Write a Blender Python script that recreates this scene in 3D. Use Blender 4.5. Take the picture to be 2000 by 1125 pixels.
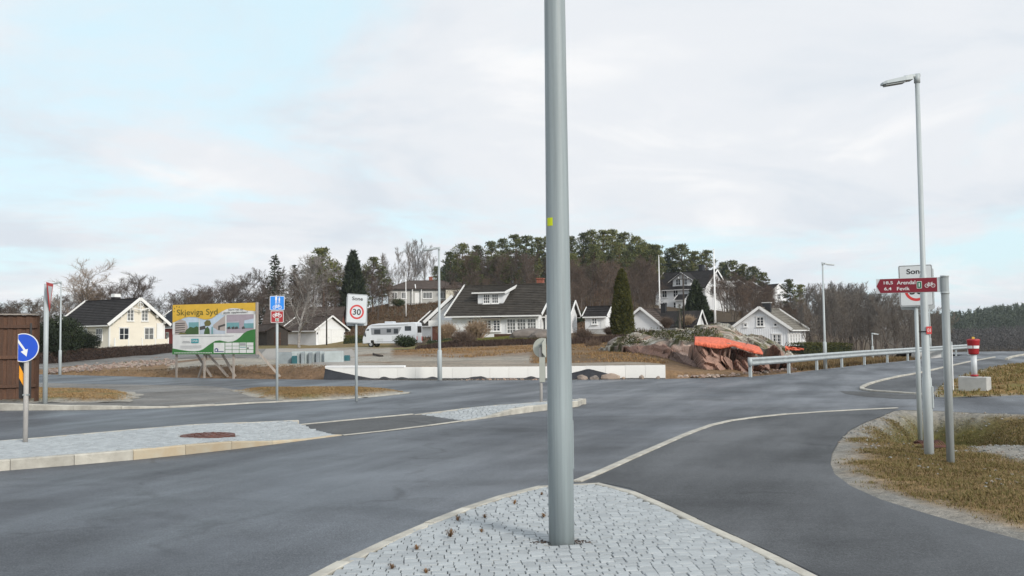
import bpy, bmesh, math, random
import numpy as np
from mathutils import Vector, Matrix, noise
from mathutils.geometry import delaunay_2d_cdt
PI = math.pi
rad = math.radians
for o in list(bpy.data.objects): bpy.data.objects.remove(o)
scene = bpy.context.scene
col = scene.collection
random.seed(7)

# ------------------------------------------------------------------ camera
F, CX, CY, H = 1850.0, 1000.0, 562.5, 1.7            # focal length in photo pixels, centre, eye height
PITCH, ROLL = math.atan((655 - 562.5) / F), rad(0.6)
RC = Matrix.Rotation(PI / 2 + PITCH, 3, 'X') @ Matrix.Rotation(-ROLL, 3, 'Z')
EYE = Vector((0, 0, H))
cd = bpy.data.cameras.new('camera'); cam = bpy.data.objects.new('camera', cd); col.objects.link(cam)
cd.sensor_width = 36; cd.lens = 36 * F / 2000; cd.clip_start = 0.1; cd.clip_end = 6000
cam.matrix_world = Matrix.Translation(EYE) @ RC.to_4x4()
scene.camera = cam

# ------------------------------------------------------------------ light
SUN_AZ, SUN_EL = (0.62, -0.785), rad(27)               # towards the sun: right of and behind the camera
world = bpy.data.worlds.new('World'); scene.world = world; world.use_nodes = True
def build_sky():
    nt = world.node_tree; nt.nodes.clear(); N = nt.nodes.new; L = nt.links.new
    out = N('ShaderNodeOutputWorld'); bg = N('ShaderNodeBackground'); bg.inputs['Strength'].default_value = 0.1
    L(bg.outputs[0], out.inputs[0])
    sky = N('ShaderNodeTexSky'); sky.sky_type = 'NISHITA'; sky.sun_disc = False
    sky.sun_elevation = SUN_EL; sky.sun_rotation = math.atan2(SUN_AZ[0], SUN_AZ[1])
    sky.air_density = 1.0; sky.dust_density = 1.0
    tc = N('ShaderNodeTexCoord'); sp = N('ShaderNodeSeparateXYZ'); L(tc.outputs['Generated'], sp.inputs[0])
    def math_(op, a, b):
        m = N('ShaderNodeMath'); m.operation = op
        for i, q in enumerate((a, b)):
            if hasattr(q, 'links'): L(q, m.inputs[i])
            else: m.inputs[i].default_value = q
        return m.outputs[0]
    zz = math_('ADD', math_('MAXIMUM', sp.outputs[2], 0.0), 0.16)
    cb = N('ShaderNodeCombineXYZ')
    L(math_('DIVIDE', sp.outputs[0], zz), cb.inputs[0]); L(math_('DIVIDE', sp.outputs[1], zz), cb.inputs[1])
    def nz(scale, detail, off, rough=.55, dist=0.):
        mp = N('ShaderNodeMapping'); mp.inputs['Location'].default_value = off; L(cb.outputs[0], mp.inputs[0])
        n = N('ShaderNodeTexNoise'); n.inputs['Scale'].default_value = scale; n.inputs['Detail'].default_value = detail
        n.inputs['Roughness'].default_value = rough; n.inputs['Distortion'].default_value = dist
        L(mp.outputs[0], n.inputs['Vector']); return n.outputs['Fac']
    def ramp(fac, stops):
        r = N('ShaderNodeValToRGB'); L(fac, r.inputs[0]); r.color_ramp.interpolation = 'EASE'
        while len(r.color_ramp.elements) < len(stops): r.color_ramp.elements.new(.5)
        for e, (p, c) in zip(r.color_ramp.elements, stops): e.position = p; e.color = (*c, 1) if len(c) == 3 else c
        return r.outputs[0]
    cover = ramp(nz(.85, 7, (9.1, -3.0, 2.0), .6, .35), [(.33, (0, 0, 0)), (.53, (1, 1, 1))])
    shade = ramp(nz(1.15, 6, (7.3, 4.2, 2.), .55, .5), [(.33, (.74, .80, .865)), (.52, (.85, .88, .92)), (.68, (.975, .98, .99))])
    sc = N('ShaderNodeVectorMath'); sc.operation = 'SCALE'; sc.inputs['Scale'].default_value = 9.2; L(shade, sc.inputs[0])
    # thin veil between the clouds: the clear sky seen through high cloud
    veil = N('ShaderNodeMix'); veil.data_type = 'RGBA'; veil.inputs[0].default_value = .78
    L(sky.outputs[0], veil.inputs[6]); veil.inputs[7].default_value = (7.6, 9.7, 10.4, 1)
    mx = N('ShaderNodeMix'); mx.data_type = 'RGBA'; L(cover, mx.inputs[0]); L(veil.outputs[2], mx.inputs[6]); L(sc.outputs[0], mx.inputs[7])
    L(mx.outputs[2], bg.inputs['Color'])
build_sky()
sd = bpy.data.lights.new('sun', 'SUN'); sd.energy = 2.6; sd.angle = rad(12); sd.color = (1, .95, .87)
sun = bpy.data.objects.new('sun', sd); col.objects.link(sun)
_s = Vector((SUN_AZ[0] * math.cos(SUN_EL), SUN_AZ[1] * math.cos(SUN_EL), math.sin(SUN_EL)))
sun.rotation_euler = _s.to_track_quat('Z', 'Y').to_euler(); sun.location = (20, -20, 30)
vs = scene.view_settings
vs.view_transform = 'Standard'; vs.look = 'None'; vs.exposure = 0.12; vs.gamma = 1.0; vs.use_curve_mapping = False

# ------------------------------------------------------------------ helpers: photo pixel -> place
def ray(u, v): return RC @ Vector(((u - CX) / F, -(v - CY) / F, -1))
def gp(u, v, z=0.0):
    r = ray(u, v); return EYE + r * ((z - H) / r.z)
def at(u, v, Y):
    r = ray(u, v); return EYE + r * (Y / r.y)
def zat(u, v, Y): return at(u, v, Y).z
def face(p, turn=0): return math.atan2(-p[0], p[1]) + rad(turn)      # rotation that turns local -Y towards the eye
def lerp(a, b, t): return a + (b - a) * t
def sstep(a, b, x):
    t = min(1, max(0, (x - a) / (b - a))); return t * t * (3 - 2 * t)
def interp(xs, ys, x): return float(np.interp(x, xs, ys))

# ------------------------------------------------------------------ helpers: objects
def setp(o, label=None, cat=None, group=None, kind=None):
    for k, q in (('label', label), ('category', cat), ('group', group), ('kind', kind)):
        if q: o[k] = q
    return o
def thing(name, label, cat, loc=(0, 0, 0), rz=0, group=None):
    o = bpy.data.objects.new(name, None); col.objects.link(o); o.location = loc; o.rotation_euler = (0, 0, rz)
    o.empty_display_size = .2
    return setp(o, label, cat, group)
def link(name, me, parent=None, loc=None, rot=None):
    o = bpy.data.objects.new(name, me); col.objects.link(o)
    if parent: o.parent = parent
    if loc is not None: o.location = loc
    if rot is not None: o.rotation_euler = rot
    return o
def np_mesh(name, verts, faces, mat, smooth=False):
    verts = np.asarray(verts, dtype=np.float32); faces = np.asarray(faces, dtype=np.int32)
    me = bpy.data.meshes.new(name); k = faces.shape[1]
    me.vertices.add(len(verts)); me.vertices.foreach_set('co', verts.ravel())
    me.loops.add(faces.size); me.loops.foreach_set('vertex_index', faces.ravel())
    me.polygons.add(len(faces)); me.polygons.foreach_set('loop_start', np.arange(0, faces.size, k, dtype=np.int32))
    me.polygons.foreach_set('loop_total', np.full(len(faces), k, dtype=np.int32))
    me.polygons.foreach_set('use_smooth', np.full(len(faces), bool(smooth)))
    me.update(calc_edges=True); me.materials.append(mat); return me
class MB:
    def __init__(s): s.v = []; s.f = []; s.m = []; s.sm = []; s.mats = []
    def mi(s, mat):
        if mat not in s.mats: s.mats.append(mat)
        return s.mats.index(mat)
    def add(s, vs, fs, mat=None, smooth=False):
        b = len(s.v); s.v += [tuple(q) for q in vs]; i = s.mi(mat) if mat else 0
        for f in fs: s.f.append([b + q for q in f]); s.m.append(i); s.sm.append(smooth)
        return s
    def box(s, c, d, mat=None, rot=None, bev=0):
        x, y, z = d[0] / 2, d[1] / 2, d[2] / 2
        if bev:
            b = min(bev, x * .9, y * .9, z * .9); P = []
            for (sx, sy, sz) in [(a, e, g) for a in (-1, 1) for e in (-1, 1) for g in (-1, 1)]:
                P += [(sx * (x - b), sy * (y - b), sz * z), (sx * (x - b), sy * y, sz * (z - b)), (sx * x, sy * (y - b), sz * (z - b))]
            bm = bmesh.new(); [bm.verts.new(q) for q in P]; r = bmesh.ops.convex_hull(bm, input=bm.verts)
            bm.verts.index_update(); vs = [q.co.copy() for q in bm.verts]; fs = [[q.index for q in f.verts] for f in bm.faces]; bm.free()
        else:
            vs = [Vector((a, e, g)) for a in (-x, x) for e in (-y, y) for g in (-z, z)]
            fs = [(0, 1, 3, 2), (4, 6, 7, 5), (0, 4, 5, 1), (2, 3, 7, 6), (0, 2, 6, 4), (1, 5, 7, 3)]
        if rot: vs = [rot @ Vector(q) for q in vs]
        return s.add([Vector(q) + Vector(c) for q in vs], fs, mat)
    def beam(s, a, b, w, h, mat=None, up=(0, 0, 1)):
        a, b = Vector(a), Vector(b); d = b - a; L = d.length; y = d.normalized(); u = Vector(up)
        if abs(y.dot(u)) > .99: u = Vector((1, 0, 0))
        x = y.cross(u).normalized(); z = x.cross(y)
        return s.box((a + b) / 2, (w, L, h), mat, Matrix((x, y, z)).transposed())
    def tube(s, pts, rs, n=12, mat=None, cap=True, smooth=True):
        pts = [Vector(p) for p in pts]; rs = rs if hasattr(rs, '__len__') else [rs] * len(pts); V = []; Fc = []
        d0 = (pts[-1] - pts[0]).normalized(); ref = Vector((1, 0, 0)) if abs(d0.x) < .9 else Vector((0, 1, 0))
        for i, p in enumerate(pts):
            d = (pts[min(i + 1, len(pts) - 1)] - pts[max(i - 1, 0)]).normalized()
            x = d.cross(ref).normalized(); y = x.cross(d)
            V += [p + (x * math.cos(2 * PI * k / n) + y * math.sin(2 * PI * k / n)) * rs[i] for k in range(n)]
        for i in range(len(pts) - 1):
            for k in range(n):
                k2 = (k + 1) % n; Fc.append((i * n + k, i * n + k2, (i + 1) * n + k2, (i + 1) * n + k))
        s.add(V, Fc, mat, smooth)
        if cap:
            b = len(s.v) - len(V); i = s.mi(mat) if mat else 0
            s.f.append([b + k for k in range(n)][::-1]); s.f.append([b + (len(pts) - 1) * n + k for k in range(n)])
            s.m += [i, i]; s.sm += [False, False]
        return s
    def prism(s, poly, axis, a, b, mat=None):
        """poly: 2-D points, extruded along axis ('x','y','z') from a to b"""
        def P(q, w):
            return {'x': (w, q[0], q[1]), 'y': (q[0], w, q[1]), 'z': (q[0], q[1], w)}[axis]
        n = len(poly); V = [P(q, a) for q in poly] + [P(q, b) for q in poly]
        Fc = [list(range(n))[::-1], list(range(n, 2 * n))] + [(k, (k + 1) % n, n + (k + 1) % n, n + k) for k in range(n)]
        return s.add(V, Fc, mat)
    def sheet(s, poly, y, mat=None):
        """flat print in the local XZ plane at depth y"""
        return s.add([(q[0], y, q[1]) for q in poly], [list(range(len(poly)))], mat)
    def mesh(s, name, mat=None):
        me = bpy.data.meshes.new(name); me.from_pydata([tuple(q) for q in s.v], [], s.f)
        for q in (s.mats if s.mats else [mat]): me.materials.append(q)
        me.polygons.foreach_set('material_index', s.m); me.polygons.foreach_set('use_smooth', s.sm)
        bm = bmesh.new(); bm.from_mesh(me); bmesh.ops.recalc_face_normals(bm, faces=bm.faces); bm.to_mesh(me); bm.free()
        me.update(); return me
    def build(s, name, mat=None, parent=None, loc=None, rot=None): return link(name, s.mesh(name, mat), parent, loc, rot)
def circle(cx, cz, r, n=32, a0=0, a1=2 * PI): return [(cx + r * math.cos(a0 + (a1 - a0) * k / n), cz + r * math.sin(a0 + (a1 - a0) * k / n)) for k in range(n + (a1 - a0 < 2 * PI - .01))]
def ring(mb, cx, cz, r0, r1, y, mat=None, n=36):
    V = [(cx + r * math.cos(2 * PI * k / n), y, cz + r * math.sin(2 * PI * k / n)) for r in (r0, r1) for k in range(n)]
    mb.add(V, [(k, (k + 1) % n, n + (k + 1) % n, n + k) for k in range(n)], mat)
def stroke(mb, p, q, w, y, mat=None):
    p, q = Vector((p[0], p[1])), Vector((q[0], q[1])); d = (q - p).normalized(); n = Vector((-d.y, d.x)) * w / 2
    mb.sheet([p + n, q + n, q - n, p - n], y, mat)
def rrect(x0, z0, x1, z1, r, n=5):
    P = []
    for (cx, cz, a) in ((x1 - r, z1 - r, 0), (x0 + r, z1 - r, PI / 2), (x0 + r, z0 + r, PI), (x1 - r, z0 + r, 1.5 * PI)):
        P += [(cx + r * math.cos(a + PI / 2 * k / n), cz + r * math.sin(a + PI / 2 * k / n)) for k in range(n + 1)]
    return P
def text_part(name, s, cx, cz, w, h, y, mat, parent, align='CENTER', bold=0.0):
    """lettering fitted into w x h, standing in the local XZ plane"""
    cu = bpy.data.curves.new('t', 'FONT'); cu.body = s; cu.size = 1; cu.offset = bold
    ob = bpy.data.objects.new('t', cu); col.objects.link(ob); bpy.context.view_layer.update()
    me = bpy.data.meshes.new_from_object(ob.evaluated_get(bpy.context.evaluated_depsgraph_get()))
    bpy.data.objects.remove(ob); n = len(me.vertices); c = np.zeros(n * 3, np.float32); me.vertices.foreach_get('co', c); c = c.reshape(-1, 3)
    lo, hi = c.min(0), c.max(0); sx = w / max(1e-6, hi[0] - lo[0]); sz = h / max(1e-6, hi[1] - lo[1])
    q = np.empty_like(c); q[:, 0] = (c[:, 0] - (lo[0] + hi[0]) / 2) * sx + cx; q[:, 1] = y; q[:, 2] = (c[:, 1] - (lo[1] + hi[1]) / 2) * sz + cz
    me.vertices.foreach_set('co', q.ravel()); me.materials.clear(); me.materials.append(mat); me.update()
    return link(name, me, parent)

# ------------------------------------------------------------------ materials
def newmat(name):
    m = bpy.data.materials.new(name); m.use_nodes = True; nt = m.node_tree
    return m, nt, nt.nodes.new, nt.links.new, nt.nodes['Principled BSDF']
def rampnode(nt, fac, stops, interp='LINEAR'):
    r = nt.nodes.new('ShaderNodeValToRGB'); nt.links.new(fac, r.inputs[0]); r.color_ramp.interpolation = interp
    while len(r.color_ramp.elements) < len(stops): r.color_ramp.elements.new(.5)
    for e, (p, c) in zip(r.color_ramp.elements, stops): e.position = p; e.color = (*c, 1)
    return r.outputs[0]
def noise_node(nt, vec, scale, detail=4, rough=.55, stretch=None):
    if stretch:
        mp = nt.nodes.new('ShaderNodeMapping'); mp.inputs['Scale'].default_value = stretch[:3]
        if len(stretch) > 3: mp.inputs['Rotation'].default_value = (0, 0, stretch[3])
        if len(stretch) > 4: mp.vector_type = 'TEXTURE'
        nt.links.new(vec, mp.inputs[0]); vec = mp.outputs[0]
    n = nt.nodes.new('ShaderNodeTexNoise'); n.inputs['Scale'].default_value = scale; n.inputs['Detail'].default_value = detail
    n.inputs['Roughness'].default_value = rough; nt.links.new(vec, n.inputs['Vector']); return n.outputs['Fac']
def mixrgb(nt, fac, a, b, mode='MIX'):
    m = nt.nodes.new('ShaderNodeMix'); m.data_type = 'RGBA'; m.blend_type = mode
    for i, q in ((0, fac), (6, a), (7, b)):
        if hasattr(q, 'links'): nt.links.new(q, m.inputs[i])
        elif i == 0: m.inputs[0].default_value = q
        else: m.inputs[i].default_value = (*q, 1)
    return m.outputs[2]
def bump(nt, h, strength, dist, bsdf):
    b = nt.nodes.new('ShaderNodeBump'); b.inputs['Strength'].default_value = strength; b.inputs['Distance'].default_value = dist
    nt.links.new(h, b.inputs['Height']); nt.links.new(b.outputs[0], bsdf.inputs['Normal'])
def mk(name, c, rough=.7, var=.12, scale=2., bmp=0., bscale=30., metal=0., spec=.5, rnd=0., island=0., c2=None, stretch=None):
    m, nt, N, L, b = newmat(name); tc = N('ShaderNodeTexCoord').outputs['Object']
    c = Vector(c[:3]); lo = Vector(c2) if c2 else c * (1 - var); hi = c if c2 else c * (1 + var)
    f = noise_node(nt, tc, scale, 5, .6, stretch)
    out = rampnode(nt, f, [(.3, tuple(lo)), (.7, tuple(hi))])
    if rnd or island:
        src = N('ShaderNodeObjectInfo').outputs['Random'] if rnd else N('ShaderNodeNewGeometry').outputs['Random Per Island']
        q = rnd or island
        out = mixrgb(nt, 1., out, rampnode(nt, src, [(0, (1 - q,) * 3), (1, (1 + q, 1 + q * .97, 1 + q * .9))]), 'MULTIPLY')
    L(out, b.inputs['Base Color']); b.inputs['Roughness'].default_value = rough; b.inputs['Metallic'].default_value = metal
    b.inputs['Specular IOR Level'].default_value = spec
    if bmp: bump(nt, noise_node(nt, tc, bscale, 4), bmp, .02, b)
    return m
def mk_palette(name, stops, rough=.8, src='island', spec=.25):
    """several colours, one per leaf / blade / stone"""
    m, nt, N, L, b = newmat(name)
    f = N('ShaderNodeNewGeometry').outputs['Random Per Island'] if src == 'island' else N('ShaderNodeObjectInfo').outputs['Random']
    n = len(stops); out = rampnode(nt, f, [(k / max(1, n - 1), c) for k, c in enumerate(stops)])
    oi = N('ShaderNodeObjectInfo').outputs['Random']
    out = mixrgb(nt, 1., out, rampnode(nt, oi, [(0, (.66, .70, .72)), (1, (1.38, 1.30, 1.15))]), 'MULTIPLY')
    L(out, b.inputs['Base Color']); b.inputs['Roughness'].default_value = rough; b.inputs['Specular IOR Level'].default_value = spec
    return m
def mk_asphalt(name, dark, light, rough=.62):
    m, nt, N, L, b = newmat(name); tc = N('ShaderNodeTexCoord').outputs['Object']
    big = noise_node(nt, tc, .20, 6, .6, (1, 1.7, 1, .35)); streak = noise_node(nt, tc, .85, 4, .55, (6, 1.5, 1, 1.19, 1))
    fine = noise_node(nt, tc, 60, 3, .8); mott = noise_node(nt, tc, 17, 5, .8); patch = noise_node(nt, tc, 1.3, 6, .65)
    d, l = Vector(dark), Vector(light)
    base = rampnode(nt, big, [(.36, tuple(d * .78)), (.5, tuple((d + l) / 2)), (.63, tuple(l * 1.1))])
    base = mixrgb(nt, .3, base, rampnode(nt, streak, [(.36, tuple(d * .8)), (.5, tuple((d + l) / 2)), (.62, (l[0] * 1.05, l[1] * 1.12, l[2] * 1.22))]))  # pale bluish streaks: sky sheen on polished asphalt painted into the base colour
    base = mixrgb(nt, .25, base, rampnode(nt, patch, [(.35, tuple(d * .7)), (.65, tuple(l * 1.1))]))
    # oil and tar smears
    tar = rampnode(nt, noise_node(nt, tc, .55, 6, .6, (.7, 1.5, 1, .5)), [(.54, (1, 1, 1)), (.66, (.58, .58, .60))])
    base = mixrgb(nt, 1., base, tar, 'MULTIPLY')
    base = mixrgb(nt, 1., base, rampnode(nt, fine, [(.40, (.5, .5, .51)), (.5, (1, 1, 1)), (.61, (1.65, 1.62, 1.58))]), 'MULTIPLY')
    base = mixrgb(nt, 1., base, rampnode(nt, mott, [(.40, (.78, .78, .79)), (.5, (1, 1, 1)), (.62, (1.25, 1.24, 1.22))]), 'MULTIPLY')
    vor = N('ShaderNodeTexVoronoi'); vor.feature = 'DISTANCE_TO_EDGE'; vor.inputs['Scale'].default_value = .16
    wv = N('ShaderNodeVectorMath'); wv.operation = 'MULTIPLY_ADD'; nv = N('ShaderNodeTexNoise'); nv.inputs['Scale'].default_value = .9; nv.inputs['Detail'].default_value = 6; L(tc, nv.inputs['Vector'])
    L(nv.outputs['Color'], wv.inputs[0]); wv.inputs[1].default_value = (1.6, 1.6, 0); L(tc, wv.inputs[2]); L(wv.outputs[0], vor.inputs['Vector'])
    seam = rampnode(nt, vor.outputs['Distance'], [(.0, (.5, .5, .51)), (.0045, (.62, .62, .63)), (.011, (1, 1, 1))])
    seam = mixrgb(nt, rampnode(nt, patch, [(.46, (0, 0, 0)), (.56, (1, 1, 1))]), (1, 1, 1), seam)
    base = mixrgb(nt, 1., base, seam, 'MULTIPLY')
    dust = rampnode(nt, noise_node(nt, tc, .33, 5, .6, (1, 1.4, 1, 1.1)), [(.5, (0, 0, 0)), (.72, (.5, .5, .5))])
    base = mixrgb(nt, dust, base, tuple(l * 1.45))
    L(base, b.inputs['Base Color'])
    rr = rampnode(nt, streak, [(.36, (rough + .14,) * 3), (.62, (rough - .12,) * 3)]); L(rr, b.inputs['Roughness'])
    b.inputs['Specular IOR Level'].default_value = .5
    bump(nt, fine, .45, .012, b); return m
def mk_attr(name, rough=.9, scale=6., bmp=.5):
    m, nt, N, L, b = newmat(name); tc = N('ShaderNodeTexCoord').outputs['Object']
    at_ = N('ShaderNodeAttribute'); at_.attribute_name = 'Col'
    f = noise_node(nt, tc, scale, 6, .7); g = noise_node(nt, tc, scale * .13, 5, .6); h = noise_node(nt, tc, scale * 9, 3, .7)
    o = mixrgb(nt, 1., at_.outputs['Color'], rampnode(nt, f, [(.3, (.62, .6, .58)), (.5, (1, 1, 1)), (.72, (1.35, 1.3, 1.22))]), 'MULTIPLY')
    o = mixrgb(nt, 1., o, rampnode(nt, g, [(.3, (.75, .76, .74)), (.7, (1.25, 1.2, 1.12))]), 'MULTIPLY')
    o = mixrgb(nt, 1., o, rampnode(nt, h, [(.34, (.6, .6, .6)), (.5, (1, 1, 1)), (.68, (1.5, 1.48, 1.45))]), 'MULTIPLY')
    L(o, b.inputs['Base Color']); b.inputs['Roughness'].default_value = rough; b.inputs['Specular IOR Level'].default_value = .2
    bump(nt, f, bmp, .08, b); return m
def mk_cladding(name, c, period, vertical=False, var=.06):
    m, nt, N, L, b = newmat(name); tc = N('ShaderNodeTexCoord').outputs['Object']
    w = N('ShaderNodeTexWave'); w.wave_profile = 'SAW'; w.inputs['Scale'].default_value = (.628 if vertical else .314) / period
    w.bands_direction = 'DIAGONAL' if vertical else 'Z'
    mp = N('ShaderNodeMapping'); mp.inputs['Scale'].default_value = (1, 1, 0 if vertical else 1); L(tc, mp.inputs[0]); L(mp.outputs[0], w.inputs['Vector'])
    c = Vector(c); o = rampnode(nt, noise_node(nt, tc, .7, 5, .6), [(.3, tuple(c * (1 - var))), (.7, tuple(c * (1 + var * .5)))])
    o = mixrgb(nt, 1., o, rampnode(nt, w.outputs['Fac'], [(0, (.72, .72, .73)), (.14, (1, 1, 1)), (1, (1, 1, 1))]), 'MULTIPLY')
    L(o, b.inputs['Base Color']); b.inputs['Roughness'].default_value = .6; b.inputs['Specular IOR Level'].default_value = .3
    bump(nt, w.outputs['Fac'], .4, .02, b); return m
M = {}
M['asphalt'] = mk_asphalt('asphalt', (.042, .047, .056), (.090, .100, .117), .52)
M['asphalt_path'] = mk_asphalt('asphalt_path', (.033, .036, .041), (.060, .064, .070), .6)
M['asphalt_old'] = mk_asphalt('asphalt_old', (.115, .110, .103), (.185, .178, .167), .8)
M['asphalt_patch'] = mk_asphalt('asphalt_patch', (.042, .043, .044), (.072, .073, .074), .75)
M['ground'] = mk_attr('ground'); M['verge'] = mk_attr('verge', scale=9)
M['granite_kerb'] = mk('granite_kerb', (.54, .52, .46), .8, .4, 4., .5, 60, rnd=.12, c2=(.33, .31, .27))
M['granite_kerb_rust'] = mk('granite_kerb_rust', (.48, .44, .35), .8, .2, 3.5, .4, 60, rnd=.1, c2=(.44, .34, .22))
M['cobble'] = mk('cobble', (.37, .395, .41), .75, .08, 2.2, .3, 9, rnd=.13)
M['cobble_far'] = mk('cobble_far', (.36, .385, .40), .8, .06, 14., .06, 60, island=.13)
M['joint'] = mk('joint', (.29, .29, .285), .95, .35, 12., .5, 80)
M['galv'] = mk('galvanised_steel', (.40, .44, .45), .48, .10, 5., .08, 60, spec=.5, stretch=(3, 3, .4))
M['galv_dark'] = mk('weathered_steel', (.26, .285, .29), .5, .25, 4., .1, 50, stretch=(4, 4, .3))
M['pole_grey'] = mk('pole_grey', (.26, .30, .31), .5, .16, 4., .06, 40, stretch=(7, 7, .18))
M['post_beige'] = mk('post_beige', (.40, .38, .36), .6, .1, 4.)
M['sign_back'] = mk('sign_back', (.42, .43, .38), .5, .06, 3.)
M['sign_white'] = mk('sign_white', (.56, .59, .61), .45, .04, 3.)
M['sign_grey'] = mk('sign_grey', (.46, .49, .51), .45, .04, 3.)
M['black'] = mk('black_paint', (.012, .012, .014), .5, .1, 3.)
M['ink'] = mk('ink', (.03, .035, .04), .6, .05, 3.)
M['red'] = mk('red_paint', (.52, .035, .035), .45, .1, 4.)
M['red_dark'] = mk('red_plastic', (.33, .012, .018), .5, .15, 5.)
M['maroon'] = mk('maroon_film', (.20, .008, .022), .45, .12, 6.)
M['sblue'] = mk('sign_blue', (.012, .075, .52), .42, .06, 4.)
M['sblue2'] = mk('sign_light_blue', (.01, .22, .72), .42, .06, 4.)
M['sgreen'] = mk('sign_green', (.02, .16, .08), .45, .06, 4.)
M['syellow'] = mk('marker_yellow', (.85, .34, .01), .45, .06, 4.)
M['sticker'] = mk('sticker_yellow', (.62, .70, .0), .5, .05, 4.)
M['swhite'] = mk('sign_letter_white', (.72, .73, .73), .45, .03, 3.)
M['white'] = mk('white_paint', (.78, .78, .77), .55, .06, .6, .06, 12)
M['clad_white'] = mk_cladding('white_cladding', (.80, .81, .82), .16)
M['clad_vert'] = mk_cladding('white_vertical_boards', (.80, .815, .835), .22, True)
M['clad_cream'] = mk_cladding('cream_cladding', (.80, .745, .64), .15)
M['clad_grey'] = mk_cladding('grey_cladding', (.46, .46, .44), .15)
M['clad_pale'] = mk_cladding('pale_cladding', (.70, .66, .55), .15)
M['clad_red'] = mk_cladding('red_cladding', (.30, .035, .028), .16)
M['brick_wall'] = mk('brick_red_wall', (.22, .085, .06), .85, .25, 6., .3, 30)
M['roof_dark'] = mk('dark_roof_tile', (.056, .050, .043), .85, .35, 1.6, .4, 14, spec=.15)
M['roof_black'] = mk('black_roof_tile', (.030, .028, .028), .85, .3, 1.6, .3, 14, spec=.15)
M['roof_brown'] = mk('brown_roof_tile', (.075, .058, .05), .85, .3, 1.6, .4, 14, spec=.15)
M['roof_grey'] = mk('grey_roof_tile', (.19, .175, .15), .85, .25, 1.6, .4, 14, spec=.15)
M['roof_blue'] = mk('blue_black_roof', (.03, .036, .048), .85, .2, 1.6, .3, 14, spec=.15)
M['glass'] = mk('window_glass', (.022, .026, .032), .08, .4, .8, spec=.7)
M['curtain'] = mk('curtained_glass', (.16, .165, .165), .15, .5, 2.5, spec=.6)
M['concrete'] = mk('concrete', (.42, .42, .41), .85, .14, 3., .2, 30)
M['concrete_pale'] = mk('pale_concrete_panel', (.80, .79, .76), .8, .05, 1.2, .08, 30, rnd=.03)
M['white_cap'] = mk('white_cap', (.82, .82, .82), .7, .03, 1.)
M['membrane'] = mk('black_membrane', (.018, .02, .026), .5, .3, 3., .6, 7)
M['wood_brown'] = mk('stained_fence_wood', (.085, .040, .022), .75, .3, 5., .3, 40, rnd=.22, stretch=(8, 8, .6))
M['wood_grey'] = mk('weathered_timber', (.30, .265, .235), .85, .25, 5., .3, 40, rnd=.2, stretch=(6, 6, .8))
M['wood_pole'] = mk('tarred_wood', (.045, .036, .03), .85, .3, 4., .3, 40)
M['rust'] = mk('rusty_iron', (.17, .065, .045), .75, .3, 9., .5, 40, c2=(.065, .032, .03))
M['orange'] = mk('orange_net', (.62, .14, .075), .8, .35, 9., .6, 40)
M['net'] = M['orange']
M['teal'] = mk('teal_plastic', (.03, .12, .14), .5, .2, 5.)
M['bluegrey'] = mk('blue_grey_concrete', (.40, .445, .45), .75, .12, 3., .15, 20, rnd=.12)
M['bluegrey2'] = mk('slate_slab', (.25, .285, .305), .7, .15, 3., .15, 20, rnd=.15)
M['tyre'] = mk('tyre', (.015, .015, .016), .8, .2, 6.)
M['rim'] = mk('rim', (.35, .36, .37), .4, .1, 6.)
M['van_white'] = mk('van_white', (.66, .69, .73), .3, .03, .5, spec=.5)
M['van_grey'] = mk('van_grey', (.27, .285, .31), .4, .05, .5)
M['brick_chim'] = mk('brick_chimney', (.25, .08, .05), .85, .3, 8., .3, 30)
M['bark'] = mk('bark', (.115, .094, .08), .9, .3, 6., .5, 20, rnd=.2)
M['bark_pine'] = mk('pine_bark', (.13, .078, .052), .9, .3, 6., .5, 20, rnd=.2)
M['bark_birch'] = mk('birch_bark', (.50, .48, .46), .85, .35, 5., .3, 20, c2=(.16, .14, .13))
M['twig'] = mk_palette('twigs', [(.066, .050, .042), (.105, .078, .065), (.15, .112, .094)], .9)
M['twig_grey'] = mk_palette('grey_twigs', [(.10, .092, .088), (.15, .136, .127), (.20, .18, .168)], .9)
M['twig_pale'] = mk_palette('pale_twigs', [(.15, .115, .095), (.21, .165, .135), (.26, .21, .175)], .9)
M['twig_birch'] = mk_palette('birch_twigs', [(.17, .14, .13), (.27, .24, .225), (.36, .34, .32)], .9)
M['pine'] = mk_palette('pine_needles', [(.040, .052, .020), (.074, .090, .033), (.118, .130, .046), (.165, .158, .064)], .75)
M['spruce'] = mk_palette('spruce_needles', [(.018, .028, .017), (.034, .048, .026), (.055, .068, .036)], .75)
M['thuja'] = mk_palette('thuja_leaves', [(.035, .040, .010), (.072, .075, .018), (.12, .112, .03)], .75)
M['yew'] = mk_palette('yew_leaves', [(.010, .016, .010), (.019, .029, .016), (.034, .046, .022)], .7)
M['rhodo'] = mk_palette('rhododendron_leaves', [(.018, .030, .014), (.034, .052, .02), (.055, .072, .03)], .5)
M['hedge_brown'] = mk_palette('bare_hedge', [(.030, .020, .018), (.055, .036, .030), (.085, .058, .046)], .9)
M['beige_shrub'] = mk_palette('beige_twigs', [(.19, .14, .10), (.28, .21, .155), (.36, .28, .21)], .9)
M['brush'] = mk_palette('dry_brush', [(.060, .038, .027), (.098, .060, .040), (.135, .086, .055), (.075, .068, .035)], .9)
M['straw'] = mk_palette('dry_grass', [(.18, .115, .055), (.27, .175, .085), (.35, .245, .13), (.15, .12, .05)], .9)
M['straw_green'] = mk_palette('mixed_grass', [(.115, .112, .035), (.165, .142, .05), (.25, .175, .085), (.31, .22, .115)], .9)
M['weed'] = mk_palette('dead_weed', [(.16, .09, .05), (.24, .15, .085), (.11, .065, .04)], .9)
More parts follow.
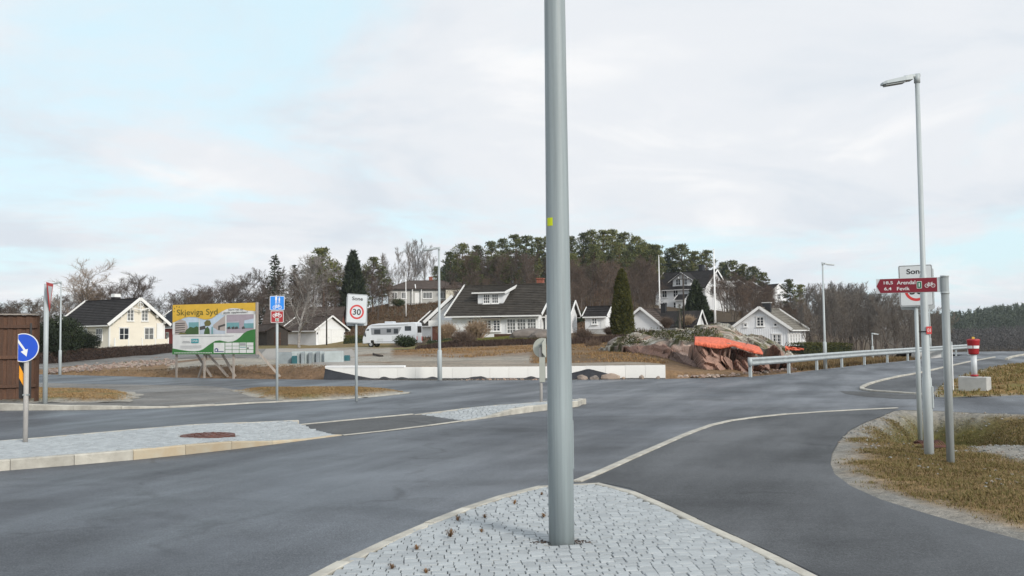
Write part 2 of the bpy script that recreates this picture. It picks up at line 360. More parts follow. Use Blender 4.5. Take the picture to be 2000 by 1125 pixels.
M['pebble'] = mk_palette('pebbles', [(.20, .20, .195), (.31, .31, .30), (.42, .41, .39), (.36, .28, .23)], .9)
M['rubble'] = mk_palette('rubble', [(.30, .20, .165), (.42, .30, .25), (.50, .39, .33), (.25, .21, .19)], .9)
M['far_conifer'] = mk_palette('far_conifers', [(.036, .052, .042), (.055, .075, .056), (.078, .098, .070)], .9)  # lighter and bluer than near needles: distance haze put into the colour
M['far_bare'] = mk_palette('far_bare_wood', [(.085, .082, .084), (.115, .108, .108), (.145, .134, .13)], .9)  # greyed twig colour, with some of the distance haze painted in
M['brush2'] = mk_palette('rust_grass', [(.12, .075, .042), (.18, .115, .062), (.24, .16, .09), (.15, .115, .05)], .9)
M['lawn'] = mk_palette('lawn', [(.075, .095, .022), (.115, .13, .032), (.16, .15, .05)], .9)
M['rail'] = mk('guard_rail_steel', (.34, .37, .38), .55, .15, 3., .1, 40)

# ================================================================== terrain
TC = [-1.3, -.54, -.40, -.30, -.22, -.12, -.05, .05, .12, .20, .27, .33, .40, .54, 1.3]
EDGE_T = [-1.3, -.6, -.5, -.36, -.2, -.07, .05, .16, .25, .32, .41, .49, .54, .7, 1.3]
EDGE_Y = [90, 50, 47, 41.6, 38.3, 37.4, 36.6, 35.9, 37.4, 43.4, 54.2, 68, 82, 110, 130]
TY = [36, 42, 50, 60, 68, 75, 90, 105, 125, 150, 185, 230, 300, 420, 560, 900, 3000]
TZ = {  # height of the land along lines of sight, by distance
 -1.3: [.1, .1, .1, .1, .1, .2, .3, .4, .6, 1, 2, 3, 4, 6, 8, 8, 5],
 -.54: [.1, .1, .1, .1, .15, .2, .3, .4, .7, 1.2, 2, 3, 4, 6, 8, 8, 5],
 -.40: [.2, .25, .15, .12, .2, .25, .4, .6, .7, 1.2, 2, 3, 4, 6, 8, 8, 5],
 -.30: [.45, .48, .5, .5, .5, .5, .5, .6, .7, 1.2, 2.5, 3.5, 5, 7, 8, 8, 5],
 -.22: [.45, .5, .5, .52, .54, .55, .55, .55, .6, 1.6, 3.5, 5, 6, 7, 8, 8, 5],
 -.12: [.46, .54, .68, .80, .78, .74, .64, .55, 1.7, 4.6, 8.0, 9.5, 10, 9, 8, 8, 5],
 -.05: [.46, .54, .70, .92, 1.05, 1.38, 1.55, 2.1, 3.4, 5.4, 8.6, 11, 12, 9, 8, 8, 5],
 .05: [.45, .52, .72, 1.0, 1.15, 1.45, 1.9, 2.6, 4.2, 6.2, 9.5, 13, 14, 9, 6, 8, 5],
 .12: [.45, .55, .85, 1.1, 1.4, 1.6, 1.7, 1.9, 2.9, 4.4, 7.4, 12, 14, 9, 6, 8, 5],
 .20: [.1, .4, 1.2, 1.4, 1.5, 1.5, 1.5, 1.6, 2.4, 4.0, 6.4, 9, 10, 6, 4, 6, 5],
 .27: [0, 0, .3, .3, .1, -.1, -.4, -.5, .2, 1.8, 4.0, 6.0, 6, 2, 3, 6, 5],
 .33: [0, -.1, -.1, -.2, -.3, -.3, -.6, -.9, -1.3, -1.2, 0, 1, 1, 0, 3, 6, 5],
 .40: [0, 0, -.1, -.15, -.5, -.8, -1.4, -1.8, -2.4, -3, -3.5, -4, -4, -4, -4, 3, 5],
 .54: [0, 0, 0, 0, 0, -.05, -.6, -1.6, -3, -4.5, -6, -6, -5, -3, 4, 6, 5],
 1.3: [.3, .3, .3, .3, .3, .3, .2, 0, -1, -2, -4, -5, -4, -1, 7, 8, 5]}
_TZL = [list(TZ[t]) for t in TC]
from bisect import bisect_right
def lin(xs, ys, x):
    if x <= xs[0]: return ys[0]
    if x >= xs[-1]: return ys[-1]
    k = bisect_right(xs, x) - 1; return ys[k] + (ys[k + 1] - ys[k]) * (x - xs[k]) / (xs[k + 1] - xs[k])
def T(x, y):
    yy = y if y > 30.0 else 30.0; t = min(1.29, max(-1.29, x / yy)); k = bisect_right(TC, t) - 1; w = (t - TC[k]) / (TC[k + 1] - TC[k])
    z = lerp(lin(TY, _TZL[k], yy), lin(TY, _TZL[k + 1], yy), w * w * (3 - 2 * w)); e = y - lin(EDGE_T, EDGE_Y, x / yy)
    if e > 3: z += .10 * noise.noise((x * .25, y * .25, 0)) * sstep(3, 12, e)
    if y > 100: z += .6 * noise.noise((x * .05, y * .05, 3)) * sstep(100, 150, y)
    b0, b1 = (.55, 2.3) if x / yy < -.19 else (.38, .75)
    return lerp(-.25, z, sstep(b0, b1, e))
def hit(u, v, y0=30, y1=700):
    r = ray(u, v); y = y0
    while y < y1:
        p = EYE + r * (y / r.y)
        if p.z <= T(p.x, p.y): return Vector((p.x, p.y, T(p.x, p.y)))
        y += .25 if y < 150 else 1
    return EYE + r * (y1 / r.y)
def onT(u, Y):
    p = at(u, 650, Y); return Vector((p.x, p.y, T(p.x, p.y)))
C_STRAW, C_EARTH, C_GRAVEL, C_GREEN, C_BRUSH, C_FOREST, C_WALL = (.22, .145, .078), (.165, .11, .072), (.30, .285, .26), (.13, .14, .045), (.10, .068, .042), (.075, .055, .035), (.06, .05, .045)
def mixc(a, b, w): return tuple(lerp(p, q, w) for p, q in zip(a, b))
def ground_colour(x, y):
    t = x / max(y, 30); e = y - interp(EDGE_T, EDGE_Y, t); n = noise.noise((x * .12, y * .12, 9)) + .5 * noise.noise((x * .5, y * .5, 2))
    if e < 0: return C_GRAVEL
    if y > 300: return C_FOREST
    if -.36 < t < -.125:                                     # gravel yard and approach above the bank
        c = C_EARTH if e < 2.3 else (mixc(C_GRAVEL, C_EARTH, sstep(0, .5, n - .15)) if y < 100 else mixc(C_STRAW, C_GREEN, .4 + .4 * n))
        if y > 128: c = C_BRUSH
    elif t <= -.36:
        c = mixc(C_STRAW, C_EARTH, .4 + .5 * n) if e < 14 else (C_GRAVEL if y < 62 else mixc(C_GREEN, C_BRUSH, .4 + .4 * n))
    elif t < .16:
        if y < (40.2 if t > .02 else 44): c = mixc(C_GRAVEL, C_EARTH, .25 + .3 * n)
        elif t > .02 and y < 52: c = mixc(C_BRUSH, C_STRAW, .45 + .5 * n)
        elif y < 52: c = mixc(C_GRAVEL, C_EARTH, sstep(44, 50, y + 2 * n) * .7)
        elif y < 62: c = mixc(C_STRAW, C_EARTH, .35 + .5 * n)
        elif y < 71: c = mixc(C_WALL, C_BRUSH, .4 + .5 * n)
        elif y < 92 and t < .045: c = mixc(C_GREEN, C_STRAW, .35 + .5 * n)
        else: c = mixc(C_BRUSH, C_STRAW, .2 + .4 * n)
        if t > .02 and 50 < y < 80: c = mixc(C_BRUSH, C_STRAW, .35 + .5 * n)
        if y > 95: c = mixc(C_BRUSH, C_FOREST, sstep(110, 170, y))
    else:
        c = mixc(C_STRAW, C_EARTH, .35 + .5 * n) if y < 75 else mixc(C_BRUSH, C_FOREST, sstep(90, 150, y))
    return c
def colour_attr(me, fn):
    a = me.color_attributes.new('Col', 'FLOAT_COLOR', 'POINT')
    d = np.ones((len(me.vertices), 4), np.float32)
    for i, v in enumerate(me.vertices): d[i, :3] = fn(v.co.x, v.co.y)
    a.data.foreach_set('color', d.ravel())
def build_terrain():
    ys = [-60, -20, 0, 10, 20, 28]; y = 30.0
    while y < 3200:
        ys.append(y); y += max(.4, (y - 20) * .011) if y < 60 else (y * .014 if y < 320 else y * .08)
    ts = list(np.linspace(-1.3, -.62, 16)) + list(np.linspace(-.6, .6, 190)) + list(np.linspace(.62, 1.3, 16))
    V = []; n = len(ts)
    for y in ys:
        for t in ts:
            x = t * max(y, 30); z = T(x, y) if y >= 30 else -.25
            V.append((x, y, z - (.9 if y < 28 else 0)))
    Fc = [(i * n + k, i * n + k + 1, (i + 1) * n + k + 1, (i + 1) * n + k) for i in range(len(ys) - 1) for k in range(n - 1)]
    me = np_mesh('ground', V, Fc, M['ground'], True); colour_attr(me, ground_colour)
    setp(link('ground', me), kind='structure', label='brown earth and dry grass land rising to the wooded hill')
build_terrain()

# ------------------------------------------------------------------ flat sheets of the junction
def inside(p, poly):
    x, y = p[0], p[1]; c = False; j = len(poly) - 1
    for i in range(len(poly)):
        xi, yi, xj, yj = poly[i][0], poly[i][1], poly[j][0], poly[j][1]
        if (yi > y) != (yj > y) and x < (xj - xi) * (y - yi) / (yj - yi) + xi: c = not c
        j = i
    return c
def edge_dist(p, poly, closed=True):
    best = 1e9; n = len(poly)
    for i in range(n if closed else n - 1):
        a, b = poly[i], poly[(i + 1) % n]; dx, dy = b[0] - a[0], b[1] - a[1]; q = dx * dx + dy * dy
        w = 0 if q == 0 else max(0, min(1, ((p[0] - a[0]) * dx + (p[1] - a[1]) * dy) / q))
        best = min(best, math.hypot(p[0] - a[0] - w * dx, p[1] - a[1] - w * dy))
    return best
def refine(poly, step):
    R = []
    for i in range(len(poly)):
        a, b = Vector(poly[i][:2]), Vector(poly[(i + 1) % len(poly)][:2]); k = max(1, int((b - a).length / step))
        R += [tuple(a.lerp(b, j / k)) for j in range(k)]
    return R
def patch(name, poly, step, zf, mat, fn=None, smooth=True, jit=0.0, ej=0.0):
    poly = refine([(p[0], p[1]) for p in poly], step)
    if ej: poly = [(p[0] + ej * noise.noise((p[0] * 1.7, p[1] * 1.7, 1)), p[1] + ej * noise.noise((p[0] * 1.7, p[1] * 1.7, 9))) for p in poly]
    xs = [p[0] for p in poly]; ys = [p[1] for p in poly]
    pts = [Vector(p) for p in poly]; rnd = random.Random(3)
    x = min(xs)
    while x < max(xs):
        y = min(ys)
        while y < max(ys):
            q = (x + rnd.uniform(-jit, jit) * step, y + rnd.uniform(-jit, jit) * step)
            if inside(q, poly) and edge_dist(q, poly) > step * .45: pts.append(Vector(q))
            y += step
        x += step
    vo, eo, fo, *_ = delaunay_2d_cdt(pts, [], [list(range(len(poly)))], 1, 1e-4)
    fo = [f for f in fo if inside(sum((vo[k] for k in f), Vector((0, 0))) / len(f), poly)]
    me = np_mesh(name, [(p.x, p.y, zf(p.x, p.y)) for p in vo], [f if Vector.cross(vo[f[1]] - vo[f[0]], vo[f[2]] - vo[f[0]]) > 0 else f[::-1] for f in fo], mat, smooth)
    if fn: colour_attr(me, fn)
    return link(name, me), poly
def G(*uv, z=0.0): return [gp(u, v, z) for u, v in uv]
CREST = 74
def road_z(x, y):
    return 0.0 if y < CREST else -.0022 * (y - CREST) ** 2 * (1 if y < 110 else 1) if y < 100 else -.0022 * 26 ** 2 - .114 * (y - 100)
VERGE_A = G((2000, 809), (1900, 806), (1830, 802.5), (1762, 800.5), (1745, 803), (1718, 815), (1690, 825), (1662, 839), (1640, 860), (1625, 885), (1622, 906), (1630, 926), (1662, 950), (1720, 976), (1800, 1001), (1900, 1030), (2000, 1057), (2200, 1112))
VERGE_B = G((2000, 708.5), (1960, 713), (1920, 722), (1888, 732), (1866, 741), (1846, 750), (1830, 761), (1823, 768), (1828, 775), (1860, 776.5), (1900, 776), (1950, 774), (2000, 771.5))
VA_R, VB_R = [(30, 18.5), (30, 3), (6.2, 3)], [(36, 25), (45, 44)]
def build_road():
    far = G((80, 731), (200, 734), (340, 737.5), (480, 740), (640, 741.5), (860, 743), (1000, 742.5), (1160, 741.5), (1300, 740), (1400, 737.5), (1465, 735.5), (1540, 729), (1600, 722), (1680, 713), (1760, 705.5), (1830, 699), (1872, 694.6), (1884, 693))
    P = [Vector((-60, 53, 0))] + far + [Vector((32.0, 74, 0)), Vector((33.5, 82, 0)), Vector((37, 92, 0)), Vector((46, 130, 0)), Vector((80, 130, 0)), Vector((70, 90, 0)), Vector((52, 50, 0))]
    vb = VERGE_B; va = VERGE_A
    P += vb + [Vector((22, 26.5, 0)), Vector((30, 26.2, 0)), Vector((30, 20.2, 0)), Vector((20, 19.9, 0))] + va + [Vector((4.2, 2, 0)), Vector((4, -6, 0)), Vector((-30, -6, 0)), Vector((-60, 10, 0))]
    o, _ = patch('road', P, 3.0, road_z, M['asphalt'], jit=.2); setp(o, kind='structure', label='grey worn asphalt of the road junction')
build_road()
def flat(name, uv, z, mat, label, step=2.0, extra=None):
    P = G(*uv) if extra is None else extra
    o, _ = patch(name, P, step, lambda x, y: road_z(x, y) + z, mat); return setp(o, kind='structure', label=label)
PATH_LINE = [(1135, 942), (1180, 924), (1230, 901), (1290, 874), (1340, 852), (1385, 834), (1412, 826.5), (1440, 821), (1500, 813.5), (1560, 808), (1650, 802.5), (1755, 797.5)]
flat('footpath', [(1140, 945), *PATH_LINE[1:], (1745, 803), (1718, 815), (1690, 825), (1662, 839), (1640, 860), (1625, 885), (1622, 906), (1630, 926), (1662, 950), (1720, 976), (1800, 1001), (1900, 1030), (2000, 1057), (2200, 1112), (2300, 1200), (1650, 1220), (1605, 1127), (1500, 1076), (1400, 1031), (1300, 984), (1230, 954), (1180, 944)], .004, M['asphalt_path'], 'darker asphalt footpath beside the cobbled island', 1.5)
LOOP_LINE = [(1990, 690.5), (1940, 698), (1890, 707), (1840, 718), (1800, 727.5), (1750, 736.5), (1720, 743), (1695, 750), (1680, 756.5), (1677, 760), (1684, 763.5), (1710, 766), (1760, 769), (1815, 772.5)]
flat('footpath', LOOP_LINE[1:] + [(1823, 768), (1830, 761), (1846, 750), (1866, 741), (1888, 732), (1920, 722), (1960, 713), (1990, 709)], .004, M['asphalt_path'], 'dark asphalt path behind the looping pale kerb', 2.)
flat('road_patch', [(1640, 764), (1680, 765), (1760, 771), (1826, 774), (1826, 779), (1760, 779.5), (1690, 775), (1650, 769)], .004, M['asphalt_patch'], 'dark asphalt repair strip below the looping kerb', 1.)
flat('crossing', [(577, 831.5), (700, 820), (818, 809.5), (906, 823.5), (800, 838), (672, 851.5)], .004, M['asphalt_patch'], 'dark asphalt crossing strip between the two cobbled islands', 1.)
SIDEWALK = [(-120, 745), (80, 748), (200, 750.5), (340, 752.5), (420, 755), (470, 763), (520, 773), (560, 782), (520, 786), (420, 792), (330, 796), (280, 797), (-120, 797)]
flat('sidewalk', SIDEWALK, .006, M['asphalt_old'], 'pale worn asphalt footway behind the left kerb', 1.5)

# ------------------------------------------------------------------ grass verges, pebbles
DITCH = [tuple(q) for q in (gp(1846, 882, -.3), gp(1836, 840, -.5), gp(1860, 812, -.5))]
GRAV = gp(2020, 880)
def verge_a_z(x, y):
    d = edge_dist((x, y), DITCH, False); b = edge_dist((x, y), PA)
    return .015 + .05 * noise.noise((x * 1.3, y * 1.3, 0)) * sstep(0, .6, b) - 1.05 * math.exp(-(d / .95) ** 2) * sstep(0, 1.1, b) - .02 * sstep(.2, 0, b)
def verge_a_col(x, y):
    b = edge_dist((x, y), PA); n = noise.noise((x * 1.1, y * 1.1, 5)) + .5 * noise.noise((x * 3.3, y * 3.3, 1)); d = edge_dist((x, y), DITCH, False)
    c = mixc((.21, .145, .075), (.10, .105, .036), sstep(1.9, .3, d + n * .6) * .85)
    c = mixc(c, (.25, .245, .235), sstep(.48, .15, b + .25 * n))
    g = GRAV; q = math.hypot((x - g.x) / 1.05, (y - g.y) / 2.4)
    return mixc(c, (.25, .245, .235), sstep(1.1, .6, q + .35 * n))
PA = [tuple(p[:2]) for p in VERGE_A] + [(30, 3), (30, 20.2)]
PA = [tuple(p[:2]) for p in VERGE_A[:-1]] + [tuple(VERGE_A[-1][:2]), (12, 3), (30, 3), (30, 20.2), (20, 19.9)]
o, _ = patch('grass_verge', PA, .22, verge_a_z, M['verge'], verge_a_col, jit=.3); setp(o, kind='structure', label='dry grass verge with a shallow ditch and gravel rim')
PB = [tuple(p[:2]) for p in VERGE_B] + [(22, 26.5), (30, 26.2), (52, 50)]
def verge_b_z(x, y): return road_z(x, y) + .01 + .35 * sstep(.2, 3.5, edge_dist((x, y), PB)) + .04 * noise.noise((x, y, 0))
def verge_b_col(x, y):
    n = noise.noise((x * .8, y * .8, 5)) + .5 * noise.noise((x * 2.6, y * 2.6, 1)); b = edge_dist((x, y), PB)
    return mixc(mixc((.24, .15, .06), (.15, .14, .045), sstep(-.3, .5, n)), (.3, .29, .27), sstep(.4, .1, b + .2 * n) * .8)
o, _ = patch('grass_verge', PB, .45, verge_b_z, M['verge'], verge_b_col, jit=.3); setp(o, kind='structure', label='grassy mound behind the concrete block')
PC = [tuple(p[:2]) for p in G((-120, 760), (80, 760), (180, 762), (250, 765), (275, 770), (270, 778), (258, 786), (80, 787), (-120, 787))]
def verge_c_z(x, y): return .010 + .10 * sstep(0, .8, edge_dist((x, y), PC)) + .03 * noise.noise((x, y, 0))
straw_col = lambda P, w: (lambda x, y: mixc(mixc((.225, .155, .082), (.15, .13, .05), sstep(-.1, .45, noise.noise((x * .9, y * .9, 5)))), (.33, .32, .3), sstep(w, w * .3, edge_dist((x, y), P) + .2 * noise.noise((x * 2, y * 2, 0)))))
o, _ = patch('grass_verge', PC, .3, verge_c_z, M['verge'], straw_col(PC, .6), jit=.3, ej=.35); setp(o, kind='structure', label='strip of straw coloured grass by the brown fence')
PD = [tuple(p[:2]) for p in G((452, 763), (520, 760.5), (620, 760), (720, 760.5), (790, 764), (800, 767), (770, 771), (700, 777), (620, 782), (545, 783), (500, 778))]
def verge_d_z(x, y): return .010 + .12 * sstep(0, .9, edge_dist((x, y), PD)) + .03 * noise.noise((x, y, 0))
o, _ = patch('grass_verge', PD, .3, verge_d_z, M['verge'], straw_col(PD, .6), jit=.3, ej=.35); setp(o, kind='structure', label='grassy island carrying the path sign and the zone sign')

def blades(name, poly, n, zf, hgt, mat, label, keep=None, seed=1, k=4, wid=.012, lean=.6, box=None):
    rnd = np.random.default_rng(seed); xs = [p[0] for p in poly]; ys = [p[1] for p in poly]; V = []; Fc = []; c = 0
    lo, hi = box or ((min(xs), min(ys)), (max(xs), max(ys))); tries = 0
    while c < n and tries < n * 12:
        tries += 1; x, y = rnd.uniform(lo[0], hi[0]), rnd.uniform(lo[1], hi[1])
        if (keep and rnd.random() > keep(x, y)) or not inside((x, y), poly): continue
        c += 1; z = zf(x, y) - .01
        for j in range(k):
            a = rnd.uniform(0, 2 * PI); h = hgt * rnd.uniform(.4, 1.3); q = rnd.uniform(.1, lean) * h * 1.6; dx, dy = math.cos(a), math.sin(a); px, py = x + rnd.normal(0, .035), y + rnd.normal(0, .035)
            b = len(V); V += [(px - dy * wid, py + dx * wid, z), (px + dy * wid, py - dx * wid, z), (px + dx * q, py + dy * q, z + h)]; Fc.append((b, b + 1, b + 2))
    return setp(link(name, np_mesh(name, V, Fc, mat)), label, 'grass', kind='stuff')
def keep_a(x, y):
    if x > 13 or y < 5.5 or x / y > .58: return 0
    b = edge_dist((x, y), PA); n = noise.noise((x * 1.1, y * 1.1, 5)) + .5 * noise.noise((x * 3.3, y * 3.3, 1)); g = GRAV
    return sstep(.2, .75, b + .35 * n) * sstep(.55, 1.1, math.hypot((x - g.x) / 1.05, (y - g.y) / 2.4) + .3 * n) * (.6 + .4 * sstep(-.3, .3, n))
blades('dry_grass', PA, 34000, verge_a_z, .032, M['straw_green'], 'short dry grass on the verge around the red cycle sign', keep_a, 1, 4, .006, 1.0, ((3.3, 6.5), (12.5, 20)))
blades('dry_grass', PB, 5000, verge_b_z, .09, M['straw_green'], 'green and straw grass on the mound behind the concrete block', lambda x, y: 1 if x < 30 else 0, 2, 5, .02)
blades('dry_grass', PC, 5000, verge_c_z, .03, M['straw'], 'straw coloured grass in front of the brown board fence', lambda x, y: sstep(.1, .7, edge_dist((x, y), PC) + .4 * noise.noise((x * 1.5, y * 1.5, 3))) * (.35 + .65 * sstep(-.2, .3, noise.noise((x * .9, y * .9, 7)))), 3, 5, .010, 1.0)
blades('dry_grass', PD, 6000, verge_d_z, .03, M['straw'], 'straw coloured grass around the zone thirty sign post', lambda x, y: sstep(.1, .7, edge_dist((x, y), PD) + .4 * noise.noise((x * 1.5, y * 1.5, 3))) * (.35 + .65 * sstep(-.2, .3, noise.noise((x * .9, y * .9, 7)))), 4, 5, .010, 1.0)
def pebbles(name, n, sample, zf, r0, r1, mat, label, cat='gravel', seed=1, flat_=.7):
    rnd = np.random.default_rng(seed); V = []; Fc = []; base = np.array([(1, 0, 0), (-.5, .87, 0), (-.5, -.87, 0), (.5, .5, .8), (-.6, .2, .75), (.2, -.6, .85), (0, 0, -.5)])
    tri = [(3, 4, 5), (0, 3, 5), (1, 4, 3), (2, 5, 4), (0, 1, 3), (1, 2, 4), (2, 0, 5)]
    for i in range(n):
        s = sample(rnd)
        if s is None: continue
        x, y = s; r = rnd.uniform(r0, r1) * rnd.uniform(.6, 1.2); a = rnd.uniform(0, 2 * PI); ca, sa = math.cos(a), math.sin(a); q = base * (1 + rnd.normal(0, .18, base.shape)) * r * np.array([1.2, .85, flat_])
        b = len(V); z = zf(x, y); V += [(x + p[0] * ca - p[1] * sa, y + p[0] * sa + p[1] * ca, z + p[2] + r * .1) for p in q]; Fc += [(b + i_, b + j, b + k) for i_, j, k in tri]
    return setp(link(name, np_mesh(name, V, Fc, mat)), label, cat, kind='stuff')
def samp_a(rnd):
    for _ in range(30):
        x, y = rnd.uniform(5, 13), rnd.uniform(5.5, 20)
        if inside((x, y), PA) and rnd.random() > keep_a(x, y) + .1: return x, y
pebbles('gravel', 7000, samp_a, verge_a_z, .010, .028, M['pebble'], 'grey gravel along the rim of the verge', seed=3)

# ------------------------------------------------------------------ kerbs and cobbled islands
def resample(P, step):
    P = [Vector((p[0], p[1])) for p in P]; R = [P[0]]; acc = 0; seg = []
    L = [0]
    for a, b in zip(P, P[1:]): L.append(L[-1] + (b - a).length)
    n = max(1, round(L[-1] / step)); out = []
    for i in range(n + 1):
        s = L[-1] * i / n; k = max(0, min(len(P) - 2, int(np.searchsorted(L, s)) - 1)); w = (s - L[k]) / max(1e-6, L[k + 1] - L[k]); out.append(P[k].lerp(P[k + 1], w))
    return out
def kerb(parent, line, w, zf, mat, step=.95, side=1, gap=.006, cham=.015, seed=1):
    """kerb stones one by one along a line; side=+1 puts the stone's width left of the line"""
    R = resample(line, step); rnd = random.Random(seed); n = len(R)
    nor = []
    for i in range(n):
        d = (R[min(i + 1, n - 1)] - R[max(i - 1, 0)]).normalized(); nor.append(Vector((-d.y, d.x)) * side)
    for i in range(n - 1):
        a, b = R[i], R[i + 1]; d = (b - a).normalized() * gap / 2; jz = rnd.uniform(-.004, .004)
        mb = MB(); V = []
        for p, nn in ((a + d, nor[i]), (b - d, nor[i + 1])):
            zt = zf(p.x, p.y) + jz; q = min(cham, max(.003, zt * .3)); 
            for s, z in ((0, -.06), (0, zt - q), (q, zt), (w - q * .5, zt), (w, zt - q * .5), (w, -.06)): V.append((p.x + nn.x * s, p.y + nn.y * s, z))
        c = Vector(V[0]) * .25 + Vector(V[6]) * .25 + Vector(V[5]) * .25 + Vector(V[11]) * .25; c.z = 0
        V = [Vector(q) - c for q in V]
        mb.add(V, [(k, (k + 1) % 6, 6 + (k + 1) % 6, 6 + k) for k in range(6)] + [tuple(range(6))[::-1], tuple(range(6, 12))], mat(i) if callable(mat) else mat)
        mb.build('kerb_stone', None, parent, c)
def struct(name, label): 
    o = thing(name, None, None); return setp(o, label, kind='structure')
COB = []
def cobble_meshes():
    rnd = random.Random(5)
    for i in range(8):
        mb = MB(); V = []; 
        for ins, z in ((0, -.05), (0, -.007), (.005, 0)):
            V += [((-.5 if sx < 0 else .5), (-.5 if sy < 0 else .5), z, ins, sx, sy) for sx, sy in ((-1, -1), (1, -1), (1, 1), (-1, 1))]
        P = [(x - sx * ins * 8 * .9 + (rnd.uniform(-.03, .03) if z > -.05 else 0), y - sy * ins * 9 + (rnd.uniform(-.04, .04) if z > -.05 else 0), z + (rnd.uniform(-.002, .002) if ins else 0)) for x, y, z, ins, sx, sy in V]
        mb.add(P, [(8, 9, 10, 11)] + [(r + k, r + (k + 1) % 4, r + 4 + (k + 1) % 4, r + 4 + k) for r in (0, 4) for k in range(4)], M['cobble'])
        COB.append(mb.mesh('cobble'))
cobble_meshes()
def cobbles(parent, poly, zf, angle, nsingle, row=.105, skip=None, inset=.06, seed=1, lim=None):
    rnd = random.Random(seed); ca, sa = math.cos(angle), math.sin(angle); loc = [(p[0] * ca + p[1] * sa, -p[0] * sa + p[1] * ca) for p in poly]
    S = []; y = min(p[1] for p in loc); r = 0
    while y < max(p[1] for p in loc):
        x = min(p[0] for p in loc) - rnd.uniform(0, .15); ph = rnd.uniform(0, 6)
        while x < max(p[0] for p in loc):
            w = rnd.uniform(.075, .12); cx, cy = x + w / 2, y + .018 * math.sin(x * 1.7 + ph * .0) + rnd.uniform(-.004, .004)
            wx, wy = cx * ca - cy * sa, cx * sa + cy * ca
            if inside((wx, wy), poly) and edge_dist((wx, wy), poly) > inset and not (skip and skip(wx, wy)) and not (lim and not lim(wx, wy)): S.append((wx, wy, w))
            x += w
        y += row; r += 1
    S.sort(key=lambda s: math.hypot(s[0], s[1]) + (50 if lim is None and s[1] < 6.45 else 0))
    for wx, wy, w in S[:nsingle]:
        o = link('cobble', rnd.choice(COB), parent, (wx, wy, zf(wx, wy) + rnd.uniform(-.003, .004)), (rnd.uniform(-.018, .018), rnd.uniform(-.018, .018), angle + rnd.uniform(-.03, .03)))
        o.scale = (w - rnd.uniform(.003, .008), row - rnd.uniform(.003, .007), 1)
    if S[nsingle:]:
        V = []; Fc = []
        for wx, wy, w in S[nsingle:]:
            a = angle + rnd.uniform(-.03, .03); c, s = math.cos(a), math.sin(a); z = zf(wx, wy) + rnd.uniform(-.003, .004); b = len(V); m = rnd.choice(COB); W, R = w - rnd.uniform(.003, .008), row - rnd.uniform(.003, .007)
            V += [(wx + q.co.x * W * c - q.co.y * R * s, wy + q.co.x * W * s + q.co.y * R * c, z + q.co.z) for q in m.vertices]; Fc += [[b + k for k in f.vertices] for f in m.polygons]
        setp(link('cobble_paving', np_mesh('cobble_paving', V, Fc, M['cobble_far']), parent), kind='stuff')
def bed(parent, poly, zf, drop=.016, ins=.055):
    n = len(poly); sg = 1 if sum(poly[i][0] * poly[(i + 1) % n][1] - poly[(i + 1) % n][0] * poly[i][1] for i in range(n)) > 0 else -1; Q = []
    for i in range(n):
        a, b, c = Vector(poly[i - 1][:2]), Vector(poly[i][:2]), Vector(poly[(i + 1) % n][:2]); d = ((b - a).normalized() + (c - b).normalized()); d = d.normalized() if d.length > .2 else (c - b).normalized()
        Q.append((b.x - d.y * ins * sg, b.y + d.x * ins * sg))
    poly = Q
    o, _ = patch('bedding', poly, .5, lambda x, y: zf(x, y) - drop - .05 * sstep(.05, .0, edge_dist((x, y), poly)), M['joint']); o.parent = parent
POLE = gp(1097, 1060, .09)
# the near island
NI = G(z=.07, *((430, 1215), (600, 1126), (690, 1079), (800, 1031), (900, 992), (1000, 959), (1065, 946), (1130, 941.5), (1180, 943), (1228, 954), (1300, 984), (1400, 1030), (1500, 1075), (1600, 1125), (1760, 1205)))
NIp = [(p.x, p.y) for p in NI]
ni = struct('near_island', 'cobbled island with a pale kerb around the thick grey lamp pole')
nz = lambda x, y: .065 + .03 * sstep(0, .8, edge_dist((x, y), NIp))
kerb(ni, NI, .11, lambda x, y: .074, M['granite_kerb'], .75, -1, seed=2)
bed(ni, NIp, nz)
cobbles(ni, NIp, nz, rad(4), 300, .082, lambda x, y: math.hypot(x - POLE.x, y - POLE.y) < .14, .105, 3)
# the long island on the left
LIf = G((-260, 941), (0, 920), (105, 912), (200, 903.5), (300, 895), (400, 884), (500, 872.5), (600, 859.5), (668, 850.5))
LIb = [gp(u, v, .13) for u, v in ((-260, 884), (0, 862), (200, 845), (300, 836), (400, 828), (470, 825))] + G((580, 831))
tipL = Vector((LIf[-1].x, LIf[-1].y)); 
lz = lambda x, y: .012 + .13 * sstep(0, 3.0, (Vector((x, y)) - tipL).length) * sstep(-.25, 1.2, (LIb[-1].x - x) + .9 + .5 * (y - LIb[-1].y) * 0)
LIp = [(p.x, p.y) for p in LIf + LIb[::-1]]
li = struct('left_island', 'long cobbled traffic island with rust stained granite kerb')
rust_line = lambda i: M['granite_kerb_rust'] if 4 <= i <= 9 else M['granite_kerb']
kerb(li, LIf, .12, lz, rust_line, .8, 1, seed=4); kerb(li, LIb, .10, lz, M['granite_kerb'], 1.0, -1, seed=5)
bed(li, LIp, lz)
MH = gp(406, 848, .14)
cobbles(li, LIp, lz, rad(-14), 0, .105, lambda x, y: math.hypot(x - MH.x, y - MH.y) < .49, .12, 6, lim=lambda x, y: x > -9.5)
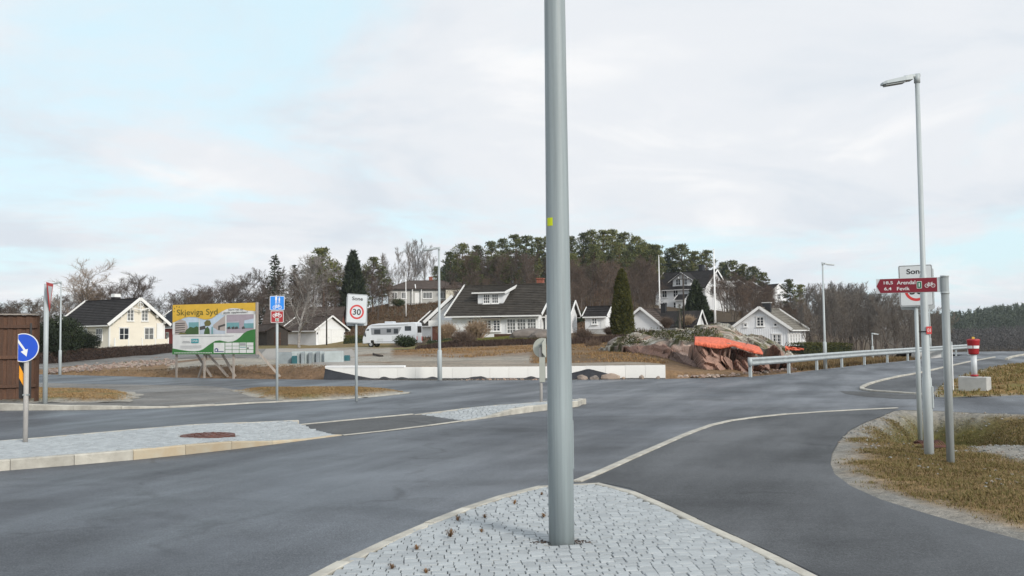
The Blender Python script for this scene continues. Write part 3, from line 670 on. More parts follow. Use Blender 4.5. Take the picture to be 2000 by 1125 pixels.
# the far island
FIf = G((808, 810), (905, 823.5), (960, 816), (1020, 807), (1080, 800), (1120, 796), (1136, 793), (1140, 789))
FIb = [gp(u, v, .12) for u, v in ((860, 797.5), (960, 793), (1060, 785.5), (1110, 781), (1132, 782))]
tipF = Vector((FIf[1].x, FIf[1].y)); 
fz = lambda x, y: .012 + .125 * sstep(0, 2.4, (Vector((x, y)) - tipF).length)* sstep(0, 1.6, edge_dist((x, y), [FIf[0], FIf[1]], False))
FIp = [(p.x, p.y) for p in FIf + FIb[::-1]]
fi = struct('far_island', 'small cobbled traffic island behind the thick lamp pole')
kerb(fi, FIf[1:], .12, fz, M['granite_kerb'], .95, 1, seed=7); kerb(fi, [FIf[0]] + FIb + [FIf[-1]], .10, fz, M['granite_kerb'], .95, -1, seed=8)
bed(fi, FIp, fz); cobbles(fi, FIp, fz, rad(6), 0, .105, None, .12, 9, lim=lambda x, y: True)
# flush kerb lines
k = struct('kerb_line', 'pale flush kerb line between road and dark footpath')
kerb(k, [gp(u, v) for u, v in PATH_LINE], .11, lambda x, y: .018, M['granite_kerb'], 1.0, 1, seed=11)
k = struct('kerb_line', 'pale looping kerb line around the dark path on the right')
kerb(k, [gp(u, v) for u, v in LOOP_LINE[1:]], .13, lambda x, y: .05, M['granite_kerb'], 1.0, 1, seed=12)
k = struct('kerb_line', 'thin pale kerb on the near side of the dark crossing strip')
kerb(k, G((672, 851), (800, 837.5), (906, 823)), .09, lambda x, y: .014, M['granite_kerb'], 1.0, 1, seed=13)
k = struct('kerb_line', 'thin pale kerb on the far side of the dark crossing strip')
kerb(k, G((560, 832.5), (700, 819.5), (808, 809.5)), .09, lambda x, y: .014, M['granite_kerb'], 1.0, 1, seed=14)
k = struct('kerb', 'raised granite kerb in front of the brown fence and footway')
kerb(k, G((-200, 803), (0, 802), (150, 801), (280, 798.5), (340, 796.5), (420, 792.5)), .16, lambda x, y: interp([-13.5, -8.5], [.21, .04], x), M['granite_kerb'], 1.05, 1, seed=15)
k = struct('kerb_line', 'thin pale kerb along the grassy island with the zone sign')
kerb(k, G((420, 792.5), (520, 786.5), (620, 782.5), (700, 778), (770, 771.5), (800, 768)), .10, lambda x, y: .03, M['granite_kerb'], 1.05, 1, seed=16)
k = struct('kerb', 'short pale kerb by the side road near the crest')
kerb(k, G((1969, 703), (1978, 698.5), (1992, 695.5), (2030, 690)), .16, lambda x, y: .1, M['granite_kerb'], 1.0, 1, seed=17)
# manhole
t = thing('manhole_cover', 'round rusty brown manhole cover set in the left cobbled island', 'manhole', (MH.x, MH.y, lz(MH.x, MH.y) + .006))
mb = MB(); mb.tube([(0, 0, -.06), (0, 0, .004)], .43, 40, smooth=False); mb.build('frame', M['rust'], t)
mb = MB(); mb.tube([(0, 0, 0), (0, 0, .014)], .33, 40, smooth=False)
for a in range(12): mb.box((.24 * math.cos(a * PI / 6), .24 * math.sin(a * PI / 6), .018), (.07, .035, .012), None, Matrix.Rotation(a * PI / 6, 3, 'Z'))
for a in range(6): mb.box((.12 * math.cos(a * PI / 3), .12 * math.sin(a * PI / 3), .018), (.06, .03, .012), None, Matrix.Rotation(a * PI / 3, 3, 'Z'))
mb.build('lid', M['rust'], t)

# ================================================================== houses
WIN = {}
def window_mesh(w, h, nx, ny, trim):
    key = (round(w, 2), round(h, 2), nx, ny, trim.name)
    if key not in WIN:
        mb = MB(); f = .10; b = .045
        for s in (-1, 1):
            mb.box((s * (w / 2 + f / 2 - .01), -.03, 0), (f, .08, h + 2 * f)); mb.box((0, -.028, s * (h / 2 + f / 2 - .01)), (w - .02, .075, f))
        mb.box((0, -.06, -h / 2 - f - .02), (w + 2.6 * f, .16, .05)); mb.box((0, -.05, h / 2 + f + .02), (w + 2.4 * f, .12, .05))
        for i in range(1, nx): mb.box((-w / 2 + w * i / nx, -.022, 0), (.07 if (nx <= 2 or i * 2 == nx) else .045, .05, h))
        for i in range(1, ny): mb.box((0, -.02, -h / 2 + h * i / ny), (w, .045, b))
        g = MB(); g.box((0, -.004, 0), (w, .012, h))
        WIN[key] = (mb.mesh('window', trim), g.mesh('pane', M['glass']), g.mesh('pane', M['curtain']))
    return WIN[key]
FACE_RZ = {'front': 0, 'right': PI / 2, 'back': PI, 'left': -PI / 2}
def put_window(t, face_, a, z, w, h, nx=2, ny=2, L=1, W=1, trim=None, curtain=False, off=0.0):
    me = window_mesh(w, h, nx, ny, trim or M['white']); n = {'front': (a, -W / 2 - off, z), 'back': (-a, W / 2 + off, z), 'right': (L / 2 + off, a, z), 'left': (-L / 2 - off, -a, z)}[face_]
    o = link('window', me[0], t, n, (0, 0, FACE_RZ[face_])); link('pane', me[2 if curtain else 1], o)
def slope_slab(mb, x0, x1, ya, za, yb, zb, th=.1, course=.34):
    """tiled slope from the eave (ya,za) up to the ridge (yb,zb), in overlapping courses"""
    L = math.hypot(yb - ya, zb - za); n = max(1, round(L / course)); dy, dz = (yb - ya) / L, (zb - za) / L; ny_, nz_ = (-dz, dy) if dy > 0 else (dz, -dy)
    prof = [(ya, za)]
    for i in range(n):
        s0, s1 = L * i / n, L * (i + 1) / n
        prof += [(ya + dy * s0 + ny_ * th, za + dz * s0 + nz_ * th), (ya + dy * s1 + ny_ * (th - .045), za + dz * s1 + nz_ * (th - .045))]
    prof.append((yb, zb)); k = len(prof)
    mb.add([(x0, *p) for p in prof] + [(x1, *p) for p in prof], [tuple(range(k))[::-1], tuple(range(k, 2 * k))] + [(i, (i + 1) % k, k + (i + 1) % k, k + i) for i in range(k)])
def gable(t, L, W, hw, rise, wall, roof, ov=.45, trim=None, found=.5, origin=(0, 0, 0), board=.22, wname='wall', rname='roof', sides=(-1, 1), rake=None):
    """gable block: ridge along local X, eaves at +-Y"""
    ox, oy, oz = origin; trim = trim or M['white']; mb = MB(); rake = ov * .8 if rake is None else rake
    mb.prism([(-W / 2, 0), (W / 2, 0), (W / 2, hw), (0, hw + rise), (-W / 2, hw)], 'x', -L / 2, L / 2); w = mb.build(wname, wall, t, origin)
    if found: mb = MB(); mb.box((0, 0, -1.3 + .1), (L - .06, W - .06, 2.6 - .2 + found * 0)); mb.build('foundation', M['concrete'], t, (ox, oy, oz))
    s = rise / (W / 2); ye, ze = W / 2 + ov, hw - ov * s
    mb = MB()
    for q in (-1, 1): slope_slab(mb, -L / 2 - rake, L / 2 + rake, q * ye, ze + .03, 0, hw + rise + .03)
    mb.box((0, 0, hw + rise + .13), (L + 2 * rake, .26, .10))
    r = mb.build(rname, roof, t, origin)
    for q in sides:
        mb = MB()
        for p in (-1, 1): mb.beam((q * (L / 2 + rake + .02), p * (ye + .02), ze + .12), (q * (L / 2 + rake + .02), 0, hw + rise + .13), .07, board)
        mb.build('bargeboard', trim, t, origin)
    for p in (-1, 1):
        mb = MB(); mb.box((0, p * (ye + .03), ze + .03), (L + 2 * rake - .1, .10, .12)); mb.build('gutter', trim, t, origin)
    return s
def corners(t, L, W, hw, mat, origin=(0, 0, 0)):
    for sx in (-1, 1):
        for sy in (-1, 1):
            mb = MB(); mb.box((sx * L / 2, sy * W / 2, hw / 2), (.16, .16, hw - .02)); mb.build('corner_board', mat, t, origin)
def chimney(t, x, y, z, w, h, mat, cap=None, d=None):
    mb = MB(); mb.box((0, 0, h / 2), (w, d or w, h)); c = mb.build('chimney', mat, t, (x, y, z))
    mb = MB(); mb.box((0, 0, h + .05), (w + .12, (d or w) + .12, .1)); mb.build('chimney_cap', cap or mat, c)
def door(t, face_, a, w, h, mat, L, W, z0=0, panels=2):
    mb = MB(); mb.box((0, -.03, h / 2), (w, .06, h))
    for i in range(panels): mb.box((0, -.065, h * (.25 + .5 * i)), (w * .7, .02, h * .36))
    n = {'front': (a, -W / 2, z0), 'right': (L / 2, a, z0), 'left': (-L / 2, -a, z0)}[face_]
    d = mb.build('door', mat, t, n, (0, 0, FACE_RZ[face_])); mb = MB(); mb.tube([(w * .38, -.1, h * .5), (w * .28, -.1, h * .5)], .02, 6); mb.build('handle', M['galv_dark'], d)
def cam_angle(p): return math.atan2(-p[1], -p[0])

# --- cream house on the left
p = at(268, 676, 113); rz = cam_angle(p) + rad(33)
L, W, hw, rise = 10.5, 7.2, 3.15, 2.75
c = p - Vector((math.cos(rz), math.sin(rz), 0)) * L / 2
t = thing('wooden_house', 'cream wooden house with black tiled roof and white carved gable', 'house', (c.x, c.y, p.z - .35), rz)
gable(t, L, W, hw, rise, M['clad_cream'], M['roof_black'], .55, board=.34, rake=.6); corners(t, L, W, hw, M['white'])
for a in (-1.75, 1.55): put_window(t, 'right', a, 1.75, 1.15, 1.45, 2, 2, L, W, curtain=(a > 0))
for a in (-.95, .95): put_window(t, 'right', a, 4.0, .75, 1.2, 2, 3, L, W, curtain=True)
for a in (3.2, 0, -2.5): put_window(t, 'front', a, 1.75, 1.2, 1.3, 3, 2, L, W)
chimney(t, .2, .3, hw + rise - .3, .75, .75, M['roof_black'], M['white']); mb = MB(); mb.box((.2, .3, hw + rise + .68), (.8, .8, .34)); mb.build('chimney_top', M['white'], t)
mb = MB()
for q in (-1, 1): mb.beam((L / 2 + .62, q * 1.15, hw + rise - 1.0), (L / 2 + .62, 0, hw + rise - 1.25), .05, .1)
mb.beam((L / 2 + .62, 0, hw + rise - .1), (L / 2 + .62, 0, hw + rise - 1.5), .07, .1); ring_pts = [(L / 2 + .62, .34 * math.cos(a * PI / 8), hw + rise - .65 + .28 * math.sin(a * PI / 8)) for a in range(17)]
mb.tube(ring_pts, .045, 6); mb.build('gable_ornament', M['white'], t)
for q in (-1, 1):
    for k_ in (.32, .6, .86):
        mb = MB(); mb.beam((L / 2 + .35, q * (W / 2 + .4) * k_, hw + rise * (1 - k_) - .1), (L / 2 + .35, q * (W / 2 + .4) * k_, hw + rise * (1 - k_) - .5), .09, .4); mb.build('bracket', M['white'], t)
mb = MB(); mb.box((L / 2 + .1, 3.0, 1.55), (.1, .9, 3.1)); mb.build('corner_panel', M['white'], t)
# white garden fence in front of it
f = thing('garden_fence', 'low cream board fence with white posts before the cream house', 'fence', (p.x, p.y, p.z - .25), rz)
for k_ in range(5):
    mb = MB(); mb.box((1.6, -3.9 + k_ * 1.75, .55), (.14, .14, 1.35), bev=.02); mb.build('post', M['white'], f)
    if k_ < 4:
        mb = MB(); mb.box((1.6, -3.9 + k_ * 1.75 + .875, .55), (.05, 1.58, 1.05)); mb.build('panel', M['clad_cream'], f)
# --- red barn behind
p = at(335, 670, 140); rz = cam_angle(p) + rad(-84 + 14)
t = thing('barn', 'red wooden barn with blue-black roof behind the billboard', 'barn', (p.x + 2.2, p.y, p.z - .6), rz + PI / 2)
gable(t, 11, 7, 3.0, 2.5, M['clad_red'], M['roof_blue'], .4)
mb = MB(); mb.beam((-4.6, -4.0, 2.85), (-4.6, -1.4, 4.7), .14, .12); mb.build('roof_ladder', M['galv'], t)
put_window(t, 'front', 2, 1.6, .9, .9, 2, 2, 11, 7)
# --- white house whose peak shows over the billboard
p = at(441, 676, 165); t = thing('wooden_house', 'white gable peak just showing above the billboard', 'house', (p.x, p.y, p.z - .5), cam_angle(p) + rad(-4))
gable(t, 8, 6.4, 5.5, 2.65, M['clad_white'], M['roof_grey'], .4)
put_window(t, 'right', 0, 5.4, .8, 1.0, 2, 2, 8, 6.4)
# --- garage
p = at(646, 677, 125); rz = cam_angle(p) + rad(37); L, W, hw, rise = 7.4, 4.7, 2.35, 1.55
c = p - Vector((math.cos(rz), math.sin(rz), 0)) * L / 2
t = thing('garage', 'white wooden garage with double doors and dark brown roof', 'garage', (c.x, c.y, p.z), rz)
gable(t, L, W, hw, rise, M['clad_white'], M['roof_brown'], .5, board=.2)
for q in (-1, 1): door(t, 'right', q * 1.02, 1.96, 2.15, M['white'], L, W, .08, 2)
mb = MB(); mb.box((L / 2 + .05, 0, 2.3), (.08, 4.3, .12)); mb.build('door_lintel', M['white'], t)
for q in (-2.15, 0, 2.15):
    mb = MB(); mb.box((L / 2 + .05, q, .1), (.24, .2, .36)); mb.build('door_stop', M['concrete_pale'], t)
for q in (-2.2, 2.2):
    mb = MB(); mb.box((L / 2 + .1, q, 1.75), (.16, .1, .24), bev=.03); mb.build('wall_lamp', M['black'], t)
# --- brown house behind the garage
p = at(598, 668, 140); t = thing('brick_house', 'dark red house with brown roof behind the white garage', 'house', (p.x, p.y, p.z - .3), cam_angle(p) + PI / 2 + rad(-10))
gable(t, 10.5, 7, 2.9, 2.4, M['brick_wall'], M['roof_brown'], .5, trim=M['roof_brown'])
mb = MB(); mb.box((4.2, -3.9, 2.6), (1.7, 1.2, 1.5)); b_ = mb.build('bay', M['white'], t); put_window(t, 'front', 4.2, 2.7, .9, .95, 2, 1, 1, 9.0, curtain=True)
put_window(t, 'front', -2.6, 1.5, 1.0, 1.1, 2, 2, 10.5, 7); put_window(t, 'left', 0, 1.6, 1.0, 1.1, 2, 2, 10.5, 7)
# --- small brick shed left of the garage
p = at(527, 672, 122); t = thing('shed', 'small dark brown shed left of the white garage', 'shed', (p.x, p.y, p.z - .3), cam_angle(p) + rad(28))
gable(t, 4, 3.0, 2.0, .7, M['wood_pole'], M['roof_brown'], .35, board=.12, trim=M['roof_brown']); door(t, 'right', 0, .9, 1.8, M['wood_brown'], 4, 3.4)
# --- house on the hill
p = at(832, 591, 186); t = thing('bungalow', 'grey hip roofed bungalow up on the slope behind the motorhome', 'house', (p.x, p.y, p.z - .3), cam_angle(p) + PI / 2 + rad(3))
def hip(t, L, W, hw, rise, wall, roof, ov=.6, o=(0, 0, 0), inset=None, wname='wall'):
    mb = MB(); mb.box((0, 0, hw / 2), (L, W, hw)); mb.build(wname, wall, t, o); mb = MB(); mb.box((0, 0, -1.2), (L - .06, W - .06, 2.3)); mb.build('foundation', M['concrete'], t, o)
    i = inset or W / 2; x, y = L / 2 + ov, W / 2 + ov; R = L / 2 + ov - i - ov; mb = MB(); th = .16
    V = [(-x, -y, hw), (x, -y, hw), (x, y, hw), (-x, y, hw), (-x, -y, hw + th), (x, -y, hw + th), (x, y, hw + th), (-x, y, hw + th), (-R, 0, hw + rise), (R, 0, hw + rise)]
    mb.add(V, [(0, 3, 2, 1), (0, 1, 5, 4), (1, 2, 6, 5), (2, 3, 7, 6), (3, 0, 4, 7), (4, 5, 9, 8), (6, 7, 8, 9), (5, 6, 9), (7, 4, 8)]); mb.build('roof', roof, t, o)
    mb = MB(); mb.beam((-R, 0, hw + rise + .02), (R, 0, hw + rise + .02), .25, .12)
    for (a, b) in ((4, 8), (5, 9), (6, 9), (7, 8)): mb.beam(V[a], V[b], .2, .1)
    mb.build('ridge_tiles', roof, t, o)
hip(t, 14.6, 8, 2.7, 1.9, M['clad_grey'], M['roof_brown'])
for a, w in ((-6.2, .9), (-4.4, .9), (.1, 1.7), (3.1, 1.1)): put_window(t, 'front', a, 1.55, w, 1.1, 2 if w < 1.5 else 3, 1, 14.6, 8, curtain=True)
hip(t, 4.2, 6, 2.75, 1.3, M['clad_pale'], M['roof_brown'], .5, (5.6, -2.8, .02), wname='wing_wall')
put_window(t, 'front', 5.9, 1.6, 1.3, 1.2, 3, 1, 14.6, 11.66)
door(t, 'front', -1.9, .95, 2.05, M['white'], 14.6, 8)
for a in (-2.8, -1.1):
    mb = MB(); mb.box((a, -4.55, 1.35), (.14, .14, 2.7)); mb.build('porch_post', M['white'], t)
chimney(t, 1, .5, 4.3, .7, 1.0, M['brick_chim'])
mb = MB(); mb.beam((-2.2, -4.55, 2.85), (-2.2, -2.4, 3.75), .16, .1); mb.build('roof_valley', M['white'], t)
# --- main white house with the dormer
p = at(966, 655, 88); rz = cam_angle(p) + PI / 2 - rad(19); L, W, hw, rise = 8.5, 9.6, 2.45, 2.75
c = p + Vector((-math.sin(rz), math.cos(rz), 0)) * W / 2; zb = zat(961, 615.5, 87) - hw + .22
t = thing('dormer_house', 'white wooden house with wide dark tiled roof and a shed dormer', 'house', (c.x, c.y, zb), rz)
sl = gable(t, L, W, hw, rise, M['clad_white'], M['roof_dark'], .62, board=.24)
for a, w, nx, cu in ((-1.95, .55, 2, 0), (-.3, .6, 2, 0), (.58, .6, 2, 0), (2.0, .78, 3, 1), (2.98, .78, 3, 1), (3.96, .78, 3, 1)): put_window(t, 'front', a - .35, 1.28 if nx == 2 else 1.2, w, .95 if nx == 2 else 1.25, nx, 4, L, W, curtain=cu)
mb = MB(); mb.box((.14 - .35, -W / 2 - .3, 1.98), (1.95, .6, .07), rot=Matrix.Rotation(rad(18), 3, 'X')); mb.build('awning', M['wood_grey'], t)
dx0, dx1, dyf, dz0 = -2.15, .42, -3.35, hw + (W / 2 - 3.35) * sl - .02; dh = 1.15                 # shed dormer
mb = MB(); yb = dyf + (dh + .1) / (sl - .18); mb.prism([(dyf, dz0 - .1), (dyf, dz0 + dh), (yb, dz0 + dh + (yb - dyf) * .18 + .1), (yb, dz0 + (yb - dyf) * sl - .3)], 'x', dx0, dx1); d = mb.build('dormer', M['clad_white'], t)
mb = MB(); slope_slab(mb, dx0 - .45, dx1 + .28, dyf - .42, dz0 + dh - .06, yb + .15, dz0 + dh + (yb - dyf + .57) * .21, .09); mb.build('dormer_roof', M['roof_dark'], d)
mb = MB(); mb.beam((dx1 + .31, dyf - .42, dz0 + dh - .05), (dx1 + .31, yb + .1, dz0 + dh + (yb - dyf + .5) * .21 - .02), .06, .24); mb.beam((dx0 - .45, dyf - .46, dz0 + dh - .02), (dx1 + .28, dyf - .46, dz0 + dh - .02), .1, .12); mb.build('bargeboard', M['white'], d)
for a in (-1.25, -.4):
    me = window_mesh(.58, .8, 3, 3, M['white']); w_ = link('window', me[0], t, (a, dyf, dz0 + .58)); link('pane', me[1], w_)
chimney(t, 2.7, 1.4, hw + rise - .7, .62, 1.35, M['brick_chim'])
mb = MB(); mb.tube([(.2, .1, hw + rise), (.2, .1, hw + rise + .55)], .11, 10); mb.build('roof_vent', M['black'], t)
# porch on the right end
gable(t, 2.2, 3.2, 2.25, 1.15, M['clad_white'], M['roof_dark'], .35, origin=(L / 2 + 1.35, -1.7, -.02), wname='porch_wall', rname='porch_roof', board=.2)
mb = MB(); mb.box((L / 2 + .6, -4.4, 1.1), (.12, .12, 2.2)); mb.build('porch_post', M['white'], t)
mb = MB(); mb.box((L / 2 - 1.2, -W / 2 - 1.1, .42), (5.4, .12, .16)); mb.box((L / 2 - 1.2, -W / 2 - 1.1, .12), (5.4, .08, .5)); mb.build('terrace_edge', M['wood_brown'], t)
# wing on the left
wz = zat(893, 581, 95) - zb
mb = MB(); mb.prism([(-2.55, -.1), (2.2, -.1), (2.2, wz - 2.0), (0, wz), (-2.55, wz - 2.15)], 'y', 0, 4.5); mb.build('wing_wall', M['clad_white'], t, (-L / 2 - 1.1, -1.2, 0))
mb = MB(); mb.beam((0, 2.1, wz + .05), (-3.0, 2.1, wz - 2.48), 5.3, .12); mb.beam((0, 2.1, wz + .05), (2.4, 2.1, wz - 2.1), 5.3, .12); mb.build('wing_roof', M['roof_dark'], t, (-L / 2 - 1.1, -1.2, 0))
mb = MB(); mb.beam((0, -.6, wz + .08), (-3.05, -.6, wz - 2.5), .07, .3); mb.build('bargeboard', M['white'], t, (-L / 2 - 1.1, -1.2, 0))
mb = MB(); mb.box((-L / 2 - 1.9, -2.1, 1.62), (2.5, 1.8, .55)); mb.build('balcony', M['white'], t)
mb = MB(); mb.box((-L / 2 - 1.8, -1.95, .62), (2.2, 1.4, 1.36)); mb.build('brick_base', M['brick_wall'], t)
mb = MB(); mb.box((-L / 2 - 1.3, -2.68, .75), (.85, .06, 1.5)); mb.build('door', M['wood_brown'], t)
# --- small garage behind the motorhome
p = at(866, 657, 113); t = thing('carport', 'low carport with dark roof and white bargeboard beside the motorhome', 'carport', (p.x, p.y, p.z - .1), cam_angle(p) + PI / 2 + rad(-50))
gable(t, 4.0, 4.4, 1.5, 1.55, M['clad_grey'], M['roof_dark'], .35, board=.22)
mb = MB(); mb.box((0, -2.28, .7), (2.4, .05, 1.3)); mb.build('door', M['clad_white'], t)
# --- play house
p = at(1171, 641, 88); rz = cam_angle(p) + PI / 2 + rad(-22); t = thing('playhouse', 'tiny white playhouse with black roof left of the tall thuja', 'playhouse', (p.x, p.y, p.z - .1), rz)
gable(t, 2.1, 1.9, 1.25, .75, M['clad_white'], M['roof_black'], .22, board=.1); put_window(t, 'front', -.1, .75, .42, .45, 2, 2, 2.1, 1.9)
mb = MB(); mb.box((.75, -.97, .55), (.4, .04, 1.0)); mb.build('door', M['white'], t)
# --- white house under the villa
p = at(1253, 650, 100); rz = cam_angle(p) - rad(20); L, W, hw, rise = 6.4, 4.0, 1.75, 1.6
c = p - Vector((math.cos(rz), math.sin(rz), 0)) * L / 2
t = thing('cottage', 'white cottage with dark roof just right of the tall thuja', 'house', (c.x, c.y, zat(1253, 601, 100) - hw - rise - .15), rz)
gable(t, L, W, hw, rise, M['clad_white'], M['roof_brown'], .4, board=.24)
for a in (-1.2, 1.1): put_window(t, 'right', a, .75, .65, .6, 2, 1, L, W)
mb = MB(); mb.prism([(-1.7, -1), (1.7, -1), (1.7, 1.5), (0, 2.95), (-1.7, 1.5)], 'y', -2.4, 1.6); mb.build('wing_wall', M['clad_white'], t, (-.6, 3.6, .1))
mb = MB(); mb.beam((0, -.4, 3.02), (-2.0, -.4, 1.32), 4.5, .12); mb.beam((0, -.4, 3.02), (2.0, -.4, 1.32), 4.5, .12); mb.build('wing_roof', M['roof_black'], t, (-.6, 3.6, .1))
mb = MB(); mb.beam((0, 1.88, 3.05), (2.05, 1.88, 1.3), .06, .22); mb.beam((0, 1.88, 3.05), (-2.05, 1.88, 1.3), .06, .22); mb.build('bargeboard', M['white'], t, (-.6, 3.6, .1))
chimney(t, -.6, 1.2, 2.4, .5, 1.5, M['black'])
# --- villa
p = at(1316, 607, 188); rz = cam_angle(p) + PI / 2 - rad(30); L, W, hw, rise = 11.2, 8.6, 4.7, 3.3
c = p + Vector((-math.sin(rz), math.cos(rz), 0)) * W / 2 + Vector((math.cos(rz), math.sin(rz), 0)) * 1.4
t = thing('villa', 'large white two storey villa with black roof on the hillside', 'house', (c.x, c.y, p.z - .2), rz)
sl = gable(t, L, W, hw, rise, M['clad_white'], M['roof_black'], .6, board=.32)
for a in (-3.4, -.9, 3.2):
    for z in (1.2, 3.6): put_window(t, 'front', a, z, .95, 1.3, 2, 2, L, W)
for a in (-1.8, 1.0): put_window(t, 'right', a, 3.7, 1.0, 1.3, 2, 2, L, W); put_window(t, 'right', a * .6, 5.9, .7, 1.1, 2, 2, L, W)
mb = MB(); mb.prism([(-2.0, 4.9), (2.0, 4.9), (2.0, 6.3), (0, 7.6), (-2.0, 6.3)], 'y', -W / 2 + .3, -.3); d = mb.build('dormer', M['clad_white'], t, (.3, 0, 0))
mb = MB()
for q in (-1, 1): mb.beam((0, -W / 4 - .3, 7.72), (q * 2.7, -W / 4 - .3, 6.0), W / 2 + .5, .12)
mb.build('dormer_roof', M['roof_black'], d)
mb = MB()
for q in (-1, 1): mb.beam((0, -W / 2 - .28, 7.68), (q * 2.75, -W / 2 - .28, 5.93), .06, .3)
mb.build('bargeboard', M['white'], d)
for a in (-.75, .75):
    me = window_mesh(.95, 1.1, 2, 2, M['white']); w_ = link('window', me[0], t, (.3 + a, -W / 2 + .3, 5.85)); link('pane', me[1], w_)
chimney(t, 2.3, .6, hw + rise - .6, .9, 1.9, M['black'])
gable(t, 2.0, 2.6, 2.3, .9, M['clad_white'], M['roof_black'], .25, origin=(1.35, -W / 2 - 1.0, -.02), wname='porch_wall', rname='porch_roof', board=.16)
mb = MB(); mb.box((2.4, -W / 2 - 1.0, 1.15), (.06, .9, 2.0)); mb.build('door', M['black'], t)
mb = MB(); mb.box((L / 2 + 1.3, .6, 4.75), (2.4, 5.4, .16)); 
for q in range(19): mb.box((L / 2 + 2.45, -2.05 + q * .295, 5.3), (.05, .08, 1.0))
mb.box((L / 2 + 2.45, .6, 5.85), (.1, 5.4, .1)); mb.build('balcony', M['white'], t)
for a in (-1.9, .6, 3.1):
    mb = MB(); mb.box((L / 2 + 2.4, a, 2.3), (.16, .16, 4.75)); mb.build('balcony_post', M['white'], t)
# --- two houses high up behind the bare trees
p = at(1457, 590, 215); t = thing('wooden_house', 'pale gabled house half hidden by bare trees right of the villa', 'house', (p.x, p.y, p.z - .5), cam_angle(p) - rad(18))
gable(t, 9, 6.6, 3.0, 2.2, M['clad_grey'], M['roof_brown'], .4); put_window(t, 'right', 0, 3.2, 1.0, 1.1, 2, 2, 9, 6.6); put_window(t, 'right', 1.6, 1.3, 1.0, 1.1, 2, 2, 9, 6.6)
p = at(1500, 588, 220); t = thing('wooden_house', 'white gabled house with black roof at the right edge of the hill', 'house', (p.x, p.y, p.z - .5), cam_angle(p) + rad(48))
gable(t, 6.5, 5.5, 2.4, 1.8, M['clad_white'], M['roof_black'], .4); put_window(t, 'right', 0, 1.4, 1.0, 1.1, 2, 2, 6.5, 5.5)
# --- white house on the right
p = at(1486, 690, 97); rz = cam_angle(p) - rad(13); L, W, hw, rise = 8.6, 5.6, 2.95, 2.0
c = p - Vector((math.cos(rz), math.sin(rz), 0)) * L / 2; zb = zat(1483, 600.5, 97) - hw - rise - .12
t = thing('wooden_house', 'white wooden house with grey roof behind the guard rail', 'house', (c.x, c.y, zb), rz)
gable(t, L, W, hw, rise, M['clad_vert'], M['roof_grey'], .42, board=.26); corners(t, L, W, hw, M['white'])
put_window(t, 'right', 0.02, 3.62, .62, .85, 2, 3, L, W); put_window(t, 'right', 1.65, 1.75, .8, 1.0, 2, 3, L, W)
for a in (-1.5, 1.55): put_window(t, 'right', a, 3.28, .24, .22, 1, 1, L, W)
for a in (-3.3, -1.9, -.5, .9): put_window(t, 'back', a, 1.75, .75, 1.1, 2, 3, L, W)
chimney(t, 2.4, .3, hw + rise - .45, .62, 1.05, M['black'], M['concrete'], .8)
mb = MB()
for i in range(25): mb.box((L / 2 + .012, -W / 2 + .2 + i * .217, 1.45), (.028, .05, 2.85))
mb.build('batten', M['clad_vert'], t)
mb = MB(); mb.tube([(L / 2 + .12, 2.45 + .2 * math.cos(k_ * PI / 8), .95 + .2 * math.sin(k_ * PI / 8)) for k_ in range(17)], .035, 6); mb.build('hose_reel', M['galv_dark'], t)
p = at(1420, 660, 112); t = thing('outbuilding', 'low outbuilding whose black roof shows behind the rock', 'shed', (p.x, p.y, p.z - 1.2), cam_angle(p) + PI / 2 + rad(8))
gable(t, 7, 4.5, 1.7, 1.2, M['clad_grey'], M['roof_black'], .35); door(t, 'front', -1, .9, 1.6, M['white'], 7, 4.5)

# ================================================================== motorhome
p = at(764, 680, 104); rz = cam_angle(p) + PI / 2 - rad(20); t = thing('motorhome', 'white motorhome with grey window band parked by the shrubs', 'motorhome', (p.x, p.y, p.z + .12), rz)
t.scale = (.9, .9, .95)
prof = [(-3.2, .42), (-3.28, .8), (-3.22, 1.15), (-2.85, 2.05), (-2.55, 2.42), (-2.1, 2.62), (-1.2, 2.72), (3.3, 2.82), (3.55, 2.72), (3.62, 2.4), (3.62, .45), (2.75, .42), (2.65, .78), (1.95, .78), (1.85, .42), (-1.75, .42), (-1.85, .78), (-2.55, .78), (-2.65, .42)]
mb = MB(); mb.prism(prof, 'y', -1.12, 1.12); b_ = mb.build('body', M['van_white'], t)
bv = b_.modifiers.new('bevel', 'BEVEL'); bv.width = .07; bv.segments = 2; bv.limit_method = 'ANGLE'; bv.angle_limit = rad(40)
mb = MB(); mb.prism([(-2.1, 1.42), (1.25, 1.42), (1.75, 2.28), (-2.2, 2.2)], 'y', -1.128, -1.1); mb.build('window_band', M['van_grey'], t)
for (x0, x1, z0, z1) in ((-1.75, -.95, 1.52, 2.05), (-.15, .4, 1.68, 2.08), (.75, 1.3, 1.55, 2.1), (2.15, 2.95, 1.85, 2.38)):
    mb = MB(); mb.box(((x0 + x1) / 2, -1.135, (z0 + z1) / 2), (x1 - x0, .03, z1 - z0), bev=.012); mb.build('side_window', M['glass'], t)
mb = MB(); mb.prism([(-2.98, 1.22), (-2.42, 1.22), (-2.42, 2.12), (-2.72, 2.05)], 'y', -1.14, -1.11); mb.build('cab_window', M['glass'], t)
mb = MB(); mb.prism([(-3.235, 1.25), (-2.86, 2.1), (-2.83, 2.09), (-3.2, 1.24)], 'y', -.98, .98); mb.build('windscreen', M['glass'], t)
mb = MB(); mb.box((3.63, 0, 2.0), (.04, 1.5, .75), bev=.015); mb.build('rear_window', M['glass'], t)
for q in (-.95, .95):
    mb = MB(); mb.box((3.63, q, .95), (.04, .2, .5), bev=.015); mb.build('tail_light', M['red'], t)
mb = MB(); mb.box((-.1, 0, 2.86), (1.2, .8, .16), bev=.05); mb.build('roof_box', M['van_white'], t)
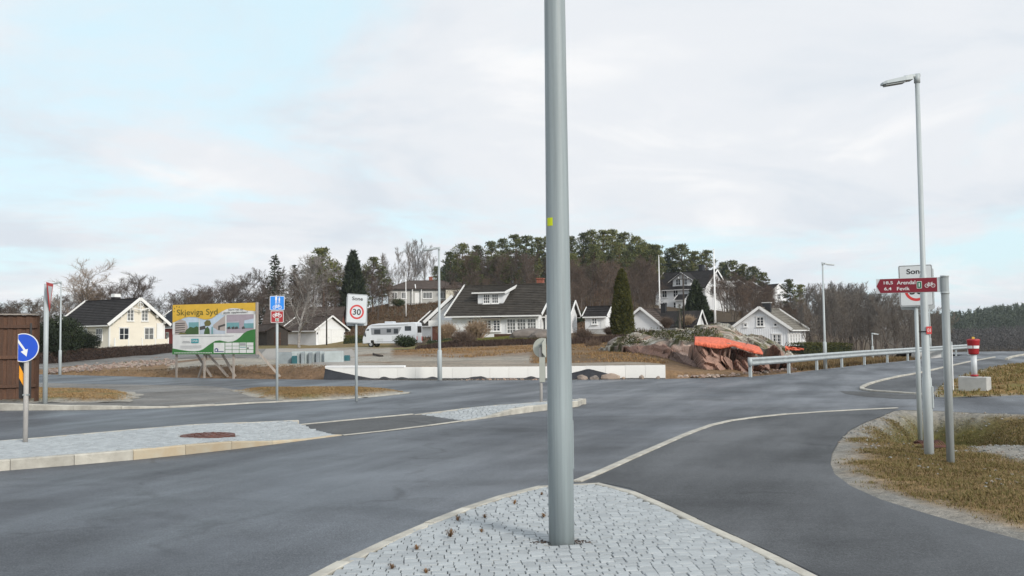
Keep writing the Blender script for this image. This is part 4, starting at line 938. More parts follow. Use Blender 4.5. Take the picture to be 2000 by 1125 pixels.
mb = MB(); mb.beam((-2.0, -1.16, 2.55), (2.6, -1.16, 2.62), .1, .12); mb.build('awning_case', M['van_white'], t)
mb = MB(); mb.box((-2.5, -1.13, 1.2), (.62, .03, 1.4)); mb.build('cab_door', M['van_white'], t)
mb = MB(); mb.box((0, -1.125, .62), (3.4, .02, .06)); mb.box((3.1, -1.125, .62), (.7, .02, .06)); mb.build('side_stripe', M['van_grey'], t)
mb = MB(); mb.box((-2.95, -1.3, 1.55), (.1, .22, .42), bev=.03); mb.build('mirror', M['black'], t)
for q in (-.8, .8): mb = MB(); mb.box((-3.24, q, .85), (.06, .34, .2), bev=.02); mb.build('headlight', M['glass'], t)
mb = MB(); mb.box((-3.26, 0, .52), (.1, 2.0, .2), bev=.02); mb.build('bumper', M['van_grey'], t)
for x0_, x1_, z0_, z1_ in ((.5, 1.1, .7, 1.3), (-1.4, -.6, .6, 1.0), (2.9, 3.4, .9, 1.4)): mb = MB(); mb.box(((x0_ + x1_) / 2, -1.124, (z0_ + z1_) / 2), (x1_ - x0_, .01, z1_ - z0_)); mb.build('service_hatch', M['sign_white'], t)
for x in (-2.2, 2.3):
    for q in (-1, 1):
        mb = MB(); mb.tube([(0, -.11, 0), (0, .11, 0)], .34, 20, smooth=False); w_ = mb.build('wheel', M['tyre'], t, (x, q * .98, .34))
        mb = MB(); mb.tube([(0, -.125, 0), (0, .125, 0)], .19, 14, smooth=False); mb.build('rim', M['rim'], w_)

# ================================================================== lamps, poles, signs
def pole(t, h, r0, r1, mat, sleeve=0, name='pole', n=20):
    mb = MB(); mb.tube([(0, 0, -.3), (0, 0, sleeve or h * .3), (0, 0, h)], [r0, lerp(r0, r1, .3 if not sleeve else sleeve / h), r1], n); p_ = mb.build(name, mat, t)
    if sleeve: mb = MB(); mb.tube([(0, 0, -.3), (0, 0, sleeve - .05), (0, 0, sleeve)], [r0 * 1.5, r0 * 1.42, r0 * 1.1], n); mb.build('base_sleeve', mat, t)
def lamp_head(t, h, ang, length, w=.24, drop=0, rc=.05, tilt=4):
    d = Vector((math.cos(ang), math.sin(ang), 0)); mb = MB(); mb.tube([(0, 0, h - .10), (0, 0, h + .02)], rc, 14); a = Vector((0, 0, h))
    R = Matrix.Rotation(ang, 3, 'Z') @ Matrix.Rotation(rad(tilt), 3, 'Y')
    mb.tube([a - d * rc * .9 + Vector((0, 0, .01)), a + d * length * .35 - Vector((0, 0, math.sin(rad(tilt)) * length * .35))], rc * .72, 10); mb.build('lamp_arm', M['galv'], t)
    mb = MB(); V = []
    for s, hw_, hz in ((.15, .07, .05), (.35, w / 2, w * .24), (.9, w / 2 * .95, w * .17), (1.0, w / 2 * .7, .02)): V += [(s * length, -hw_, .0), (s * length, hw_, .0), (s * length, hw_ * .8, hz * 1.5), (s * length, -hw_ * .8, hz * 1.5)]
    V = [R @ Vector(q) + Vector((0, 0, h - .05)) for q in V]
    mb.add(V, [(0, 3, 2, 1), (12, 13, 14, 15)] + [(i * 4 + k_, i * 4 + (k_ + 1) % 4, (i + 1) * 4 + (k_ + 1) % 4, (i + 1) * 4 + k_) for i in range(3) for k_ in range(4)]); hd = mb.build('lamp_head', M['galv'], t)
    mb = MB(); mb.box((.66 * length, 0, -.012), (length * .55, w * .7, .02)); mb.v = [tuple(R @ Vector(q) + Vector((0, 0, h - .05))) for q in mb.v]; mb.build('lens', M['galv_dark'], hd)
# thick pole on the near island
t = thing('lamp_post', 'thick grey lamp pole standing on the near cobbled island', 'lamp post', (POLE.x, POLE.y, .09), 0)
mb = MB(); mb.tube([(0, 0, -.3), (0, 0, 1.0), (0, 0, 4.6), (0, 0, 8.2)], [.099, .0985, .082, .066], 48); mb.build('pole', M['pole_grey'], t)
lamp_head(t, 8.2, rad(150), 1.1, rc=.085)
zs = zat(1073, 435, POLE.y) - .09; r_ = lin([1.0, 4.6], [.0985, .082], zs) + .0009; a0 = face((POLE.x, POLE.y)) - PI / 2
mb = MB(); V = []
for z in (zs - .032, zs + .032):
    for k_ in range(7): a = a0 - rad(59) + rad(35) * k_ / 6; V.append((r_ * 1.004 * math.cos(a), r_ * 1.004 * math.sin(a), z))
mb.add(V, [(k_, k_ + 1, 8 + k_, 7 + k_) for k_ in range(6)]); mb.build('sticker', M['sticker'], t)
mb = MB(); mb.box((0, -.104 * 1, 0.75), (.07, .02, .38), bev=.006); mb.build('service_hatch', M['pole_grey'], t, None, (0, 0, rad(128)))
# tall slim lamp on the right verge
lp = gp(1815, 897, -.06); t = thing('lamp_post', 'slim pale lamp post on the right verge behind the red cycle sign', 'lamp post', (lp.x, lp.y, lp.z), 0)
hL = zat(1791, 148, lp.y) - lp.z
mb = MB(); mb.tube([(0, 0, -.3), (0, 0, 1.1), (0, 0, 1.13), (0, 0, 2.52), (0, 0, 2.56), (0, 0, hL)], [.064, .064, .053, .05, .037, .030], 20); mb.build('pole', M['galv'], t)
lamp_head(t, hL, PI, .50, .17, rc=.042, tilt=9)
mb = MB(); mb.box((.0, -.07, .85), (.05, .02, .3), bev=.006); mb.build('service_hatch', M['galv'], t, None, (0, 0, rad(60)))
z_ = zat(1814, 645, lp.y) - lp.z; mb = MB(); mb.tube([(0, 0, z_ - .025), (0, 0, z_ - .01)], .06, 12); mb.box((-.06, 0, z_ - .02), (.05, .02, .015)); mb.build('clamp', M['black'], t)
mb = MB(); mb.box((.025, -.065, z_), (.072, .006, .105)); tg = mb.build('number_tag', M['red'], t); text_part('tag_lettering', '01', .025, z_, .045, .05, -.069, M['swhite'], tg)
def street_lamp(u, v0, v1, Y, ang, length, label, r=.075):
    p = at(u, v0, Y); t = thing('lamp_post', label, 'lamp post', p, 0); h = zat(u, v1, Y) - p.z; pole(t, h, r, r * .6, M['galv'], 1.2); lamp_head(t, h, ang, length * .85, .15, rc=r * .75); return t
street_lamp(117, 731.5, 551, 46.5, rad(170), .75, 'slim lamp post at the far road edge before the dark conifer', .05)
street_lamp(859, 744.5, 484, 36.6, rad(172), .75, 'lamp post in front of the white panel wall', .062)
street_lamp(1612, 717, 514, 45, rad(8), .7, 'lamp post behind the guard rail near the clipped green hedge', .06)
street_lamp(1705, 712, 651, 62, rad(5), .5, 'short white lamp post beyond the guard rail', .05)
street_lamp(1818, 694, 560, 66, rad(60), .3, 'thin lamp post behind the right zone sign', .045)
# flag poles, utility poles
def flagpole(u, v0, v1, Y, label, r=.07):
    p = at(u, v0, Y); t = thing('flagpole', label, 'flagpole', (p.x, p.y, p.z - .4), 0); h = zat(u, v1, Y) - p.z + .4
    mb = MB(); mb.tube([(0, 0, 0), (0, 0, h * .25), (0, 0, h)], [r * 1.5, r * 1.2, r * .6], 10); mb.build('pole', M['white'], t); mb = MB(); mb.tube([(0, 0, h), (0, 0, h + .06), (0, 0, h + .12)], [r * .5, r * 1.1, r * .3], 8); mb.build('finial', M['white'], t)
flagpole(793, 613, 531, 150, 'white flagpole on the slope below the grey bungalow')
flagpole(1288.5, 600, 500, 118, 'white flagpole in front of the white villa left end'); flagpole(1397, 629, 488, 100, 'tall white flagpole behind the rock outcrop', .085)
def utility(u, v0, v1, Y, label):
    p = at(u, v0, Y); t = thing('utility_pole', label, 'utility pole', (p.x, p.y, p.z - .3), 0); h = zat(u, v1, Y) - p.z + .3
    mb = MB(); mb.tube([(0, 0, 0), (0, 0, h)], [.10, .07], 10); mb.build('pole', M['wood_pole'], t); mb = MB(); mb.box((0, 0, h - .5), (1.1, .09, .09)); mb.build('crossarm', M['wood_pole'], t)
    for q in (-.45, .45): mb = MB(); mb.tube([(q, 0, h - .45), (q, 0, h - .28)], [.04, .03], 8); mb.build('insulator', M['white'], t)
utility(638, 677, 545, 118, 'dark utility pole in front of the white garage door'); utility(1336, 640, 535, 92, 'wooden utility pole left of the dark spruce by the villa')

# --- bike / pedestrian pictograms as flat print
def bike(mb, cx, cz, s, y, mat, w=.06):
    for q in (-.55, .55): ring(mb, cx + q * s, cz - .15 * s, (.33 - w / 2) * s, (.33 + w / 2) * s, y, mat, 24)
    A, B, C, D, E = (-.55, -.15), (-.22, .3), (.02, -.18), (.36, .32), (.55, -.15); k_ = lambda q: (cx + q[0] * s, cz + q[1] * s)
    for a, b in ((A, B), (B, C), (A, C), (B, D), (C, D), (D, E), (D, (.30, .48)), ((.30, .48), (.46, .5)), (B, (-.26, .44)), ((-.36, .44), (-.14, .44))): stroke(mb, k_(a), k_(b), w * s * 1.1, y, mat)
def walker(mb, cx, cz, s, y, mat):
    mb.sheet(circle(cx, cz + .84 * s, .13 * s, 14), y, mat)
    mb.sheet([(cx - .17 * s, cz + .68 * s), (cx + .17 * s, cz + .68 * s), (cx + .2 * s, cz + .05 * s), (cx + .1 * s, cz + .05 * s), (cx + .12 * s, cz - .1 * s), (cx - .14 * s, cz - .1 * s), (cx - .2 * s, cz + .1 * s)], y, mat)
    stroke(mb, (cx - .07 * s, cz - .08 * s), (cx - .16 * s, cz - .75 * s), .11 * s, y, mat); stroke(mb, (cx + .06 * s, cz - .08 * s), (cx + .15 * s, cz - .75 * s), .11 * s, y, mat)
def plate(t, name, x0, z0, x1, z1, r, mat, th=.012, rim=None, rw=.015, y=0, face_mat=None):
    mb = MB(); mb.prism(rrect(x0, z0, x1, z1, r), 'y', y - th, y, mat); mb.prism(rrect(x0 + .004, z0 + .004, x1 - .004, z1 - .004, r), 'y', y, y + .002, M['sign_back']); o = mb.build(name, None, t)
    if face_mat: m2 = MB(); m2.sheet(rrect(x0 + rw, z0 + rw, x1 - rw, z1 - rw, max(.004, r - rw)), y - th - .002, face_mat); m2.build('face_film', None, o)
    return o
# zone signs
def zone_sign(p, h, zc, w, hh, turn, tilt, label, back=True, r=.03, pm='galv'):
    t = thing('zone_sign', label, 'sign', p, face(p, turn)); mb = MB(); mb.tube([(0, .05, -.4), (0, .05, h * .62), (0, .05, h * .64), (0, .05, zc)], [r * 1.25, r * 1.25, r, r], 16); mb.build('pole', M[pm], t)
    b_ = plate(t, 'plate', -w / 2, -hh / 2, w / 2, hh / 2, .035, M['sign_grey'], .02, face_mat=M['ink'], rw=.012); b_.location = (0, -.01, zc); b_.rotation_euler = (0, tilt, 0)
    m2 = MB(); m2.sheet(rrect(-w / 2 + .02, -hh / 2 + .02, w / 2 - .02, hh / 2 - .02, .02), -.0235, M['sign_white']); m2.build('face_white', None, b_)
    m2 = MB(); ring(m2, 0, -hh * .11, w * .26, w * .345, -.0255, M['red'], 48); m2.build('red_ring', None, b_)
    text_part('lettering', 'Sone', 0, hh * .345, w * .52, hh * .125, -.0265, M['black'], b_, bold=.02); text_part('lettering', '30', 0, -hh * .11, w * .39, hh * .205, -.0265, M['black'], b_, bold=.02)
    if back:
        m2 = MB(); m2.prism(rrect(-w / 2, -hh / 2, w / 2, hh / 2, .035), 'y', .085, .105, M['sign_grey']); m2.build('rear_plate', None, t, (.035, .03, zc - .06))
    for q in (-1, 1): m2 = MB(); m2.box((0, .05, zc + q * hh * .28), (.11, .1, .025)); m2.build('clamp', M['galv_dark'], t)
    return t
p = gp(697, 776, .1); zone_sign(p, 2.2, zat(701, 603, p.y) - p.z, .56, .78, 14, rad(3.2), 'white zone thirty sign on a grey post in the grassy island')
p = gp(1797, 824, -.02); zone_sign(p, 2.1, zat(1789, 558, p.y) - p.z, .60, .79, 6, rad(-1.0), 'white zone thirty sign partly covered by the red cycle sign', True, .036)
# path sign with cycle route plate
p = gp(541, 778, .1); t = thing('path_sign', 'blue pedestrian and cycle path sign above a small red route plate', 'sign', p, face(p, 0)); zt = zat(539, 578, p.y) - p.z; s_ = 28 / F * p.y
mb = MB(); mb.tube([(0, .05, -.3), (0, .05, zt - .05)], .034, 16); mb.build('pole', M['galv'], t)
zb_ = zt - s_; b_ = plate(t, 'blue_plate', -s_ / 2, zb_, s_ / 2, zt, .03, M['swhite'], .015, face_mat=M['sblue2'], rw=.014)
mb = MB(); walker(mb, -.025, zb_ + s_ * .71, .13, -.0195, M['swhite']); walker(mb, .055, zb_ + s_ * .67, .10, -.0195, M['swhite']); bike(mb, 0, zb_ + s_ * .25, .125, -.0195, M['swhite'], .1); mb.build('pictogram', None, b_)
w2 = .33; z2 = zb_ - .015; b_ = plate(t, 'red_plate', -w2 / 2, z2 - w2 * .95, w2 / 2, z2, .02, M['swhite'], .015, face_mat=M['maroon'] if 0 else M['red_dark'], rw=.012)
mb = MB(); bike(mb, 0, z2 - w2 * .33, .125, -.0195, M['swhite'], .12); mb.sheet(rrect(-.045, z2 - w2 * .85, .045, z2 - w2 * .6, .01), -.0195, M['swhite']); mb.sheet(rrect(-.035, z2 - w2 * .82, .035, z2 - w2 * .63, .008), -.0205, M['sgreen']); mb.build('pictogram', None, b_)
text_part('lettering', '1', 0, z2 - w2 * .725, .02, .04, -.022, M['swhite'], b_)
# red cycle direction sign
p = gp(1857, 908, -.02); t = thing('cycle_direction_sign', 'dark red cycle direction sign on a grey post on the right verge', 'sign', p, face(p, 0)); pxm = F / p.y
zt = zat(1846, 541, p.y) - p.z; zb_ = zt - 29 / pxm; x1, x0 = -4 / pxm * 0 - .055, -.055 - 117 / pxm
mb = MB(); mb.tube([(0, 0, -.4), (0, 0, zt + .01)], .049, 24); mb.build('pole', M['galv_dark'], t); mb = MB(); mb.tube([(0, 0, zt), (0, 0, zt + .02)], .054, 20); mb.tube([(0, 0, zb_ - .025), (0, 0, zb_ + .0)], .054, 20); mb.build('collar', M['galv'], t)
mb = MB(); mb.box((-.03, -.0, (zt + zb_) / 2), (.12, .03, zt - zb_ - .01)); mb.build('bracket', M['galv'], t)
sl_ = MB(); sl_.prism([(x0, zb_), (x1, zb_), (x1, zt), (x0, zt)], 'y', -.02, .02, M['sign_white']); b_ = sl_.build('plate', None, t); hh = zt - zb_; m_ = (zt + zb_) / 2
mb = MB(); mb.sheet([(x0 + .004, m_), (x0 + .052, zt - .004), (x1 - .035, zt - .004), (x1 - .035, zb_ + .004), (x0 + .052, zb_ + .004)], -.0225, M['maroon']); mb.build('arrow_film', None, b_)
X = lambda q: x0 + q * (x1 - x0)
for s_, cx, cz, w_, h_ in (('18,5', .195, .70, .145, .24), ('6,4', .185, .29, .115, .24), ('Arendal', .475, .70, .29, .25), ('Fevik', .43, .29, .20, .23)): text_part('lettering', s_, X(cx), zb_ + hh * cz, w_ * (x1 - x0), h_ * hh, -.0245, M['swhite'], b_, bold=.012)
mb = MB(); mb.sheet(rrect(X(.64), zb_ + hh * .27, X(.72), zb_ + hh * .76, .008), -.0245, M['swhite']); mb.sheet(rrect(X(.647), zb_ + hh * .30, X(.713), zb_ + hh * .73, .006), -.0255, M['sgreen']); bike(mb, X(.845), zb_ + hh * .5, .068, -.0245, M['swhite'], .09); mb.build('pictogram', None, b_)
text_part('lettering', '1', X(.68), zb_ + hh * .515, .012, hh * .26, -.0265, M['swhite'], b_, bold=.015)
# keep right signs on the islands
def keep_sign(p, rz, label, ztop, R):
    t = thing('keep_right_sign', label, 'sign', p, rz); zc = ztop - R; xf = -.36 * R
    mb = MB(); mb.tube([(.035, .045, -.2), (.035, .045, zc)], .036, 18); mb.build('pole', M['post_beige'], t)
    def disc(r, y, cut, n=40):
        P = [(r * math.cos(a), zc + r * math.sin(a)) for a in np.linspace(-PI, PI, 120) if r * math.cos(a) > cut]; return P
    mb = MB(); P = disc(R, 0, xf); mb.prism(P, 'y', -.008, 0, M['swhite']); mb.prism([(q[0] * .999, q[1]) for q in P], 'y', 0, .002, M['sign_back'])
    z0_, z1_ = zc - R * .93 - .58, zc - R * .9                       # marker board under the disc
    b_ = mb.build('disc', None, t); mb = MB(); mb.sheet(disc(R * .94, 0, xf + .002), -.0105, M['sblue']); mb.build('blue_film', None, b_)
    mb = MB(); mb.sheet([(xf + .003, zc + R * .62), (xf + .003, zc + R * .36), (R * .02, zc - R * .18), (-R * .16, zc - R * .28), (R * .22, zc - R * .62), (R * .30, zc - R * .08), (R * .16, zc - R * .14)], -.0125, M['swhite']); mb.build('arrow', None, b_)
    mb = MB(); mb.prism([(xf, z0_), (.06, z0_), (.06, z1_), (xf, z1_)], 'y', .088, .096, M['black']); mb.prism([(xf + .002, z0_ + .002), (.058, z0_ + .002), (.058, z1_ - .002), (xf + .002, z1_ - .002)], 'y', .097, .099, M['sign_back']); k_ = mb.build('marker_board', None, t)
    mb = MB(); mb.sheet([(xf + .003, z1_ - .07), (.057, z1_ - .35), (.057, z1_ - .53), (xf + .003, z1_ - .27)], .086, M['syellow']); mb.build('stripe', None, k_)
    # the half of the folded sheet that turns away
    mb = MB(); hz = math.sqrt(R * R - xf * xf); mb.add([(xf, 0, zc - hz), (xf + .01, .05, zc - hz * .96), (xf + .03, .22, zc - hz * .5), (xf + .03, .22, zc + hz * .5), (xf + .01, .05, zc + hz * .96), (xf, 0, zc + hz), (xf + .006, 0, zc - hz), (xf + .016, .05, zc - hz * .96), (xf + .036, .22, zc - hz * .5), (xf + .036, .22, zc + hz * .5), (xf + .016, .05, zc + hz * .96), (xf + .006, 0, zc + hz)], [tuple(range(6)), tuple(range(6, 12))[::-1]] + [(i, (i + 1) % 6, 6 + (i + 1) % 6, 6 + i) for i in range(6)]); mb.build('folded_half', M['sign_back'], t)
    for z in (z0_ + .06, zc + R * .3): mb = MB(); mb.box((.035, .05, z), (.085, .08, .022)); mb.build('clamp', M['galv_dark'], t)
    return t
p = gp(43, 864, .14); keep_sign(p, face(p, -14), 'blue keep right sign with striped marker board on the left island', zat(48, 651, p.y) - p.z, 28 / F * p.y)
p = gp(1061, 785, .13); keep_sign(p, face(p, 165), 'round sign seen from its pale back behind the thick lamp pole', zat(1058, 660, p.y) - p.z, 19.5 / F * p.y)
# give way sign, nearly edge on
p = gp(88, 783, .08); t = thing('give_way_sign', 'red bordered give way sign seen nearly edge on by the fence', 'sign', p, face(p, 0)); zt = zat(94, 553, p.y) - p.z
mb = MB(); mb.tube([(0, 0, -.3), (0, 0, zt - .02)], .062, 18); mb.build('pole', M['galv'], t)
mb = MB(); tri = lambda r: [(0, -r), (r * .87, r * .5), (-r * .87, r * .5)]; rr_ = .50
mb.prism(tri(rr_), 'y', -.012, 0, M['red']); mb.prism(tri(rr_ * .97), 'y', .0, .003, M['sign_back']); b_ = mb.build('triangle', None, t, (.07, -.07, zt - rr_ * .5), (0, 0, rad(79))); mb = MB(); mb.sheet(tri(rr_ * .66), -.0145, M['sign_white']); mb.build('white_film', None, b_)

# ================================================================== billboard
pl, pr = gp(352, 737, .05), gp(482, 739, .05); pl = at(337, 692, 41.9); pr = at(499, 692, 40.2); d_ = (pr - pl); BW = math.hypot(d_.x, d_.y); rz = math.atan2(d_.y, d_.x); BH = 97 / F * 41.6
t = thing('billboard', 'yellow white and green advertising billboard on grey timber legs', 'billboard', (pl.x, pl.y, 0), rz); zb_ = pl.z
def sh(q): return (q[0] * BW, zb_ + (1 - q[1]) * BH)
mb = MB(); mb.box((BW / 2, .03, zb_ + BH / 2), (BW, .05, BH), M['sign_white']); mb.box((BW + .025, .06, zb_ + BH / 2), (.05, .14, BH + .04), M['wood_grey']); pn = mb.build('panel', None, t)
PR = {k_: mk('print_' + k_, c_, .55, .08, 3.) for k_, c_ in dict(yel=(.70, .43, .045), grn=(.035, .17, .035), sky=(.50, .60, .70), beige=(.42, .36, .33), dk=(.07, .065, .06), leaf=(.05, .10, .03), teal=(.16, .34, .36), mauve=(.38, .32, .36), lil=(.46, .42, .46), olive=(.14, .13, .04), path=(.48, .53, .60), dnb=(.02, .30, .34), navy=(.03, .05, .16), grey=(.33, .33, .34), txt=(.10, .10, .02), paper=(.70, .70, .68)).items()}
mb = MB(); Y0 = .003; mb.sheet([(.004, zb_ + .004), (BW - .004, zb_ + .004), (BW - .004, zb_ + BH - .004), (.004, zb_ + BH - .004)], Y0, PR['paper'])
def pr_poly(P, m, lay): mb.sheet([sh(q) for q in P], Y0 - .003 * lay, PR.get(m) or M[m])
def rect(x0, y0, x1, y1): return [(x0, y0), (x1, y0), (x1, y1), (x0, y1)]
pr_poly(rect(.03, .25, .325, .6), 'sky', 1); pr_poly(rect(.2, .36, .325, .47), 'teal', 2); pr_poly([(.03, .37), (.1, .30), (.16, .33), (.19, .45), (.17, .6), (.03, .6)], 'beige', 3)
for y_ in (.375, .415, .46, .505, .55): pr_poly([(.035, y_), (.15, y_ - .008), (.16, y_ + .006), (.035, y_ + .02)], 'dk', 4)
pr_poly([(.14, .6), (.17, .51), (.22, .45), (.26, .47), (.3, .44), (.325, .47), (.325, .6)], 'leaf', 4); pr_poly([(.07, .6), (.1, .56), (.16, .57), (.18, .6)], 'olive', 5)
pr_poly(rect(.335, .2, .645, .6), 'sky', 1); pr_poly([(.335, .45), (.4, .43), (.41, .5), (.335, .52)], 'dk', 2); pr_poly([(.335, .52), (.64, .5), (.64, .6), (.335, .6)], 'path', 2)
pr_poly([(.39, .37), (.42, .32), (.46, .33), (.475, .4), (.45, .44), (.4, .44)], 'olive', 3); pr_poly([(.385, .6), (.4, .5), (.43, .45), (.455, .5), (.46, .6)], 'leaf', 3); pr_poly([(.5, .42), (.645, .23), (.645, .54), (.56, .53), (.5, .47)], 'beige', 3); pr_poly([(.56, .44), (.645, .4), (.645, .44), (.58, .47), (.58, .52), (.56, .52)], 'dk', 4); pr_poly([(.48, .46), (.495, .45), (.5, .6), (.478, .6)], 'teal', 4)
pr_poly(rect(.66, .22, .98, .585), 'lil', 1); pr_poly(rect(.66, .38, .98, .5), 'teal', 2); pr_poly(rect(.66, .49, .98, .585), 'mauve', 2); pr_poly([(.66, .22), (.98, .22), (.98, .30), (.84, .345), (.66, .36)], 'mauve', 3); pr_poly(rect(.81, .34, .865, .5), 'mauve', 4); pr_poly([(.87, .345), (.98, .31), (.98, .4), (.87, .4)], 'sky', 3)
for q in (.67, .72, .76, .84): pr_poly([(q, .47), (q + .03, .455), (q + .04, .5), (q + .005, .51)], 'dk', 5)
YW = [(0, .36), (.04, .34), (.08, .31), (.15, .265), (.2, .25), (.28, .255), (.33, .28), (.38, .305), (.43, .31), (.48, .29), (.52, .25), (.56, .2), (.6, .16), (.66, .115), (.72, .095), (.78, .1), (.84, .12), (.9, .15), (1, .165)]
for a, b in zip(YW, YW[1:]): pr_poly([(a[0], 0), (b[0], 0), b, a], 'yel', 6)
WH = [(.335, .305), (.56, .2), (.6, .16), (.66, .115), (.72, .095), (.78, .1), (.84, .12), (.9, .15), (1, .165)]
for a, b in zip(WH[2:], WH[3:]): pr_poly([a, b, (b[0], .225), (a[0], .225)], 'paper', 5)
pr_poly(rect(.645, .2, .66, .6), 'paper', 5); pr_poly(rect(.325, .2, .335, .6), 'paper', 5); pr_poly(rect(0, .3, .03, .6), 'paper', 5); pr_poly(rect(.98, .165, 1, .6), 'paper', 5)
GW = [(0, .88), (.1, .91), (.2, .935), (.28, .94), (.33, .93), (.38, .9), (.43, .84), (.48, .78), (.53, .735), (.58, .725), (.63, .745), (.68, .76), (.74, .75), (.78, .72), (.82, .67), (.86, .6), (.9, .555), (.95, .53), (1, .515)]
for a, b in zip(GW, GW[1:]): pr_poly([a, b, (b[0], 1), (a[0], 1)], 'grn', 6)
pr_poly(rect(.51, .775, .64, .975), 'paper', 7)
for i in range(4):
    for j in range(3): pr_poly(rect(.648 + i * .084, .775 + j * .07, .648 + i * .084 + .078, .775 + j * .07 + .062), 'paper', 7)
pr_poly(rect(.82, .785, .89, .83), 'grey', 8); pr_poly(rect(.905, .87, .925, .9), 'dk', 8); pr_poly(rect(.82, .86, .89, .875), 'teal', 8)
pr_poly([(.52, .94), (.52, .9), (.535, .88), (.55, .88), (.565, .9), (.565, .94), (.63, .94), (.63, .955), (.52, .955)], 'navy', 8); pr_poly([(.532, .94), (.532, .905), (.552, .905), (.552, .94)], 'paper', 9)
for (x0_, x1_, y_) in ((.1, .75, .637), (.13, .215, .735), (.12, .22, .76), (.1, .36, .83), (.1, .36, .865)): pr_poly(rect(x0_, y_, x1_, y_ + .008), 'grey', 7)
for i in range(24): pr_poly(rect(.025 + i * .0195, .965, .025 + i * .0195 + .015, .978), 'paper', 8)
pr_poly(rect(.235, .69, .325, .775), 'dnb', 7)
for (x_, y_, a) in ((.02, .135, 50), (.025, .075, 30), (.052, .035, 0), (.083, .05, -30)): c_ = Vector((x_ * BW, zb_ + (1 - y_) * BH)); dv = Vector((math.sin(rad(-a)), math.cos(rad(-a)))) * .035; stroke(mb, c_ - dv, c_ + dv, .035, Y0 - .022, PR['txt'])
mb.build('printed_sheet', None, pn)
def bt(s, cx, cy, w, h, m): text_part('lettering', s, cx * BW, zb_ + (1 - cy) * BH, w * BW, h * BH, Y0 - .030, PR.get(m) or M[m], pn)
bt('Skjeviga Syd', .305, .175, .50, .155, 'txt'); bt('kort vei til', .77, .095 + .03, .165, .04, 'ink'); bt('gode opplevelser!', .77, .185, .29, .05, 'ink'); bt('DNB', .28, .732, .07, .045, 'swhite')
for x_ in (.12, 1.66, 3.22):
    g = .0; mb = MB(); mb.beam((x_, .12, -.1), (x_, .12, zb_ + BH * .95), .07, .07); mb.build('post', M['wood_grey'], t)
for a, b in (((.9, zb_ + .05), (1.55, -.02)), ((1.45, zb_ + .05), (2.45, -.02)), ((2.35, zb_ + .03), (2.85, -.02)), ((BW, zb_ - .2), (BW + .8, -.05)), ((1.9, zb_ + .05), (1.1, -.02))):
    mb = MB(); mb.beam((a[0], .16, a[1] + .3), (b[0], .75 if a[0] != 1.9 else .4, b[1]), .07, .10); mb.build('brace', M['wood_grey'], t)

# ================================================================== fence on the left
p = gp(75, 782, .05); t = thing('board_fence', 'tall dark brown board fence at the left edge', 'fence', (p.x, p.y, .05), face(p, 6) ); zt = zat(60, 613, p.y) - .05
for i in range(26):
    lay = i % 2; mb = MB(); mb.box((0, 0, (zt - .1) / 2), (.135, .024, zt - .1 - (0 if lay else .02))); mb.build('board', M['wood_brown'], t, (-.16 - i * .112, -.03 if lay else 0, .06), (0, 0, random.uniform(-.02, .02)))
for z in (.42, .95 + .25, zt - .35): mb = MB(); mb.box((-1.6, -.075, z), (3.1, .05, .09)); mb.build('rail', M['wood_brown'], t)
mb = MB(); mb.box((-1.56, -.03, zt - .02), (3.2, .22, .035)); mb.build('cap_board', M['wood_grey'], t)
for x_ in (-.05, -1.9): mb = MB(); mb.box((x_, .02, zt / 2 - .2), (.11, .11, zt + .3)); mb.build('post', M['wood_brown'], t)
mb = MB(); mb.box((-.22, -.115, zt * .46), (.05, .03, zt * .86)); mb.build('drain_strip', M['black'], t)

# ================================================================== panel wall with membrane
a, b = gp(634, 741), gp(1302, 739.5); dv = (b - a); Lw = math.hypot(dv.x, dv.y); rz = math.atan2(dv.y, dv.x); n = 18; pw = Lw / n
t = thing('panel_wall', 'long low white concrete panel wall along the far road edge', 'wall', (a.x, a.y + .25, 0), rz); hz = .47
for i in range(n):
    mb = MB(); hh = hz + .035 * (i >= 11) * (i - 11) / 6; mb.box((0, 0, hh / 2 - .05), (pw - .006, .14, hh + .1), bev=.004); mb.build('panel', M['concrete_pale'], t, (pw * (i + .5), random.uniform(-.006, .006), 0))
mb = MB(); mb.box((pw * 2.2, .03, hz + .035), (pw * 4.4, .24, .075)); mb.build('white_cap', M['white_cap'], t)
rnd = random.Random(4); V = []; nn = 160
prof = lambda s: max(.035, .43 * max(0, 1 - s / .17) ** 1.25 if s < .17 else .03 + .07 * max(0, math.sin(s * 43)) ** 6 + .05 * max(0, math.sin(s * 29 + 1)) ** 10) if s < .66 else (.36 * max(0, 1 - abs(s - .785) / .09) ** .8 + .02 if .69 < s < .86 else .02)
for i in range(nn + 1):
    s = i / nn; h_ = prof(s) + .008 * noise.noise((i * .3, 0, 0))
    V += [(s * Lw, -.26 - .05 * noise.noise((i * .25, 1, 0)), -.01), (s * Lw, -.15, h_ * .55), (s * Lw, -.085, h_), (s * Lw, -.072, h_ * .99)]
mb = MB(); mb.add(V, [(i * 4 + k_, i * 4 + 4 + k_, i * 4 + 5 + k_, i * 4 + 1 + k_) for i in range(nn) for k_ in range(3)], M['membrane'], True); mb.build('membrane', None, t)
